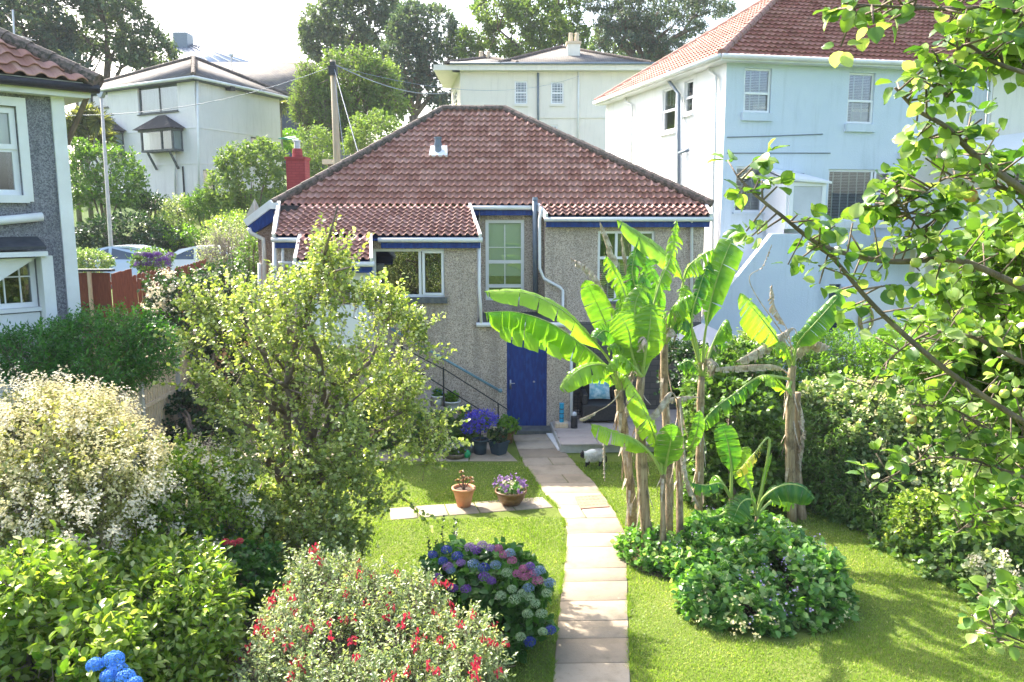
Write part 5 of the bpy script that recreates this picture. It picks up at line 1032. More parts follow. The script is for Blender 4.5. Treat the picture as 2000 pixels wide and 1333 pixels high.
tree('airy light green tree with crooked dark limbs above the cream villa roof', 1060, 110, 72, [(1000, 60, 50, 45, 3), (1070, 30, 60, 45, 3), (1040, 90, 45, 30, 3), (970, 20, 45, 30, 3), (1110, 70, 35, 40, 2.5), (930, 75, 35, 22, 2), (1090, -20, 60, 30, 3), (920, 105, 22, 15, 1.5)], 2000, 'lf_farg', .38, .28, gap=-.2, gs=1.0, th=3)
cdr = tree('dark flat-tiered cedar tree between the villa and the tall white house', 1262, 200, 68, [(1290, 15, 90, 12, 4), (1230, 45, 70, 9, 3), (1300, 60, 80, 10, 3.5), (1220, 85, 60, 9, 3), (1310, 100, 50, 9, 3), (1240, 125, 45, 7, 2.5), (1370, 20, 60, 12, 3), (1200, 5, 60, 9, 3), (1190, 60, 30, 7, 2)], 2300, 'lf_farb', .5, .25, gap=-.5, gs=1.0, width=.4, up=.1, th=8, length=.8)
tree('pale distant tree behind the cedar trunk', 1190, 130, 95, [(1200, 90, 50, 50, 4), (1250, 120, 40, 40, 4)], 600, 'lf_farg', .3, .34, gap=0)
def cordyline(px, py, Y, hpx, label, heads_=1, r=.75):
    bx_ = P(px, py, Y); z0 = float(tz(bx_.x, Y)); t = thing('cordyline', label, 'palm', (bx_.x, Y, z0), 'cordyline palms'); m = MB()
    tops = [P(px+(i-(heads_-1)/2)*26, hpx+abs(i-(heads_-1)/2)*14, Y) for i in range(heads_)]; fk = Vector((bx_.x, Y, z0+(tops[0].z-z0)*.55))
    m.tube([(bx_.x, Y, z0-.1), fk], [.14, .11], 8)
    for q in tops: m.tube([fk, fk.lerp(q, .5)+Vector((0, .1, .05)), q], [.09, .07, .07], 7)
    m.build('trunk', M['bark_pale'], t, smooth=True)
    for q in tops:
        n = 170; d_ = rnd(n); d_[:, 2] = d_[:, 2]*.8+.15; v, f, k = stamp(np.tile(np.array(q), (n, 1)), d_, np.tile([0, 0, 1.0], (n, 1))+rng.normal(size=(n, 3))*.1, r*(.8+.4*rng.random(n)), 'big', .09); npmesh('leaf_head', v, f, M['lf_cord'], t, r=np.repeat(rng.random(n), k))
cordyline(548, 250, 60, 208, 'small single-headed cordyline against the dark blue building')
cordyline(168, 290, 45, 225, 'branched cordyline palm in front of the hillside house wall', 3)
cordyline(200, 300, 46, 272, 'lower cordyline beside the oriel window', 1, .9); cordyline(145, 300, 45, 255, 'cordyline half hidden behind the white corner board', 1, .9)
# ---------------------------------------------------------------- banana plants
M['ban'] = g('banana_leaf', (.03, .15, .03), (.28, .45, .05), .5, .28, back=(1.1, 1.3, .4))
m_, t_, b_s, o_s = _new('dry_banana_leaf'); M['ban_dry'] = pm('dry_banana_leaf', (.26, .2, .14), (.55, .47, .37), 14, .9, bs=.5, bscale=30)
M['ban_yellow'] = g('yellowing_banana_leaf', (.4, .4, .06), (.55, .5, .12), .5, .5)
def stemm(name, a, b, c_):
    m, t, bs, o = _new(name); v = geo(t, (14, 14, .9)); v2 = geo(t, (3, 3, 2.2))
    col = ramp(t, noise(t, v, 2.2, 6, .7), [(.3, a), (.5, b), (.68, c_)])
    mr = N(t, 'MapRange'); mr.inputs[1].default_value = .5; mr.inputs[2].default_value = .62; mr.inputs[4].default_value = .7; t.links.new(noise(t, v2, 1.6, 5, .7), mr.inputs[0])
    t.links.new(mixc(t, mr.outputs[0], col, tuple(x*.35 for x in a)), bs.inputs['Base Color']); bs.inputs['Roughness'].default_value = .8; bump(t, bs, noise(t, v, 4, 5, .7), .8, .03); return m
M['ban_stem'] = stemm('banana_pseudostem', (.2, .13, .07), (.36, .26, .15), (.52, .42, .28)); M['ban_green'] = pm('green_leaf_stalk', (.22, .34, .06), (.34, .42, .12), 5, .45, bs=.1, scale=(5, 5, .6))
def spl(pts, n):
    p = [Vector(q) for q in pts]; out = []
    p = [p[0]*2-p[1]]+p+[p[-1]*2-p[-2]]; segs = len(p)-3
    for i in range(n+1):
        s = i/n*segs; k = min(int(s), segs-1); t = s-k; a, b, c, d = p[k:k+4]
        out.append(.5*((2*b)+(c-a)*t+(2*a-5*b+4*c-d)*t*t+(3*b-3*c+d-a)*t**3))
    return out
def banleaf(root, pts, width, stalk=.25, tear=.3, droop=.25, seed=0, mat='ban', face=None, fringe=1.0, fold=.25, name='leaf', label=None):
    """pts: world points of the midrib, base first; blade starts after `stalk` fraction; side strips droop and tear"""
    r = random.Random(seed); n = 40; mid = spl(pts, n); nb = n-int(n*stalk); m = []; V = []; Fq = []; rr = []
    rad = [max(.003, (.012 if mat == 'ban_dry' else .026)*(1-i/n)) for i in range(n+1)]
    sm = MB().tube(mid, rad, 6); so = sm.build('stalk', M['ban_green'] if mat != 'ban_dry' else M['ban_dry'], root, smooth=True)
    i0 = int(n*stalk); fv = Vector(face) if face is not None else None; val = r.random()
    for sgn in (-1, 1):
        dz = 0; left = 0; lenf = 1
        for i in range(i0, n):
            if left <= 0: left = r.choice((1, 1, 2, 2, 3, 4)) if r.random() < tear+.1 else r.choice((4, 6, 9)); dz = r.uniform(-.5, 1)*(tear*.6+.08); lenf = 1-r.uniform(0, .35)*tear-r.uniform(0, .08)
            left -= 1; gp = .55 if left <= 0 else 0.0
            a0 = len(V)
            for e, tt in ((0, i), (1, i+.999)):
                k = int(tt); fr2 = tt-k; p = mid[k].lerp(mid[min(k+1, n)], fr2); tg = (mid[min(k+1, n)]-mid[max(k-1, 0)]).normalized()
                s = (tt-i0)/(n-i0); w_ = width*.5*(math.sin(math.pi*min(1, s*1.0))**.5 if s < .5 else (1-((s-.5)*2)**3.2)**.6 if s < 1 else 0)*(.12+.88*min(1, s*5))
                up_ = fv if fv is not None else Vector((0, 0, 1)); side = tg.cross(up_)
                if side.length < .2: side = tg.cross(Vector((.3, -1, 0)))
                side = side.normalized()*sgn; nn = side.cross(tg)*sgn; nn = nn if nn.dot(up_) > 0 else -nn
                for q in range(5):
                    f = q/4; ang = fold-(droop+dz)*f*1.6; off_ = side*(w_*lenf*fringe*f*math.cos(ang))+nn*(w_*f*math.sin(ang)*(.8))-tg*(gp*f*e*(mid[1]-mid[0]).length)-Vector((0, 0, 1))*(w_*f*f*(droop+dz)*.9)-tg*(-.10*w_*f)
                    wv = nn*(.006*math.sin(tt*2.1+q)); V.append(tuple(p+off_+wv)); rr.append(min(1, max(0, val*.85+.3*f*r.random()+.08*math.sin(tt)+(.2 if f > .9 else 0))))
            for q in range(4): Fq.append((a0+q, a0+5+q, a0+6+q, a0+1+q))
    o = npmesh(name, np.array(V), [np.array(Fq)], M[mat], root, r=rr, smooth=True)
    if mat == 'ban_dry': pass
    if label: o['label'] = label
    so.parent = o; so.location = (0, 0, 0); o.location = -WL[root.name]
    return o
def Zp(x, y, Y): return P(920+x/1.904, 400+y/1.904, Y)
def pstem(root, pts, r0, r1, mat='ban_stem', rag=14, seed=1):
    p = spl(pts, 14); m = MB().tube(p, [r0*(1-i/14)+r1*i/14+random.uniform(-.008, .008) for i in range(15)], 14); m.build('stem', M[mat], root, smooth=True)
    r = random.Random(seed); m = MB()
    for k in range(rag):     # peeling sheaths
        i = r.randrange(2, 13); a = r.uniform(0, 6.28); rad = r0*(1-i/14)+r1*i/14; L_ = r.uniform(.12, .45); u_ = Vector((math.cos(a), math.sin(a), 0)); s_ = Vector((-math.sin(a), math.cos(a), 0)); c0 = p[i]+u_*rad*.9; w_ = r.uniform(.008, .03)
        q = [c0, c0+u_*.03+Vector((0, 0, -L_*.4)), c0+u_*r.uniform(.03, .12)+Vector((0, 0, -L_))]
        m.quad(q[0]-s_*w_, q[0]+s_*w_, q[1]+s_*w_*.9, q[1]-s_*w_*.9); m.quad(q[1]-s_*w_*.9, q[1]+s_*w_*.9, q[2]+s_*w_*.2, q[2]-s_*w_*.3)
    if rag: m.build('peeling_sheath', M['ban_dry'], root)
def banana(label, base, stempts, r0, r1, leafs, rag=14, seed=1):
    r0 *= .7; r1 *= .8; t = thing('banana_plant', label, 'banana plant', tuple(base), 'banana plants in the round bed'); pstem(t, [base-Vector((0, 0, .05))]+stempts, r0, r1, rag=rag, seed=seed)
    top = stempts[-1]
    if r1 > .05 and len(leafs) > 3:
        rr_ = random.Random(seed*7)
        for j in range(5):
            a_ = rr_.uniform(0, 6.28); s_ = rr_.uniform(.45, .85); u_ = Vector((math.cos(a_)*.8, math.sin(a_)*.6, 0)); hh_ = rr_.uniform(.2, .8)
            leafs = leafs+[([top, top+u_*.12*s_+Vector((0, 0, .3*hh_)), top+u_*.45*s_+Vector((0, 0, .75*hh_)), top+u_*.85*s_+Vector((0, 0, .8*hh_-.1))], rr_.uniform(.18, .32), dict(stalk=.25, tear=rr_.choice((.5, .9, 1)), droop=rr_.uniform(.4, .8), mat=rr_.choice(('ban', 'ban', 'ban_dry')), face=(rr_.uniform(-.5, .5), -.6, .8)))]
    for i, L_ in enumerate(leafs):
        kw = dict(L_[2]) if len(L_) > 2 else {}; banleaf(t, L_[0], L_[1], seed=seed*31+i, **kw)
    return t
Zs = lambda *a: [Zp(*q) for q in a]
cf = (-.3, -1, .35)
banana('banana plant of the main clump whose long green leaf arches left across the blue door', G(1236, 1035), Zs((595, 1080, 11.7), (578, 930, 11.6), (560, 780, 11.5), (548, 690, 11.5)), .11, .07, [
  (Zs((553, 690, 11.5), (525, 600, 11.4), (450, 500, 11.2), (340, 395, 11.0), (200, 330, 10.9), (48, 325, 10.9)), .40, dict(stalk=.3, tear=.12, droop=.3, face=(.35, -.75, 1))),
  (Zs((556, 690, 11.6), (500, 600, 11.6), (410, 520, 11.6), (290, 440, 11.6), (160, 400, 11.6), (48, 402, 11.6)), .48, dict(stalk=.2, tear=1.0, droop=.95, face=(0, -.3, 1), mat='ban', fold=.0)),
  (Zs((560, 690, 11.4), (530, 620, 11.2), (470, 596, 11.0), (395, 620, 10.9), (332, 690, 10.85)), .36, dict(stalk=.2, tear=.15, droop=.35, face=(-.2, -.9, .9))),
  (Zs((555, 690, 11.7), (540, 560, 11.8), (490, 420, 11.8), (425, 282, 11.7)), .42, dict(stalk=.35, tear=.05, droop=.05, face=(-.5, -1, .1), fold=.1)),
  (Zs((560, 690, 11.6), (580, 480, 11.7), (540, 250, 11.7), (478, 60, 11.7)), .22, dict(stalk=.45, tear=1, droop=.7, face=cf, mat='ban_dry', label='brown shrivelled upright leaf')),
  (Zs((565, 690, 11.5), (590, 560, 11.4), (560, 420, 11.4), (550, 280, 11.4)), .3, dict(stalk=.3, tear=.9, droop=.5, face=cf)),
  (Zs((570, 680, 11.4), (520, 740, 11.2), (460, 775, 11.1), (403, 800, 11.0)), .06, dict(stalk=.6, tear=1, droop=.9, mat='ban_dry')),
  (Zs((575, 680, 11.4), (560, 520, 11.2), (500, 470, 11.1), (460, 500, 11.0)), .34, dict(stalk=.3, tear=.2, droop=.2, face=(-.3, -1, .5))),
  (Zs((560, 560, 11.6), (500, 340, 11.8), (440, 240, 11.9), (370, 200, 12)), .12, dict(stalk=.2, tear=1, droop=.8, mat='ban_dry'))], rag=26, seed=3)
banana('thickest straight-stemmed banana plant at the centre of the main clump', G(1268, 1082), Zs((640, 1080, 11.1), (632, 900, 11.1), (625, 760, 11.1), (632, 640, 11.1)), .12, .07, [
  (Zs((632, 650, 11.1), (600, 560, 11.0), (585, 470, 10.9), (545, 400, 10.9)), .5, dict(stalk=.15, tear=.2, droop=.2, face=(-.2, -1, .2), fold=.05)),
  (Zs((636, 650, 11.1), (650, 540, 10.95), (665, 450, 10.9), (670, 370, 10.9)), .62, dict(stalk=.12, tear=.1, droop=.25, face=(.1, -1, .1), fold=.0)),
  (Zs((640, 640, 11.2), (655, 480, 11.3), (700, 300, 11.4), (745, 190, 11.4), (765, 58, 11.4)), .34, dict(stalk=.35, tear=.9, droop=.6, face=cf)),
  (Zs((640, 640, 11.1), (600, 450, 11.2), (560, 300, 11.3), (500, 190, 11.3)), .34, dict(stalk=.35, tear=.9, droop=.55, face=cf)),
  (Zs((640, 640, 11.1), (620, 500, 11.0), (610, 380, 11.0), (640, 300, 11.0)), .44, dict(stalk=.25, tear=.5, droop=.3, face=cf)),
  (Zs((640, 640, 11.1), (690, 500, 11.2), (660, 380, 11.2), (640, 250, 11.3)), .3, dict(stalk=.3, tear=.8, droop=.5, face=cf)),
  (Zs((635, 640, 11), (600, 600, 10.9), (545, 560, 10.8), (500, 610, 10.8)), .3, dict(stalk=.2, tear=.5, droop=.5)),
  (Zs((640, 660, 11.1), (600, 620, 11.3), (590, 700, 11.2), (580, 790, 11.1)), .2, dict(stalk=.2, tear=1, droop=.8, mat='ban_dry'))], rag=22, seed=5)
banana('young low banana plant with broad lime-green leaves at the front of the main clump', G(1297, 1098), Zs((712, 1060, 10.9), (716, 1000, 10.9)), .06, .045, [
  (Zs((716, 1005, 10.9), (690, 890, 10.8), (650, 780, 10.7), (578, 645, 10.7)), .38, dict(stalk=.25, tear=.45, droop=.35, face=(.6, -.9, .5))),
  (Zs((718, 1005, 10.9), (728, 950, 10.8), (742, 880, 10.6), (745, 815, 10.5)), .44, dict(stalk=.15, tear=.15, droop=.2, face=(0, -1, .3), fold=.05)),
  (Zs((712, 1005, 10.9), (670, 930, 10.7), (600, 870, 10.6), (520, 845, 10.5), (445, 818, 10.5)), .28, dict(stalk=.25, tear=.4, droop=.5, face=(-.1, -.6, 1))),
  (Zs((716, 1005, 10.9), (700, 900, 10.9), (650, 820, 11.0), (620, 850, 11)), .26, dict(stalk=.2, tear=.3, droop=.3))], rag=10, seed=7)
banana('thin shaggy banana stem hung with brown leaf strips beside the young plant', G(1328, 1092), Zs((776, 1100, 11.2), (772, 940, 11.3), (778, 800, 11.4), (770, 720, 11.4)), .075, .05, [
  (Zs((775, 730, 11.4), (790, 880, 11.2), (800, 1000, 11.1), (850, 1130, 11)), .12, dict(stalk=.2, tear=1, droop=.8, mat='ban_dry')),
  (Zs((775, 900, 11.3), (815, 900, 11.1), (840, 840, 11), (850, 765, 11)), .2, dict(stalk=.15, tear=.2, droop=.2, face=(0, -1, .2))),
  (Zs((770, 730, 11.4), (740, 700, 11.3), (690, 760, 11.2), (640, 810, 11.2)), .16, dict(stalk=.2, tear=1, droop=.9, mat='ban_dry'))], rag=24, seed=9)
banana('brown-stemmed banana plant at the back of the main clump, ragged leaves to the top', G(1305, 1050), Zs((735, 1000, 12), (720, 720, 12.2), (718, 520, 12.2)), .1, .07, [
  (Zs((718, 530, 12.2), (790, 400, 12.2), (780, 260, 12.1), (700, 170, 12.0), (542, 58, 11.9)), .42, dict(stalk=.45, tear=.15, droop=.25, face=(.5, -.8, .8))),
  (Zs((718, 520, 12.2), (650, 400, 12), (600, 260, 11.9), (625, 120, 11.9)), .36, dict(stalk=.3, tear=.8, droop=.5, face=cf)),
  (Zs((722, 520, 12.2), (700, 400, 12), (690, 290, 11.9), (640, 190, 11.9)), .4, dict(stalk=.25, tear=.7, droop=.4, face=cf)),
  (Zs((722, 530, 12.2), (740, 420, 12), (770, 360, 11.9), (830, 330, 11.9)), .4, dict(stalk=.2, tear=.6, droop=.5)),
  (Zs((722, 530, 12.2), (770, 380, 12.2), (800, 250, 12.2), (850, 195, 12.1), (905, 165, 12.1)), .34, dict(stalk=.4, tear=.9, droop=.6, face=(0, -.6, 1))),
  (Zs((718, 520, 12.2), (760, 430, 12), (790, 340, 12), (800, 300, 12)), .36, dict(stalk=.25, tear=.7, droop=.5, face=cf)),
  (Zs((720, 520, 12.2), (690, 440, 12), (610, 330, 12), (560, 110, 12)), .14, dict(stalk=.3, tear=1, droop=.8, mat='ban_dry'))], rag=20, seed=11)
banana('banana plant with the tallest pale leaf pointing up in front of the tall white house', G(1364, 1022), Zs((850, 1000, 12.3), (852, 800, 12.3), (857, 640, 12.3)), .09, .065, [
  (Zs((860, 640, 12.3), (868, 500, 12.2), (900, 330, 12.1), (950, 180, 12.0), (1000, 72, 12.0)), .46, dict(stalk=.3, tear=.12, droop=.1, face=(-.75, -1, .1), fold=.15)),
  (Zs((857, 640, 12.3), (835, 500, 12.2), (800, 430, 12.1), (745, 425, 12.1)), .4, dict(stalk=.3, tear=.5, droop=.5, face=(0, -.5, 1))),
  (Zs((860, 640, 12.3), (820, 450, 12.1), (850, 310, 12.1), (885, 210, 12.1)), .36, dict(stalk=.35, tear=.8, droop=.5, face=cf)),
  (Zs((863, 640, 12.3), (900, 520, 12.3), (950, 430, 12.3), (975, 500, 12.3)), .34, dict(stalk=.3, tear=.6, droop=.7)),
  (Zs((865, 640, 12.3), (820, 500, 12.4), (790, 420, 12.4), (800, 330, 12.4)), .34, dict(stalk=.3, tear=.5, droop=.3, face=cf)),
  (Zs((857, 720, 12.3), (800, 715, 12.1), (740, 720, 12), (700, 735, 12)), .1, dict(stalk=.1, tear=1, droop=.8, mat='ban_dry'))], rag=18, seed=13)
banana('stout right-hand banana plant with a broken stalk and one broad bright leaf to the right', G(1548, 1018), Zs((1187, 1000, 12.4), (1186, 800, 12.4), (1192, 640, 12.4), (1198, 600, 12.4)), .115, .07, [
  (Zs((1198, 610, 12.4), (1215, 520, 12.2), (1290, 430, 12.0), (1392, 315, 11.9)), .44, dict(stalk=.25, tear=.35, droop=.2, face=(-.6, -1, .2), fold=.1)),
  (Zs((1190, 610, 12.4), (1150, 520, 12.3), (1085, 430, 12.2), (1000, 330, 12.2)), .5, dict(stalk=.3, tear=.5, droop=.35, face=(.5, -1, .4))),
  (Zs((1200, 620, 12.4), (1205, 465, 12.4), (1110, 510, 12.3), (985, 585, 12.2)), .18, dict(stalk=.35, tear=.9, droop=.9, mat='ban_dry')),
  (Zs((1198, 610, 12.4), (1180, 480, 12.5), (1130, 380, 12.5), (1118, 300, 12.5)), .18, dict(stalk=.4, tear=.9, droop=.8, mat='ban_dry')),
  (Zs((1190, 650, 12.4), (1080, 640, 12.2), (980, 705, 12.1), (900, 765, 12), (848, 835, 12)), .3, dict(stalk=.15, tear=.9, droop=.6, face=(0, -.4, 1))),
  (Zs((1188, 640, 12.5), (1130, 600, 12.4), (1000, 600, 12.3), (880, 612, 12.2)), .1, dict(stalk=.1, tear=1, droop=.9, mat='ban_dry')),
  (Zs((1195, 650, 12.4), (1170, 690, 12.2), (1120, 640, 12), (1070, 640, 12)), .3, dict(stalk=.1, tear=.3, droop=.4)),
  (Zs((1215, 560, 12.4), (1040, 300, 12.6), (1085, 230, 12.6), (1118, 150, 12.6)), .04, dict(stalk=.5, tear=1, droop=.4, mat='ban_dry'))], rag=16, seed=15)
banana('dark dead banana stem close behind the stout right-hand plant', G(1568, 1015), Zs((1212, 1000, 12.6), (1210, 850, 12.6), (1212, 700, 12.6)), .1, .08, [(Zs((1212, 700, 12.6), (1235, 800, 12.5), (1230, 900, 12.5), (1225, 1000, 12.5)), .14, dict(stalk=.1, tear=1, droop=.6, mat='ban_dry'))], rag=30, seed=17)
banana('short banana plant with one upright pale leaf at the front of the round bed', G(1427, 1105), Zs((965, 1200, 10.9), (967, 1080, 10.9)), .045, .035, [
  (Zs((967, 1090, 10.9), (968, 980, 10.85), (955, 890, 10.8), (932, 812, 10.8)), .34, dict(stalk=.25, tear=.05, droop=.05, face=(-.4, -1, .1), fold=.15)),
  (Zs((966, 1090, 10.9), (930, 1040, 10.7), (870, 1045, 10.6), (815, 1035, 10.6)), .22, dict(stalk=.2, tear=.3, droop=.5)),
  (Zs((966, 1090, 10.9), (930, 1030, 11), (910, 1010, 11.1), (890, 1030, 11.2)), .24, dict(stalk=.2, tear=.3, droop=.5)),
  (Zs((966, 1130, 10.9), (920, 1160, 10.8), (870, 1160, 10.7), (830, 1130, 10.7)), .16, dict(stalk=.2, tear=.3, droop=.4))], rag=8, seed=19)
banana('small banana plant with a spreading glossy leaf and a yellow withered one', G(1477, 1108), Zs((1058, 1230, 10.8), (1064, 1150, 10.8)), .045, .035, [
  (Zs((1064, 1155, 10.8), (1090, 1090, 10.7), (1160, 1045, 10.6), (1230, 1050, 10.5), (1278, 1095, 10.5)), .36, dict(stalk=.2, tear=.2, droop=.45, face=(0, -.7, 1))),
  (Zs((1062, 1155, 10.8), (1045, 1100, 10.6), (1005, 1110, 10.45), (972, 1180, 10.4)), .42, dict(stalk=.2, tear=.1, droop=.2, face=(-.3, -1, .6), fold=.1)),
  (Zs((1066, 1155, 10.8), (1080, 1060, 10.8), (1095, 990, 10.8), (1118, 925, 10.8)), .09, dict(stalk=.2, tear=.0, droop=1.4, face=cf, fold=1.2)),
  (Zs((1064, 1155, 10.9), (1110, 880, 10.9), (1050, 930, 10.8), (985, 1000, 10.8)), .16, dict(stalk=.5, tear=1, droop=.6, mat='ban_yellow', label='yellow withered drooping leaf')),
  (Zs((1064, 1155, 10.8), (1040, 1060, 10.9), (1010, 980, 11), (1030, 900, 11)), .3, dict(stalk=.3, tear=.3, droop=.3, face=cf)),
  (Zs((1064, 1155, 10.8), (1120, 1100, 11), (1160, 1090, 11.1), (1200, 1110, 11.2)), .26, dict(stalk=.2, tear=.4, droop=.5))], rag=6, seed=21)
# hanging dead flower stalk
dm = thing('dead_leaf_stalk', 'thin knobbly dead stalk hanging from the young lime-green banana leaf', 'stalk', tuple(Zp(497, 870, 10.9)))
m = MB(); pts = Zs((492, 850, 10.9), (496, 920, 10.9), (495, 980, 10.9), (497, 1030, 10.9)); m.tube(pts, [.012, .016, .012, .006], 6)
for k in range(12): q_ = Vector(pts[0]).lerp(Vector(pts[-1]), k/12); m.lathe(q_, [(0, -.02), (.02, 0), (0, .02)], 6)
m.build('stalk_strand', M['ban_dry'], dm)
# ---------------------------------------------------------------- round bed ground cover and right-hand shrubs
cvb = [(3.1, 10.0, 0, .9, 1.1, .5), (2.75, 9.4, .05, .7, .6, .4), (3.55, 9.8, .1, .65, .9, .6), (3.3, 11.0, .1, .85, .8, .5), (2.6, 10.6, .05, .6, .7, .35)]
cv = shrub('flower_bed_plants', 'low mound of leafy mixed perennials with tiny lilac flowers around the small banana plants', 'plants', (3.1, 10.1, 0), cvb, 1900, 8, .095, 'lf_cov', stem=0, length=.2, up=.9, gap=-.9, zmin=.02, width=.8, twr=.003)
cv['kind'] = 'stuff'
scatterfl(cv, cvb, 130, 5, .06, .028, 'fl_lilac', zmin=.1)
scatterfl(cv, [(2.8, 9.2, .1, .7, .5, .35), (3.4, 9.3, .1, .6, .5, .35)], 70, 7, .06, .03, 'fl_cream', zmin=.05, name='dry_flower_heads')
ft2 = shrub('edging_plants', 'sparse leafy plants at the feet of the main banana clump beside the path', 'plants', (2.0, 11.2, 0), [(1.95, 11.0, .05, .45, .6, .3), (2.3, 10.9, 0, .4, .5, .2)], 300, 7, .07, 'lf_cov', stem=0, length=.2, up=.9, gap=-.8, zmin=.02); ft2['kind'] = 'stuff'
dk = shrub('climber_shrub', 'tall dark green climber-covered shrub behind the banana stems', 'shrub', G(1440, 1000), [B(1430, 840, 13.6, 95, 110, .8), B(1390, 780, 14, 60, 80, .7), B(1480, 900, 13.2, 70, 90, .7), B(1410, 950, 13.4, 80, 50, .6), B(1460, 720, 14.3, 60, 50, .6)], 2000, 9, .085, 'lf_mid', length=.3, gap=-.7, width=.9, kind='oval')
shrub('fuchsia_climber', 'flowering bush with pink specks under the white parasol', 'shrub', G(1350, 900), [B(1350, 740, 15.5, 55, 60, .5), B(1330, 700, 15.8, 40, 30, .4)], 450, 8, .07, 'lf_dark', length=.3, gap=-.7)
shrub('bright_hedge', 'fresh bright green hedge below the tall white house and the hanging hose', 'hedge', G(1650, 900), [B(1640, 715, 17, 90, 45, .9), B(1570, 740, 16.6, 60, 60, .8), B(1720, 720, 17, 60, 50, .8), B(1600, 800, 16, 70, 60, .8), B(1680, 790, 16, 60, 60, .8), B(1790, 700, 16.4, 80, 60, .8), B(1650, 690, 17.4, 90, 40, .8)], 2300, 10, .08, 'lf_bright', length=.35, up=.9, gap=-.8, width=.5, kind='dia')
shrub('pale_feathery_bush', 'pale yellow-green feathery bush behind the right-hand banana plant', 'shrub', G(1480, 880), [B(1480, 680, 16.5, 45, 30, .6), B(1450, 700, 16.5, 40, 30, .5), B(1510, 690, 16.6, 30, 20, .5)], 750, 9, .07, 'lf_laurel', length=.3, up=.9, gap=-.7, width=.35, kind='dia')
eu = shrub('variegated_shrub', 'large rounded shrub with pale cream-rimmed leaves and off-white flower heads, right side', 'shrub', (6.9, 12.8, 0), [B(1720, 850, 13.3, 110, 80, .9), B(1640, 800, 14, 80, 60, .8), B(1800, 900, 12.8, 100, 90, .9), B(1690, 930, 13, 70, 60, .7), B(1860, 830, 12.6, 100, 90, .9), B(1930, 950, 11.6, 90, 80, .8), B(1900, 740, 13, 90, 60, .8)], 3600, 9, .075, 'lf_euo', length=.3, up=.8, gap=-.7)
scatterfl(eu, [B(1740, 830, 13.2, 120, 80, .9), B(1850, 880, 12.4, 120, 80, .9), B(1650, 790, 13.9, 80, 60, .8)], 220, 10, .07, .04, 'fl_cream')
shrub('bamboo_leaved_shrub', 'deep green shrub with narrow hanging leaves beside the stout banana plant', 'shrub', (5.1, 13.2, 0), [B(1610, 900, 13.2, 60, 90, .7), B(1650, 980, 12.8, 70, 70, .7), B(1590, 850, 13.6, 40, 60, .5), B(1730, 1010, 12.3, 80, 60, .7)], 1500, 10, .1, 'lf_mid', length=.35, up=.3, gap=-.7, width=.3, kind='dia', droop=.5)
shrub('golden_bush', 'yellow-green bush low in the right-hand hedge at the lawn edge', 'shrub', (6.2, 11.6, 0), [B(1800, 1030, 11.6, 60, 70, .5), B(1770, 1060, 11.4, 40, 45, .4), B(1850, 1060, 11.4, 50, 60, .5)], 900, 8, .06, 'lf_laurel', length=.22, up=.6, gap=-.6)
shrub('dark_hedge', 'dark shaded hedge closing the right side of the lawn', 'hedge', (7.4, 10.4, 0), [B(1800, 1100, 11.6, 90, 60, .6), B(1900, 1130, 10.6, 110, 80, .8), B(1960, 1050, 10.8, 100, 100, .8), B(1870, 980, 12, 90, 90, .9), B(1700, 1040, 12.3, 70, 50, .6), B(1760, 1090, 11.3, 60, 50, .5), B(1850, 1130, 10.5, 60, 50, .5), B(1930, 1180, 9.8, 60, 50, .5)], 2600, 9, .08, 'lf_mid', length=.3, up=.5, gap=-.8)
wf = shrub('white_flowered_plant', 'pale grey-leaved plant with white flowers at the lawn edge, far right', 'plant', G(1930, 1190), [B(1935, 1120, 9.9, 30, 40, .3), B(1965, 1160, 9.6, 35, 35, .3)], 260, 8, .06, 'lf_grey', length=.2); scatterfl(wf, [B(1935, 1110, 9.8, 30, 40, .3)], 30, 12, .05, .035, 'fl_white')
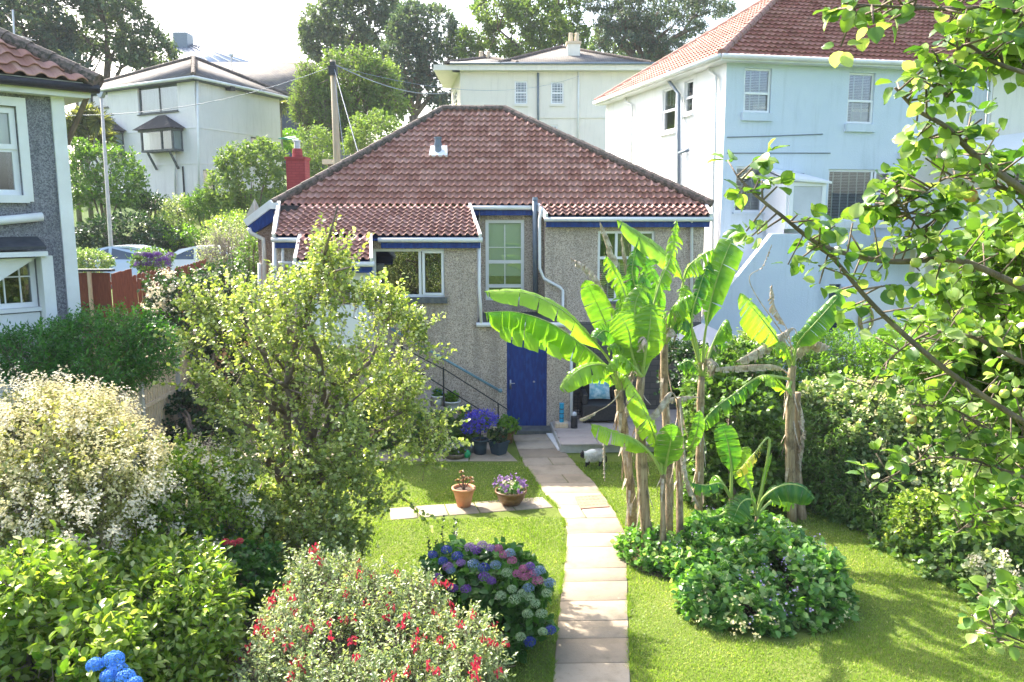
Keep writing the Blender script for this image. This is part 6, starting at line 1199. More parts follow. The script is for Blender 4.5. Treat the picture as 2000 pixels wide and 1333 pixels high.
# ---------------------------------------------------------------- foreground apple tree
ap_ = thing('apple_tree', 'apple tree reaching in from the right edge with large soft leaves and green apples', 'tree', (4.4, 3.6, 0))
M['apple_skin'] = pm('green_apple_skin', (.32, .42, .06), (.42, .5, .1), 4, .35, bs=0); M['apple_blush'] = pm('blushed_apple_skin', (.5, .12, .05), (.42, .42, .1), 14, .35, bs=0, lo=.45, hi=.6)
brs = [
 ([(2150, 640, 3.7), (1950, 540, 3.4), (1860, 508, 3.3), (1760, 512, 3.2), (1690, 505, 3.15), (1600, 478, 3.1), (1530, 425, 3.05), (1480, 385, 3.0), (1440, 345, 3.0)], .016),
 ([(1600, 478, 3.1), (1640, 520, 3.15), (1690, 580, 3.2), (1750, 640, 3.25), (1850, 725, 3.35), (1960, 800, 3.5), (2120, 900, 3.8)], .014),
 ([(2150, 470, 2.9), (2040, 400, 2.8), (1960, 345, 2.75), (1900, 300, 2.7), (1850, 250, 2.65), (1790, 215, 2.65), (1748, 172, 2.65)], .016),
 ([(2120, 60, 2.6), (1950, 20, 2.6), (1830, 18, 2.55), (1740, 14, 2.5), (1645, 8, 2.5)], .01),
 ([(2100, 420, 2.9), (1990, 378, 2.85), (1930, 362, 2.8), (1860, 345, 2.8), (1800, 380, 2.8)], .01),
 ([(2130, 180, 2.7), (1960, 130, 2.6), (1880, 90, 2.6), (1850, 190, 2.55), (1830, 110, 2.55)], .008),
 ([(2140, 780, 3.9), (1960, 690, 3.8), (1900, 660, 3.8), (1820, 650, 3.8), (1740, 700, 3.9), (1700, 760, 4.0)], .012),
 ([(2140, 960, 3.8), (1990, 930, 3.7), (1900, 900, 3.7), (1800, 900, 3.8), (1700, 960, 3.9)], .01),
 ([(2120, 1090, 3.0), (2020, 1150, 2.9), (1970, 1215, 2.85), (1945, 1260, 2.8)], .012),
 ([(1840, 500, 3.3), (1790, 440, 3.25), (1760, 400, 3.2), (1745, 355, 3.2)], .006),
 ([(2120, 860, 3.9), (1960, 850, 3.8), (1860, 800, 3.8), (1770, 790, 3.9)], .01),
 ([(2140, 1010, 3.9), (2000, 990, 3.8), (1930, 1000, 3.8), (1870, 1040, 3.9)], .01)]
lp = []; la = []; ls = []; tubes = MB()
for pts, r_ in brs:
    q = spl([P(*s) for s in pts], 40); tubes.tube(q, [max(.003, r_*(1-.75*i/40)) if pts[0][0] > 2000 else r_*(.5+.5*i/40) for i in range(41)], 7)
    for i in range(2, 41):
        for rep in range(2):
            if random.random() > (.68 if pts[0][1] < 500 and pts[0][0] > 2000 else .8 if i > 3 else .5) or rep and random.random() > .35: continue
            c0 = q[i]; t_ = (q[min(i+1, 40)]-q[i-1]).normalized(); sd = Vector((random.gauss(0, 1), random.gauss(0, 1), random.gauss(.3, .7))); sd = (sd-t_*sd.dot(t_)*.6).normalized(); L_ = random.uniform(.03, .15); e = c0+sd*L_
            tubes.tube([c0, e], [.004, .003], 4)
            for k in range(random.choice((3, 4, 5, 6))):
                a = (sd*.5+Vector((random.gauss(0, .8), random.gauss(0, .8), random.gauss(-.05, .5)))).normalized(); lp.append(e+a*.02); la.append(a); ls.append(random.uniform(.035, .072)*min(1.05, e.y/3.05))
lp, la, ls = np.array([tuple(x) for x in lp]), np.array([tuple(x) for x in la]), np.array(ls)
v, f, k = stamp(lp, la, rng.normal(size=lp.shape)*.45+np.array([0, -.1, .8]), ls, 'big', .8); npmesh('leaves', v, f, M['lf_apple'], ap_, r=np.repeat(rng.random(len(lp)), k), smooth=True)
tubes.build('branches', M['bark'], ap_, smooth=True)
foliage(ap_, [B(1930, 760, 5.2, 110, 90, .5), B(1880, 640, 5.0, 90, 50, .4), B(1980, 900, 5, 80, 80, .5), B(1840, 720, 5.2, 60, 50, .4), B(2050, 650, 4.8, 90, 200, .6), B(1975, 60, 3.4, 60, 50, .3), B(1990, 480, 4.2, 70, 60, .4), B(1890, 560, 4.4, 60, 35, .3)], 1100, 6, .068, 'lf_apple', length=.3, kind='big', width=.85, gap=-.45, gs=4, up=.2, jit=.8, name='inner_leaves', shell=.1, surf=.2)
foliage(ap_, [B(2290, 600, 4.6, 160, 420, 1.2), B(2400, 300, 3.6, 200, 300, 1.0)], 500, 7, .075, 'lf_apple', length=.3, kind='oval', width=1.1, name='outer_leaves')
limbs(ap_, (4.4, 3.6, 0), [P(2150, 640, 3.7), P(2150, 470, 2.9), P(2140, 900, 3.8), P(2130, 180, 2.7), P(2250, 300, 4)], .13, subs=0, trunk_h=2.4, wob=.1)
def apple(px, py, Y, r=.021, blush=False):
    c_ = P(px, py, Y); m = MB(); m.lathe(c_, [(0, r*.75), (.35*r, r*.9), (.75*r, r*.75), (r, r*.1), (.9*r, -r*.45), (.55*r, -r*.85), (.2*r, -r*.85), (0, -r*.75)], 16); o = m.build('apple', M['apple_blush' if blush else 'apple_skin'], ap_, smooth=True)
    if blush: o['label'] = 'pink-blushed apple'
    s = MB(); s.tube([c_+Vector((0, 0, r*.7)), c_+Vector((.004, 0, r*1.6))], .0025, 5); s.build('apple_stalk', M['bark'], o) if False else s.build('apple_stalk', M['bark'], ap_)
for a_ in [(1836, 505, 3.2), (1861, 524, 3.2), (1890, 526, 3.22), (1789, 514, 3.15), (1877, 376, 2.75), (1884, 42, 2.48), (1858, 318, 2.7), (1962, 770, 3.4), (1987, 768, 3.42), (1990, 550, 3.3), (1880, 690, 3.7), (1940, 760, 3.45)]: apple(*a_)
apple(1896, 384, 2.74, .023, True); apple(1780, 820, 3.75, .024, True)
# ---------------------------------------------------------------- lawn grass
inq = lambda x, y: (((x-3.05)/.98)**2+((y-10.05)/1.4)**2 > 1) & ~((x > 6.4-(y-9)*.32) & (y > 9))
n = 380000; gx = rng.uniform(-6.5, 8.5, n); gy = 6.5+9.0*rng.random(n)**1.25
pl = np.array([tuple(G(a, b))[:2] for a, b in Lp]); pr_ = np.array([tuple(G(a, b))[:2] for a, b in Rp])
xl_ = np.interp(gy, pl[::-1, 1], pl[::-1, 0]); xr_ = np.interp(gy, pr_[::-1, 1], pr_[::-1, 0])
ok = inq(gx, gy) & ((gx < xl_-.015+.02*rng.normal(size=n)) | (gx > xr_+.015+.02*rng.normal(size=n))) & ((gy < 15.45) | (gx > .3)) & ~((gx < -1.2) & (gy < 8.6)) & ~((gx < -3.3) & (gy < 10.4))
c0, c1 = G(760, 1018), G(1062, 972); ok &= ~((gx > c0.x-.05) & (gx < .9) & (gy > c0.y+(gx-c0.x)*.06) & (gy < c0.y+.62+(gx-c0.x)*.1) & (gx < xl_+.1))
gx, gy = gx[ok], gy[ok]; n = len(gx); hgt = .016+.018*rng.random(n)+.012*(gapnoise(np.c_[gx, gy, gx*0], 2.2, 1)); th_ = rng.uniform(0, 6.28, n); wd = .004+.004*rng.random(n)*(gy/9)
bs_ = np.c_[gx, gy, np.full(n, .004)]; sd = np.c_[np.cos(th_), np.sin(th_), np.zeros(n)]*wd[:, None]; tip = bs_+np.c_[rng.normal(size=n)*.012, rng.normal(size=n)*.012, np.maximum(.01, hgt)]
v = np.stack([bs_-sd, bs_+sd, tip], 1).reshape(-1, 3); fc = np.arange(3*n).reshape(-1, 3)
M['lf_grass'] = g('grass_blades', (.13, .23, .025), (.31, .41, .07), .42, .5, c3=(.6, .56, .26))
nt_ = 9000; k_ = rng.random(nt_); sd_ = rng.random(nt_) < .5; yy_ = 6.6+9.2*rng.random(nt_); xx_ = np.where(sd_, np.interp(yy_, pl[::-1, 1], pl[::-1, 0])-.004, np.interp(yy_, pr_[::-1, 1], pr_[::-1, 0])+.004)+rng.normal(size=nt_)*.012
clump = gapnoise(np.c_[xx_*5, yy_*5, yy_*0], 1.7, .4) > -.1; xx_, yy_ = xx_[clump], yy_[clump]; nt_ = len(xx_); b0_ = np.c_[xx_, yy_, np.full(nt_, .003)]; th2 = rng.uniform(0, 6.28, nt_); s0_ = np.c_[np.cos(th2), np.sin(th2), np.zeros(nt_)]*.005; t0_ = b0_+np.c_[rng.normal(size=nt_)*.03, rng.normal(size=nt_)*.025, .035+.04*rng.random(nt_)]
v = np.concatenate([v, np.stack([b0_-s0_, b0_+s0_, t0_], 1).reshape(-1, 3)]); fc = np.arange(len(v)).reshape(-1, 3); bs_ = np.concatenate([bs_, b0_]); n += nt_
o = npmesh('grass', v, [fc], M['lf_grass'], r=np.repeat(np.clip(rng.normal(.42, .22, n)+.22*gapnoise(bs_, 1.2, 2)+.18*gapnoise(bs_, 4.7, 1), 0, 1), 3)); tag(o, 'short mown grass of the garden lawn', 'grass', kind='stuff')
# ---------------------------------------------------------------- fences
def boards(root, a, b, h, pitch, w, th, mat, name='board', top='flat', z0=None, rails=True, post=2.4, side=1):
    """vertical boards from a to b"""
    a, b = Vector(a), Vector(b); L_ = (b-a).length; U = (b-a)/L_; Nn = Vector((U.y, -U.x, 0)).normalized()*side; n = int(L_/pitch); m = MB()
    for i in range(n):
        p = a+U*(i*pitch); hh = h+random.uniform(-.01, .01); o = Nn*random.uniform(0, .006)
        if top == 'round':
            pts = [(0, 0), (w, 0), (w, hh-w*.5)]+[(w/2+w/2*math.cos(t), hh-w*.5+w/2*math.sin(t)) for t in (.5, 1.05, 1.57, 2.1, 2.64)]+[(0, hh-w*.5)]
            m.prism([p+U*x+Vector((0, 0, z))+o for x, z in pts], Nn*th)
        else: m.obox(p+o, U*w, Nn*th, (0, 0, hh))
    m.build(name, M[mat], root)
    if rails:
        m = MB()
        for f_ in (.12, .5, .88): m.obox(a-Nn*.04+Vector((0, 0, h*f_)), U*L_, Nn*.035, (0, 0, .07))
        m.build('rail', M[mat], root)
fn = thing('timber_fence', 'pale featherboard timber fence with concrete posts along the left side of the garden', 'fence', (-7.3, 17, 0))
yy = 10.5
k_ = 0
while yy < 22:
    y1 = yy+1.75; f_ = MB(); pn = Fac((-7.3, yy), (-7.3, y1)); nb = 14; m = MB()
    for i in range(nb): yb = yy+.06+i*(1.63/nb); m.prism([(-7.3, yb, .2), (-7.315, yb, .2), (-7.33, yb+.135, .2), (-7.3, yb+.135, .2)], (0, 0, 1.75+.0*i))
    for z in (.35, 1.0, 1.75): m.box(-7.298, -7.255, yy+.07, y1-.06, z, z+.07)
    for i in range(1, nb, 1): m.box(-7.300, -7.282, yy+.05+i*(1.63/nb), yy+.075+i*(1.63/nb), .2, 1.93)
    m.box(-7.34, -7.25, yy+.05, y1-.05, 1.95, 1.99); m.build('fence_panel', M['wood_pale'], fn)
    m = MB(); m.box(-7.36, -7.24, y1-.05, y1+.05, 0, 2.02); m.box(-7.36, -7.24, y1-.05, y1+.05, 0, .2) if 0 else None; m.build('post', M['concrete'], fn, bevel=.01)
    m = MB(); m.box(-7.32, -7.28, yy+.05, y1-.05, 0, .19); m.build('gravel_board', M['concrete'], fn); yy = y1
pf = thing('picket_fence', 'red-brown stained fence of tall round-topped pickets beyond the privet bush', 'fence', (P(300, 600, 23).x, 23, 1.3))
a, b = P(262, 600, 22.2), P(345, 600, 23.4); a = Vector((a.x, 22.2, .9)); b = Vector((b.x, 23.4, 1.1)); c_ = Vector((P(412, 590, 25).x, 25, 1.3))
boards(pf, a, b, P(300, 528, 22.8).z-1.0, .14, .12, .02, 'wood_red', 'picket', 'round'); boards(pf, b, c_, P(380, 514, 24.2).z-1.2, .14, .12, .02, 'wood_red', 'picket', 'round')
gt_ = thing('plank_gate', 'solid red-brown plank gate and panel under a grey capping left of the picket fence', 'gate', (P(205, 600, 22).x, 22, .9))
a, b = P(146, 540, 21.6), P(213, 540, 21.6); m = MB(); m.box(a.x, b.x, 21.6, 21.66, .8, P(170, 534, 21.6).z); m.build('panel', M['wood_red'], gt_)
m = MB()
for z_ in (1.5, 1.95, 2.4): m.box(a.x, b.x, 21.575, 21.598, z_, z_+.02)
m.build('panel_groove', M['black'], gt_); zt_ = P(170, 531, 21.6).z
m = MB(); m.box(a.x-.1, b.x+.1, 21.5, 21.75, zt_, zt_+.06); m.build('capping', M['lead'], gt_); m = MB(); x_ = P(173, 540, 21.5).x; m.box(x_-.04, x_+.04, 21.5, 21.57, .8, zt_); m.build('post', M['wood_pale'], gt_)
b2 = Vector((P(262, 600, 22.2).x, 22.2, .9)); a2 = Vector((b.x, 21.7, .8)); boards(gt_, a2, b2, P(240, 530, 22).z-.85, .1, .095, .02, 'wood_red', 'gate_board')
bw = thing('stone_bank_wall', 'low mossy rubble retaining wall along the hillside lawn', 'wall', (P(330, 425, 40).x, 40, 3))
m = MB(); a, b = P(205, 425, 40.5), P(480, 432, 40.5)
for k in range(44):
    for j in range(3): x_ = a.x+(b.x-a.x)*k/44; m.box(x_+random.uniform(0, .05), x_+(b.x-a.x)/44, 40.3+random.uniform(-.12, .08), 41, 2.6+j*.38, 2.95+j*.38+random.uniform(-.04, .04))
m.build('rubble', M['rubble'], bw, bevel=.04)
o = sheet('hillside_lawn', [(x, y) for x, y in ((P(262, 400, 43).x, 41.2), (P(455, 420, 41.4).x, 41.2), (P(452, 388, 46).x, 46), (P(300, 385, 46.5).x, 46.5))], M['lawn'], 0); me = o.data
for v_ in me.vertices: v_.co.z = float(tz(v_.co.x, v_.co.y))+.14+(.05 if v_.co.z > -.02 else 0)
# ---------------------------------------------------------------- poles, lamps, wires
tp = thing('telegraph_pole', 'weathered wooden telegraph pole with a black junction box at its top', 'pole', (P(657, 320, 32).x, 32, 2.1))
a, b = P(660, 350, 32), P(650, 118, 32); a = a+(a-b)*.6
MB().tube([a, b], [.16, .11], 12).build('pole', M['pole_wood'], tp, smooth=True)
m = MB(); q = P(650, 133, 31.85); m.box(q.x-.14, q.x+.16, 31.7, 31.95, q.z-.28, q.z+.05); m.box(q.x-.08, q.x+.1, 31.72, 31.9, q.z+.06, q.z+.2); m.build('junction_box', M['black'], tp)
m = MB()
def wire(p, q, sag=.3, r=.012):
    p, q = Vector(p), Vector(q); m.tube([p.lerp(q, t)-Vector((0, 0, 4*sag*t*(1-t))) for t in [i/12 for i in range(13)]], r, 5, cap=False)
T_ = P(650, 125, 32); wire(T_, P(884, 180, 54), .5, .022); wire(T_, P(700, 300, 28), .02, .016); wire(T_, P(672, 300, 30), .02, .012); wire(P(650, 130, 32), P(-40, 215, 30), .8, .012); wire(P(650, 128, 32), P(1130, 150, 54), .9, .01); m.build('cable', M['grey_pipe'], tp)
def lamppost(label, x, yt, yb, Y, r=.07, head=.35):
    b = P(x[1], yb, Y); t_ = P(x[0], yt, Y); z0 = float(tz(b.x, Y)); l = thing('street_lamp', label, 'street lamp', (b.x, Y, z0), 'street lamps'); m = MB(); m.tube([(b.x, Y, z0-.2), (b.x, Y, z0+1.3), (t_.x, Y, t_.z)], [r*1.5, r*1.1, r*.7], 10); m.build('column', M['grey_pipe'] if 0 else M['concrete'], l, smooth=True)
    m = MB(); m.prism([(t_.x-.05, Y-.12, t_.z), (t_.x+.05, Y-.12, t_.z), (t_.x+head*.4, Y-.12, t_.z+.2), (t_.x-head*.4, Y-.12, t_.z+.22)], (0, .24, 0)); m.build('lamp_head', M['steel'], l)
lamppost('tall tapered grey street lamp standing by the road behind the roughcast house', (198, 218), 192, 500, 31)
lamppost('small street lamp rising above the slate roof of the hillside house', (452, 453), 112, 150, 66, .06)
m = MB(); q = P(452, 112, 66); ll = [o for o in C.objects if o.name.startswith('street_lamp')][-1]; m.tube([q, P(446, 104, 66), P(436, 101, 66)], .05, 6); m.build('lamp_arm', M['steel'], ll)
sg_ = thing('road_sign', 'triangular road sign seen from its blank pale back beside the cottage side porch', 'sign', (P(497, 430, 29).x, 29, 2.1))
a, b, c_ = P(480, 424, 29), P(512, 420, 29), P(497, 389, 29); MB().prism([a, b, c_], (0, .03, 0)).build('sign_plate', M['concrete'], sg_); MB().tube([(c_.x, 28.95, 2), (c_.x, 28.95, c_.z-.1)], .035, 8).build('sign_post', M['steel'], sg_)
sh = thing('garden_shed', 'low flat-roofed shed glimpsed behind the cottage roof by the telegraph pole', 'shed', (P(660, 320, 36).x, 36, 2.2))
a, b = P(640, 312, 36), P(712, 308, 36); MB().box(a.x, b.x, 36, 39, 2, b.z-.3).build('shed_wall', M['bark'], sh); MB().box(a.x-.2, b.x+.2, 35.8, 39.2, b.z-.3, b.z-.1).build('shed_roof', M['wood_pale'], sh)
# ---------------------------------------------------------------- cars
def car(label, cx_, Y, L_, mat, group='cars parked on the road', flip=1):
    z0 = 2.17; t = thing('parked_car', label, 'car', (cx_, Y, z0), group); prof = [(-.5, .42), (-.5, .62), (-.47, .78), (-.36, .9), (-.2, 1.34), (-.05, 1.46), (.12, 1.46), (.3, 1.33), (.42, 1.0), (.49, .92), (.5, .5), (.49, .3), (-.49, .3)]
    W = .86; Vv = []; Ff = []; n = len(prof)
    for s, k in ((-1, .0), (-1, .04), (1, .04), (1, .0)):
        for (x, z) in prof:
            ww = W*(1-(.22 if z > 1.2 else .1 if z > .95 else 0)) ; yy_ = Y+s*(ww if k else ww-.04); f_ = 1 if k == 0 else .985; Vv.append((cx_+flip*x*L_*(.97 if k == 0 else 1), yy_ if k else Y+s*(ww), z0+z*(.99 if k == 0 else 1)))
    me_ = MB(); me_.v = Vv; me_.f = [tuple(range(n)), tuple(reversed(range(3*n, 4*n)))]
    for j in range(3):
        for i in range(n): me_.f.append((j*n+i, j*n+(i+1) % n, (j+1)*n+(i+1) % n, (j+1)*n+i))
    me_.build('body', M[mat], t)
    m = MB()
    for s in (-1, 1):
        ya = lambda z: Y+s*(W*(.78 if z > 1.2 else .9)+.015)
        for w_ in ([(-.31, .97), (-.19, 1.29), (-.06, 1.38), (-.06, .97)], [(-.03, .97), (-.03, 1.38), (.12, 1.38), (.24, 1.3), (.3, .97)]): m.quad(*[(cx_+flip*x*L_, ya(z), z0+z) for x, z in w_])
    m.build('side_window', M['car_glass'], t)
    m = MB(); m.quad((cx_+flip*-.355*L_, Y-.7, z0+.93), (cx_+flip*-.355*L_, Y+.7, z0+.93), (cx_+flip*-.205*L_, Y+.6, z0+1.34), (cx_+flip*-.205*L_, Y-.6, z0+1.34)); o = m.build('windscreen', M['car_glass'], t); o.location.x -= flip*.02*L_/4; o.location.z += .015
    for x in (-.32, .31):
        for s in (-1, 1):
            m = MB(); pr = [(0, -.1), (.3, -.1), (.32, -.05), (.32, .08), (.0, .1)]; c0 = Vector((cx_+flip*x*L_, Y+s*(W-.06), z0+.31)); nn = 20; b0 = 0
            for (r_, d_) in pr:
                for k in range(nn): a_ = 2*math.pi*k/nn; m.v.append((c0.x+r_*math.cos(a_), c0.y+s*d_, c0.z+r_*math.sin(a_)))
            for i in range(len(pr)-1):
                for k in range(nn): m.f.append((i*nn+k, i*nn+(k+1) % nn, (i+1)*nn+(k+1) % nn, (i+1)*nn+k))
            w_ = m.build('wheel', M['tyre'], t, smooth=True); m = MB(); m.tube([c0+Vector((0, s*.1, 0)), c0+Vector((0, s*.115, 0))], .19, 16); m.build('rim', M['steel'], w_)
    for s in (-1, 1): m = MB(); m.box(cx_+flip*-.49*L_-.02, cx_+flip*-.46*L_, Y+s*.55-.15, Y+s*.55+.15, z0+.66, z0+.78); m.build('headlight', M['upvc'], t)
    return t
car('silver-blue hatchback parked beyond the purple flowers', P(235, 500, 31.3).x, 31.6, 3.9, 'car_silver')
car('pale car mostly hidden behind the twiggy bush', P(400, 505, 31.3).x, 31.6, 4.0, 'car_white', flip=1)
# ---------------------------------------------------------------- pots and small things by the door
def pot(name, label, cat, at, prof, mat, plant=None, group=None, rim=None, square=False):
    at = Vector(at); t = thing(name, label, cat, tuple(at), group); m = MB(); m.lathe(at, prof, 4 if square else 28); o = m.build('pot', M[mat], t, smooth=not square)
    top = max(p[1] for p in prof); rr = max(p[0] for p in prof)*(.8 if not square else .7); m = MB(); m.lathe(at, [(0, top-.035), (rr, top-.04)], 4 if square else 20); m.build('soil', M['soil'], t); return t, at+Vector((0, 0, top))
def fol(t, c, rx, rz, n, size, mat, per=6, **k): foliage(t, [(c.x, c.y, c.z+rz*.5, rx, rx, rz)], n, per, size, M[mat].name and mat, length=min(.12, rx), gap=-1, twr=.002, **k)
def taper(r0, r1, h, rim=.02): return [(0, 0), (r0, 0), (r0+(r1-r0)*.5, h*.5), (r1, h-.03), (r1+rim, h-.03), (r1+rim, h), (r1-.01, h), (r1-.02, h-.05)]
q = G(905, 996); t, c = pot('terracotta_pot', 'terracotta pot with a reddish rosette succulent standing on the cross path', 'flower pot', (q.x, q.y+.13, .016), taper(.11, .18, .32), 'terracotta')
M['lf_succ'] = g('pinkish_succulent', (.25, .08, .06), (.42, .3, .18), .3, .5)
m = MB()
for a_ in ((.05, .16), (-.04, .24), (.12, .14), (-.1, .1), (0, .12)): m.tube([c-Vector((0, 0, .05)), c+Vector((a_[0], 0, a_[1]))], .009, 5)
m.build('succulent_stem', M['bark'], t)
for a_ in ((.05, .16), (-.04, .24), (.12, .14), (-.1, .1), (0, .12), (.13, .06), (-.02, .15)):
    n = 26; dd = rnd(n); dd[:, 2] = abs(dd[:, 2])*.8+.1; cc_ = np.array(tuple(c+Vector((a_[0], random.uniform(-.06, .06), a_[1])))); v, f, k = stamp(np.tile(cc_, (n, 1)), dd, np.tile([0, 0, 1.], (n, 1)), .055, 'oval', .6); npmesh('rosette', v, f, M['lf_succ'], t, r=np.repeat(rng.random(n), k))
q = G(998, 992); t, c = pot('bowl_planter', 'wide brown glazed bowl of mauve and white pansies on the cross path', 'flower pot', (q.x, q.y+.14, .016), [(0, 0), (.15, 0), (.22, .1), (.255, .2), (.27, .2), (.27, .24), (.25, .24), (.24, .2)], 'brown_glaze')
fol(t, c, .2, .04, 55, .045, 'lf_cov'); scatterfl(t, [(c.x, c.y, c.z+.05, .26, .26, .13)], 60, 6, .035, .048, 'fl_mauve', kind='flower5', gap=-1); scatterfl(t, [(c.x, c.y, c.z+.03, .2, .2, .09)], 12, 4, .03, .04, 'fl_white', kind='flower5', gap=-1)
def spot(px, py, Y, z): p = P(px, py, Y); return (p.x, Y, z)
# support ledges for the step pots are the stair treads themselves
t, c = pot('step_pot', 'white pot with green foliage and blue flowers, highest on the garden steps', 'flower pot', (-1.6, 17.3, .724), taper(.09, .13, .22), 'white_pot', group='pots standing on the steps'); fol(t, c, .09, .08, 40, .05, 'lf_cov'); scatterfl(t, [(c.x, c.y, c.z+.04, .12, .12, .08)], 14, 4, .03, .03, 'fl_sky', gap=-1)
t, c = pot('step_pot', 'larger cream pot spilling bright green leaves, middle of the garden steps', 'flower pot', (-1.3, 17.32, .544), taper(.12, .17, .28), 'white_pot', group='pots standing on the steps'); fol(t, c, .13, .12, 70, .05, 'lf_bright')
t, c = pot('step_pot', 'terracotta pot with small blue lobelia, lowest on the garden steps', 'flower pot', (-1.0, 17.32, .364), taper(.1, .14, .22), 'terracotta', group='pots standing on the steps'); fol(t, c, .1, .06, 40, .04, 'lf_mid'); scatterfl(t, [(c.x, c.y, c.z+.04, .14, .14, .07)], 16, 4, .03, .025, 'fl_sky', gap=-1)
q = G(940, 888); t, c = pot('lobelia_planter', 'tall dark planter overflowing with a ball of deep blue lobelia', 'flower pot', (q.x-.02, q.y, .02), taper(.12, .15, .3), 'navy_pot'); m = MB(); m.tube([c-Vector((0, 0, .1)), c+Vector((0, 0, .3))], .02, 6); m.build('support_stem', M['black'], t)
fol(t, c+Vector((0, 0, .26)), .18, .14, 110, .04, 'lf_mid'); scatterfl(t, [(c.x, c.y, c.z+.34, .3, .26, .2), (c.x-.12, c.y, c.z+.2, .2, .2, .16)], 300, 9, .05, .034, 'fl_lobelia', gap=-1); scatterfl(t, [(c.x, c.y, c.z+.35, .3, .26, .2)], 60, 4, .04, .025, 'fl_purple', gap=-1)
q = G(974, 892); t, c = pot('square_planter', 'dark blue square planter with a small white-flowered plant', 'flower pot', (q.x, q.y+.12, .02), [(0, 0), (.15, 0), (.21, .24), (.23, .24), (.23, .27), (.2, .27), (.19, .23)], 'navy_pot', square=True); t.rotation_euler.z = 0
fol(t, c, .16, .2, 60, .05, 'lf_dark'); scatterfl(t, [(c.x, c.y, c.z+.15, .14, .12, .16)], 5, 8, .025, .04, 'fl_white', gap=-1)
q = G(991, 868); t, c = pot('clay_pot', 'brown clay pot of fresh green foliage next to the door step', 'flower pot', (q.x-.02, q.y+.05, .02), taper(.13, .18, .28), 'brown_glaze'); fol(t, c, .24, .16, 130, .06, 'lf_bright')
q = G(888, 898); t, c = pot('flower_basket', 'low basket of pale blue and white flowers on the terrace paving', 'flower basket', (q.x, q.y+.1, .02), [(0, 0), (.2, 0), (.24, .08), (.24, .1), (.22, .1)], 'bark'); fol(t, c, .22, .1, 80, .045, 'lf_mid'); scatterfl(t, [(c.x, c.y, c.z+.05, .24, .2, .14)], 60, 5, .03, .032, 'fl_lilac', gap=-1); scatterfl(t, [(c.x-.02, c.y, c.z+.1, .14, .14, .14)], 20, 5, .03, .035, 'fl_white', gap=-1)
q = G(912, 897); gb = MB(); gb.lathe((q.x, q.y, .1), [(0, -.09), (.05, -.07), (.085, 0), (.05, .07), (0, .09)], 16); tag(gb.build('green_ball', pm('green_plastic', (.01, .3, .12), rough=.4, bs=0), smooth=True, org=(q.x, q.y, .02)), 'shiny green plastic ball lying by the flower basket', 'ball')
q = G(920, 885); wc = thing('watering_can', 'small grey watering can tilted behind the flower basket', 'watering can', (q.x, q.y, .02)); m = MB(); m.lathe((q.x, q.y, .02), [(0, 0), (.08, 0), (.08, .14), (.06, .17), (.05, .17)], 16); m.build('body', M['steel'], wc, smooth=True); m = MB(); m.tube([(q.x+.07, q.y, .06), (q.x+.2, q.y-.04, .2)], [.015, .02], 8); m.build('spout', M['steel'], wc)
# unseen-side low plants along the terrace
shrub('terrace_plants', 'row of leafy pot plants along the foot of the steps behind the fruit tree', 'plants', (-1.7, 16.6, 0), [(-1.5, 16.5, .3, .5, .35, .45), (-2.2, 16.5, .35, .6, .35, .5), (-3.1, 16.5, .4, .6, .4, .5), (-.95, 16.55, .3, .25, .25, .35)], 620, 8, .07, 'lf_mid', stem=.015, zmin=.03, gap=-.9)
q = P(1097, 830, 17.4); bt = thing('blue_tube', 'bright turquoise blue tube standing on a stone block', 'tube', (q.x, 17.45, .3)); m = MB(); m.lathe((q.x, 17.45, .315), [(0, 0), (.05, 0), (.05, .4), (.054, .4), (.054, .42), (.0, .42)], 16); m.build('tube_body', pm('turquoise_plastic', (.02, .3, .5), (.03, .38, .6), 6, .4, bs=0), bt)
m = MB()
for z_ in (.4, .5, .6): m.lathe((q.x, 17.45, z_), [(.051, 0), (.053, .01), (.051, .02)], 16)
m.build('tube_band', M['navy_pot'], bt)
sb_ = MB(); sb_.box(q.x-.14, q.x+.14, 17.33, 17.57, .206, .314); tag(sb_.build('stone_block', M['wood_pale'], bevel=.015, org=(q.x, 17.45, .206)), 'squared yellowish stone block under the turquoise tube', 'block')
q = P(1121, 830, 17.4); sl = thing('solar_lamp', 'black cylindrical garden lamp with a pale glass dome beside the blue tube', 'garden lamp', (q.x, 17.35, .206)); m = MB(); m.lathe((q.x, 17.35, .206), [(0, 0), (.075, 0), (.075, .26), (.05, .28)], 16); m.build('lamp_body', M['black'], sl); m = MB(); m.lathe((q.x, 17.35, .486), [(.05, 0), (.055, .03), (.04, .07), (0, .09)], 16); m.build('lamp_dome', M['frost'], sl, smooth=True)
# rattan chair with cushion
q = P(1172, 770, 17.9); ch_ = thing('patio_armchair', 'black rattan patio armchair against the dark stone wall', 'chair', (q.x, 18.2, .206)); X0 = q.x-.4; m = MB(); m.box(X0, X0+.85, 17.75, 18.5, .25, .62); m.build('seat', M['black'], ch_, bevel=.03); m = MB(); m.box(X0, X0+.85, 18.4, 18.55, .621, 1.25); m.build('backrest', M['black'], ch_, bevel=.03)
for s in (0, .73): m = MB(); m.box(X0+s, X0+s+.12, 17.78, 18.39, .622, .86); m.build('armrest', M['black'], ch_, bevel=.03)
for (a_, b_) in ((0, 0), (.75, 0), (0, .6), (.75, .6)): m = MB(); m.box(X0+a_+.02, X0+a_+.08, 17.79+b_, 17.85+b_, .206, .249); m.build('leg', M['black'], ch_)
cu = MB(); cw = .24
for j in range(7):
    for i in range(7): pass
cv_ = []; cfz = []
for sgn in (-1, 1):
    for j in range(7):
        for i in range(7):
            a_, b_ = i/3-1, j/3-1; th_ = .07*max(0, (1-a_*a_)*(1-b_*b_))**.4; cv_.append((X0+.42+a_*cw*(1-.06*(1-b_*b_)), 18.24+sgn*th_+.08*b_, .9+b_*cw*(1-.06*(1-a_*a_))))
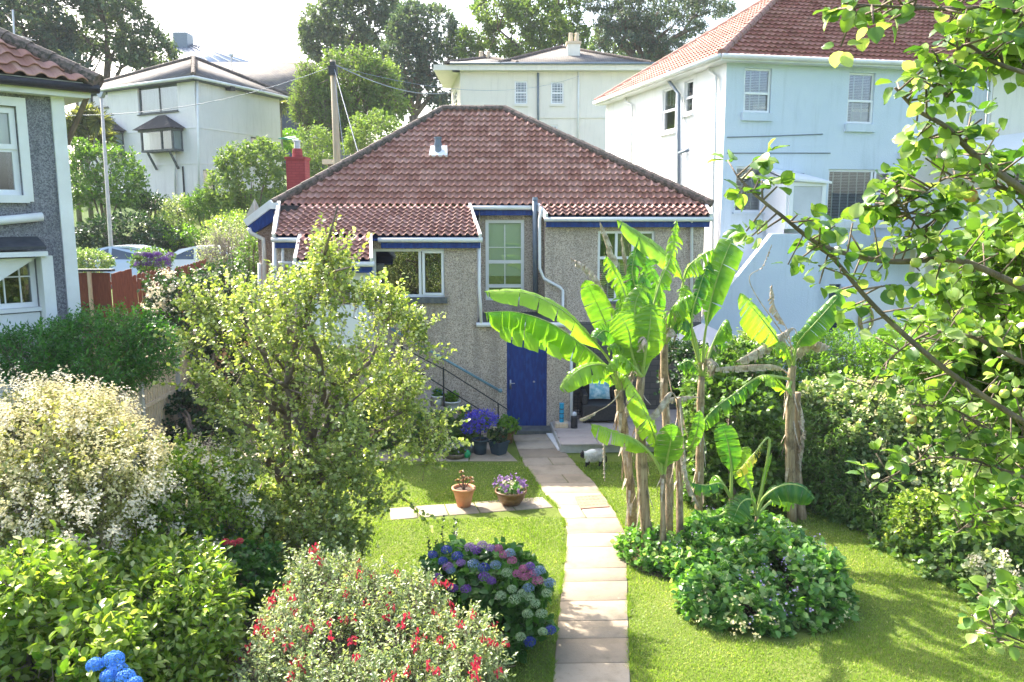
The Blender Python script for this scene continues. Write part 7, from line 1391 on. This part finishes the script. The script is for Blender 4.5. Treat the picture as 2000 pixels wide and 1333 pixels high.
for s in (0, 49):
    for j in range(6):
        for i in range(6): a_ = s+j*7+i; cfz.append((a_, a_+1, a_+8, a_+7))
cu.v = cv_; cu.f = cfz; tag(cu.build('cushion', pm('pale_blue_cushion_cloth', (.2, .45, .55), (.6, .75, .78), 7, .9, bs=.2, lo=.42, hi=.58), smooth=True, org=(X0+.42, 18.24, .66)), 'pale blue patterned cushion propped on the rattan armchair', 'cushion')
fp_ = thing('fire_pit', 'round black wire basket standing on the patio beside the solar lamp', 'basket', (1.55, 18.3, .206)); m = MB(); c_ = Vector((1.52, 18.3, .206))
for z_, r_ in ((.02, .2), (.2, .25), (.4, .24), (.52, .2)): m.tube([c_+Vector((r_*math.cos(t), r_*math.sin(t), z_)) for t in [2*math.pi*i/20 for i in range(21)]], .01, 5)
for k in range(12): a_ = 2*math.pi*k/12; m.tube([c_+Vector((r_*math.cos(a_), r_*math.sin(a_), z_)) for z_, r_ in ((.02, .2), (.2, .25), (.4, .24), (.52, .2))], .008, 4)
m.build('wire_frame', M['black'], fp_)
# white parasol behind bananas
ps = thing('parasol', 'open white scalloped parasol with pink trim behind the banana plants', 'parasol', (P(1372, 690, 17.6).x, 17.6, .2)); tp_ = P(1372, 632, 17.6); m = MB(); n_ = 8; Rr = 1.0; ed = tp_.z-.48
for k in range(n_):
    a0, a1 = 2*math.pi*k/n_, 2*math.pi*(k+1)/n_; p0, p1 = Vector((tp_.x+Rr*math.cos(a0), 17.6+Rr*math.sin(a0), ed)), Vector((tp_.x+Rr*math.cos(a1), 17.6+Rr*math.sin(a1), ed)); mdl = (p0+p1)/2+Vector((0, 0, -.03)); m.quad(tp_, p0, mdl, p1)
    for j in range(3): x0 = p0.lerp(p1, j/3); x1 = p0.lerp(p1, (j+1)/3); m.quad(x0, x1, x1.lerp(x0, .3)-Vector((0, 0, .15)), x0.lerp(x1, .3)-Vector((0, 0, .15)))
m.build('canopy', g('parasol_cloth', (.75, .72, .74), (.8, .78, .8), .4, .8, back=(1, 1, 1)), ps); m = MB(); m.tube([(tp_.x, 17.6, .2), (tp_.x, 17.6, tp_.z)], .025, 8); m.build('pole', M['white'], ps)
for k in range(n_): m = MB(); a0 = 2*math.pi*k/n_; m.tube([(tp_.x, 17.6, tp_.z-.03), (tp_.x+Rr*math.cos(a0), 17.6+Rr*math.sin(a0), ed-.02)], .008, 5); m.build('rib', M['white'], ps)
# black downpipe-side bag, washing line
wl = thing('rotary_airer', 'green-lined rotary clothes airer above the red chimney', 'clothes airer', (P(590, 285, 50).x, 50, 6)); c_ = P(590, 276, 50); m = MB(); m.tube([(c_.x, 50, 5.5), (c_.x, 50, c_.z)], .04, 6); m.build('mast', M['steel'], wl); m = MB()
for k in range(4):
    for r_ in (.6, 1.0, 1.4): a0, a1 = math.pi/2*k, math.pi/2*(k+1); m.tube([(c_.x+r_*math.cos(a0), 50+r_*math.sin(a0), c_.z+.1*r_), (c_.x+r_*math.cos(a1), 50+r_*math.sin(a1), c_.z+.1*r_)], .02, 4)
m.build('line', pm('green_line', (.05, .5, .35), rough=.5, bs=0), wl)
# ---------------------------------------------------------------- cat
def skinned(name, verts, edges, radii, mat, parent=None, org=(0, 0, 0), sub=2):
    me = bpy.data.meshes.new(name); me.from_pydata([tuple(Vector(v)-Vector(org)) for v in verts], edges, []); me.update(); o = link(name, me, mat, parent, org)
    sk = o.modifiers.new('skin', 'SKIN'); sk.use_smooth_shade = True
    for i, r_ in enumerate(radii):
        d = me.skin_vertices[0].data[i] if me.skin_vertices else None
        if d: d.radius = (r_, r_) if not isinstance(r_, tuple) else r_
    if me.skin_vertices: me.skin_vertices[0].data[0].use_root = True
    s = o.modifiers.new('sub', 'SUBSURF'); s.levels = sub; s.render_levels = sub; return o
cp0 = G(1156, 915); cx0, cy0 = cp0.x, cp0.y+.05
def cc2(x, y, z): return (cx0+x, cy0+y, z+.012)
cv3 = [cc2(.16, .06, .27), cc2(.05, .03, .26), cc2(-.06, .0, .235), cc2(-.12, -.02, .24), cc2(-.18, -.05, .25), cc2(-.225, -.075, .235),   # 0 rump 1 mid 2 shoulder 3 neck 4 head 5 muzzle
       cc2(-.09, -.05, .15), cc2(-.1, -.055, .07), cc2(-.115, -.06, .012),      # front left leg 6 7 8
       cc2(-.06, .05, .15), cc2(-.05, .05, .07), cc2(-.065, .045, .012),      # front right
       cc2(.13, .0, .18), cc2(.17, -.01, .1), cc2(.14, -.02, .012),          # hind left
       cc2(.17, .11, .18), cc2(.21, .11, .1), cc2(.18, .1, .012),
       cc2(.23, .08, .25), cc2(.27, .09, .18), cc2(.285, .09, .1), cc2(.275, .08, .05)]
ce = [(0, 1), (1, 2), (2, 3), (3, 4), (4, 5), (2, 6), (6, 7), (7, 8), (2, 9), (9, 10), (10, 11), (0, 12), (12, 13), (13, 14), (0, 15), (15, 16), (16, 17), (0, 18), (18, 19), (19, 20), (20, 21)]
crd = [.105, .1, .095, .07, .085, .036, .04, .025, .02, .04, .025, .02, .055, .028, .02, .055, .028, .02, .035, .032, .028, .018]
m, t, b, o = _new('cat_fur'); tc = N(t, 'TexCoord'); sx = N(t, 'SeparateXYZ'); t.links.new(tc.outputs['Object'], sx.inputs[0]); nz = noise(t, tc.outputs['Object'], 25, 3)
def mrn(sock, a, b_, c0=0, c1=1): r_ = N(t, 'MapRange'); r_.inputs[1].default_value = a; r_.inputs[2].default_value = b_; r_.inputs[3].default_value = c0; r_.inputs[4].default_value = c1; t.links.new(sock, r_.inputs[0]); return r_.outputs[0]
mh_ = mrn(sx.outputs[0], -.158, -.15, 1, 0); ml = mrn(sx.outputs[2], .1, .12, 1, 0); mt = mrn(sx.outputs[0], .225, .24, 0, 1)
mx1 = N(t, 'Math', operation='MAXIMUM'); t.links.new(mh_, mx1.inputs[0]); t.links.new(ml, mx1.inputs[1]); mx2 = N(t, 'Math', operation='MAXIMUM'); t.links.new(mx1.outputs[0], mx2.inputs[0]); t.links.new(mt, mx2.inputs[1])
t.links.new(mixc(t, mx2.outputs[0], mixc(t, nz, (.62, .6, .54), (.78, .77, .72)), (.02, .017, .015)), b.inputs['Base Color']); b.inputs['Roughness'].default_value = .9; bump(t, b, noise(t, tc.outputs['Object'], 60, 3), .8, .01)
cat = thing('cat', 'white and black longhaired cat walking left across the shaded lawn by the patio', 'cat', (cx0, cy0, .012))
skinned('body', cv3, ce, crd, m, cat, org=(cx0, cy0, .012))
for s in (-1, 1): e_ = MB(); c_ = Vector(cc2(-.18, -.05+s*.032, .29)); e_.tube([c_, c_+Vector((.0, s*.012, .045))], [.026, .002], 8); e_.build('ear', M['black'], cat, smooth=True)
for s in (-1, 1): e_ = MB(); c_ = Vector(cc2(-.232, -.06+s*.026, .262)); e_.lathe(c_, [(0, -.009), (.009, 0), (0, .009)], 8); e_.build('eye', pm('cat_eye', (.25, .3, .06), rough=.1, bs=0), cat, smooth=True)
# pale fur skirt on the flanks
n = 1500; bp = np.array([cc2(.16, .06, .26), cc2(.05, .03, .25), cc2(-.06, 0, .23)]); ki = rng.integers(0, 2, n); tt = rng.random((n, 1)); ctr = bp[ki]*(1-tt)+bp[ki+1]*tt; d_ = rnd(n); d_[:, 0] *= .3; d_ = unit(d_); pos = ctr+d_*.092
v, f, k = stamp(pos, unit(d_*.5+np.array([.35, 0, -.8])), d_, .05+.03*rng.random(n), 'dia', .16); npmesh('fur_coat', v, f, g('pale_fur', (.6, .57, .5), (.8, .78, .74), .2, .9, back=(1, 1, 1)), cat, r=np.repeat(rng.random(n), k))

# ---------------------------------------------------------------- haze
hz = MB(); hz.box(-700, 700, -60, 420, -1.6, 46); m = bpy.data.materials.new('thin_haze'); m.use_nodes = True; t = m.node_tree; t.nodes.clear(); o = t.nodes.new('ShaderNodeOutputMaterial'); pv = t.nodes.new('ShaderNodeVolumePrincipled'); pv.inputs['Color'].default_value = (.86, .92, 1, 1); pv.inputs['Density'].default_value = .0004; pv.inputs['Anisotropy'].default_value = 0; t.links.new(pv.outputs[0], o.inputs['Volume'])
hz.build('haze', m)['kind'] = 'stuff'
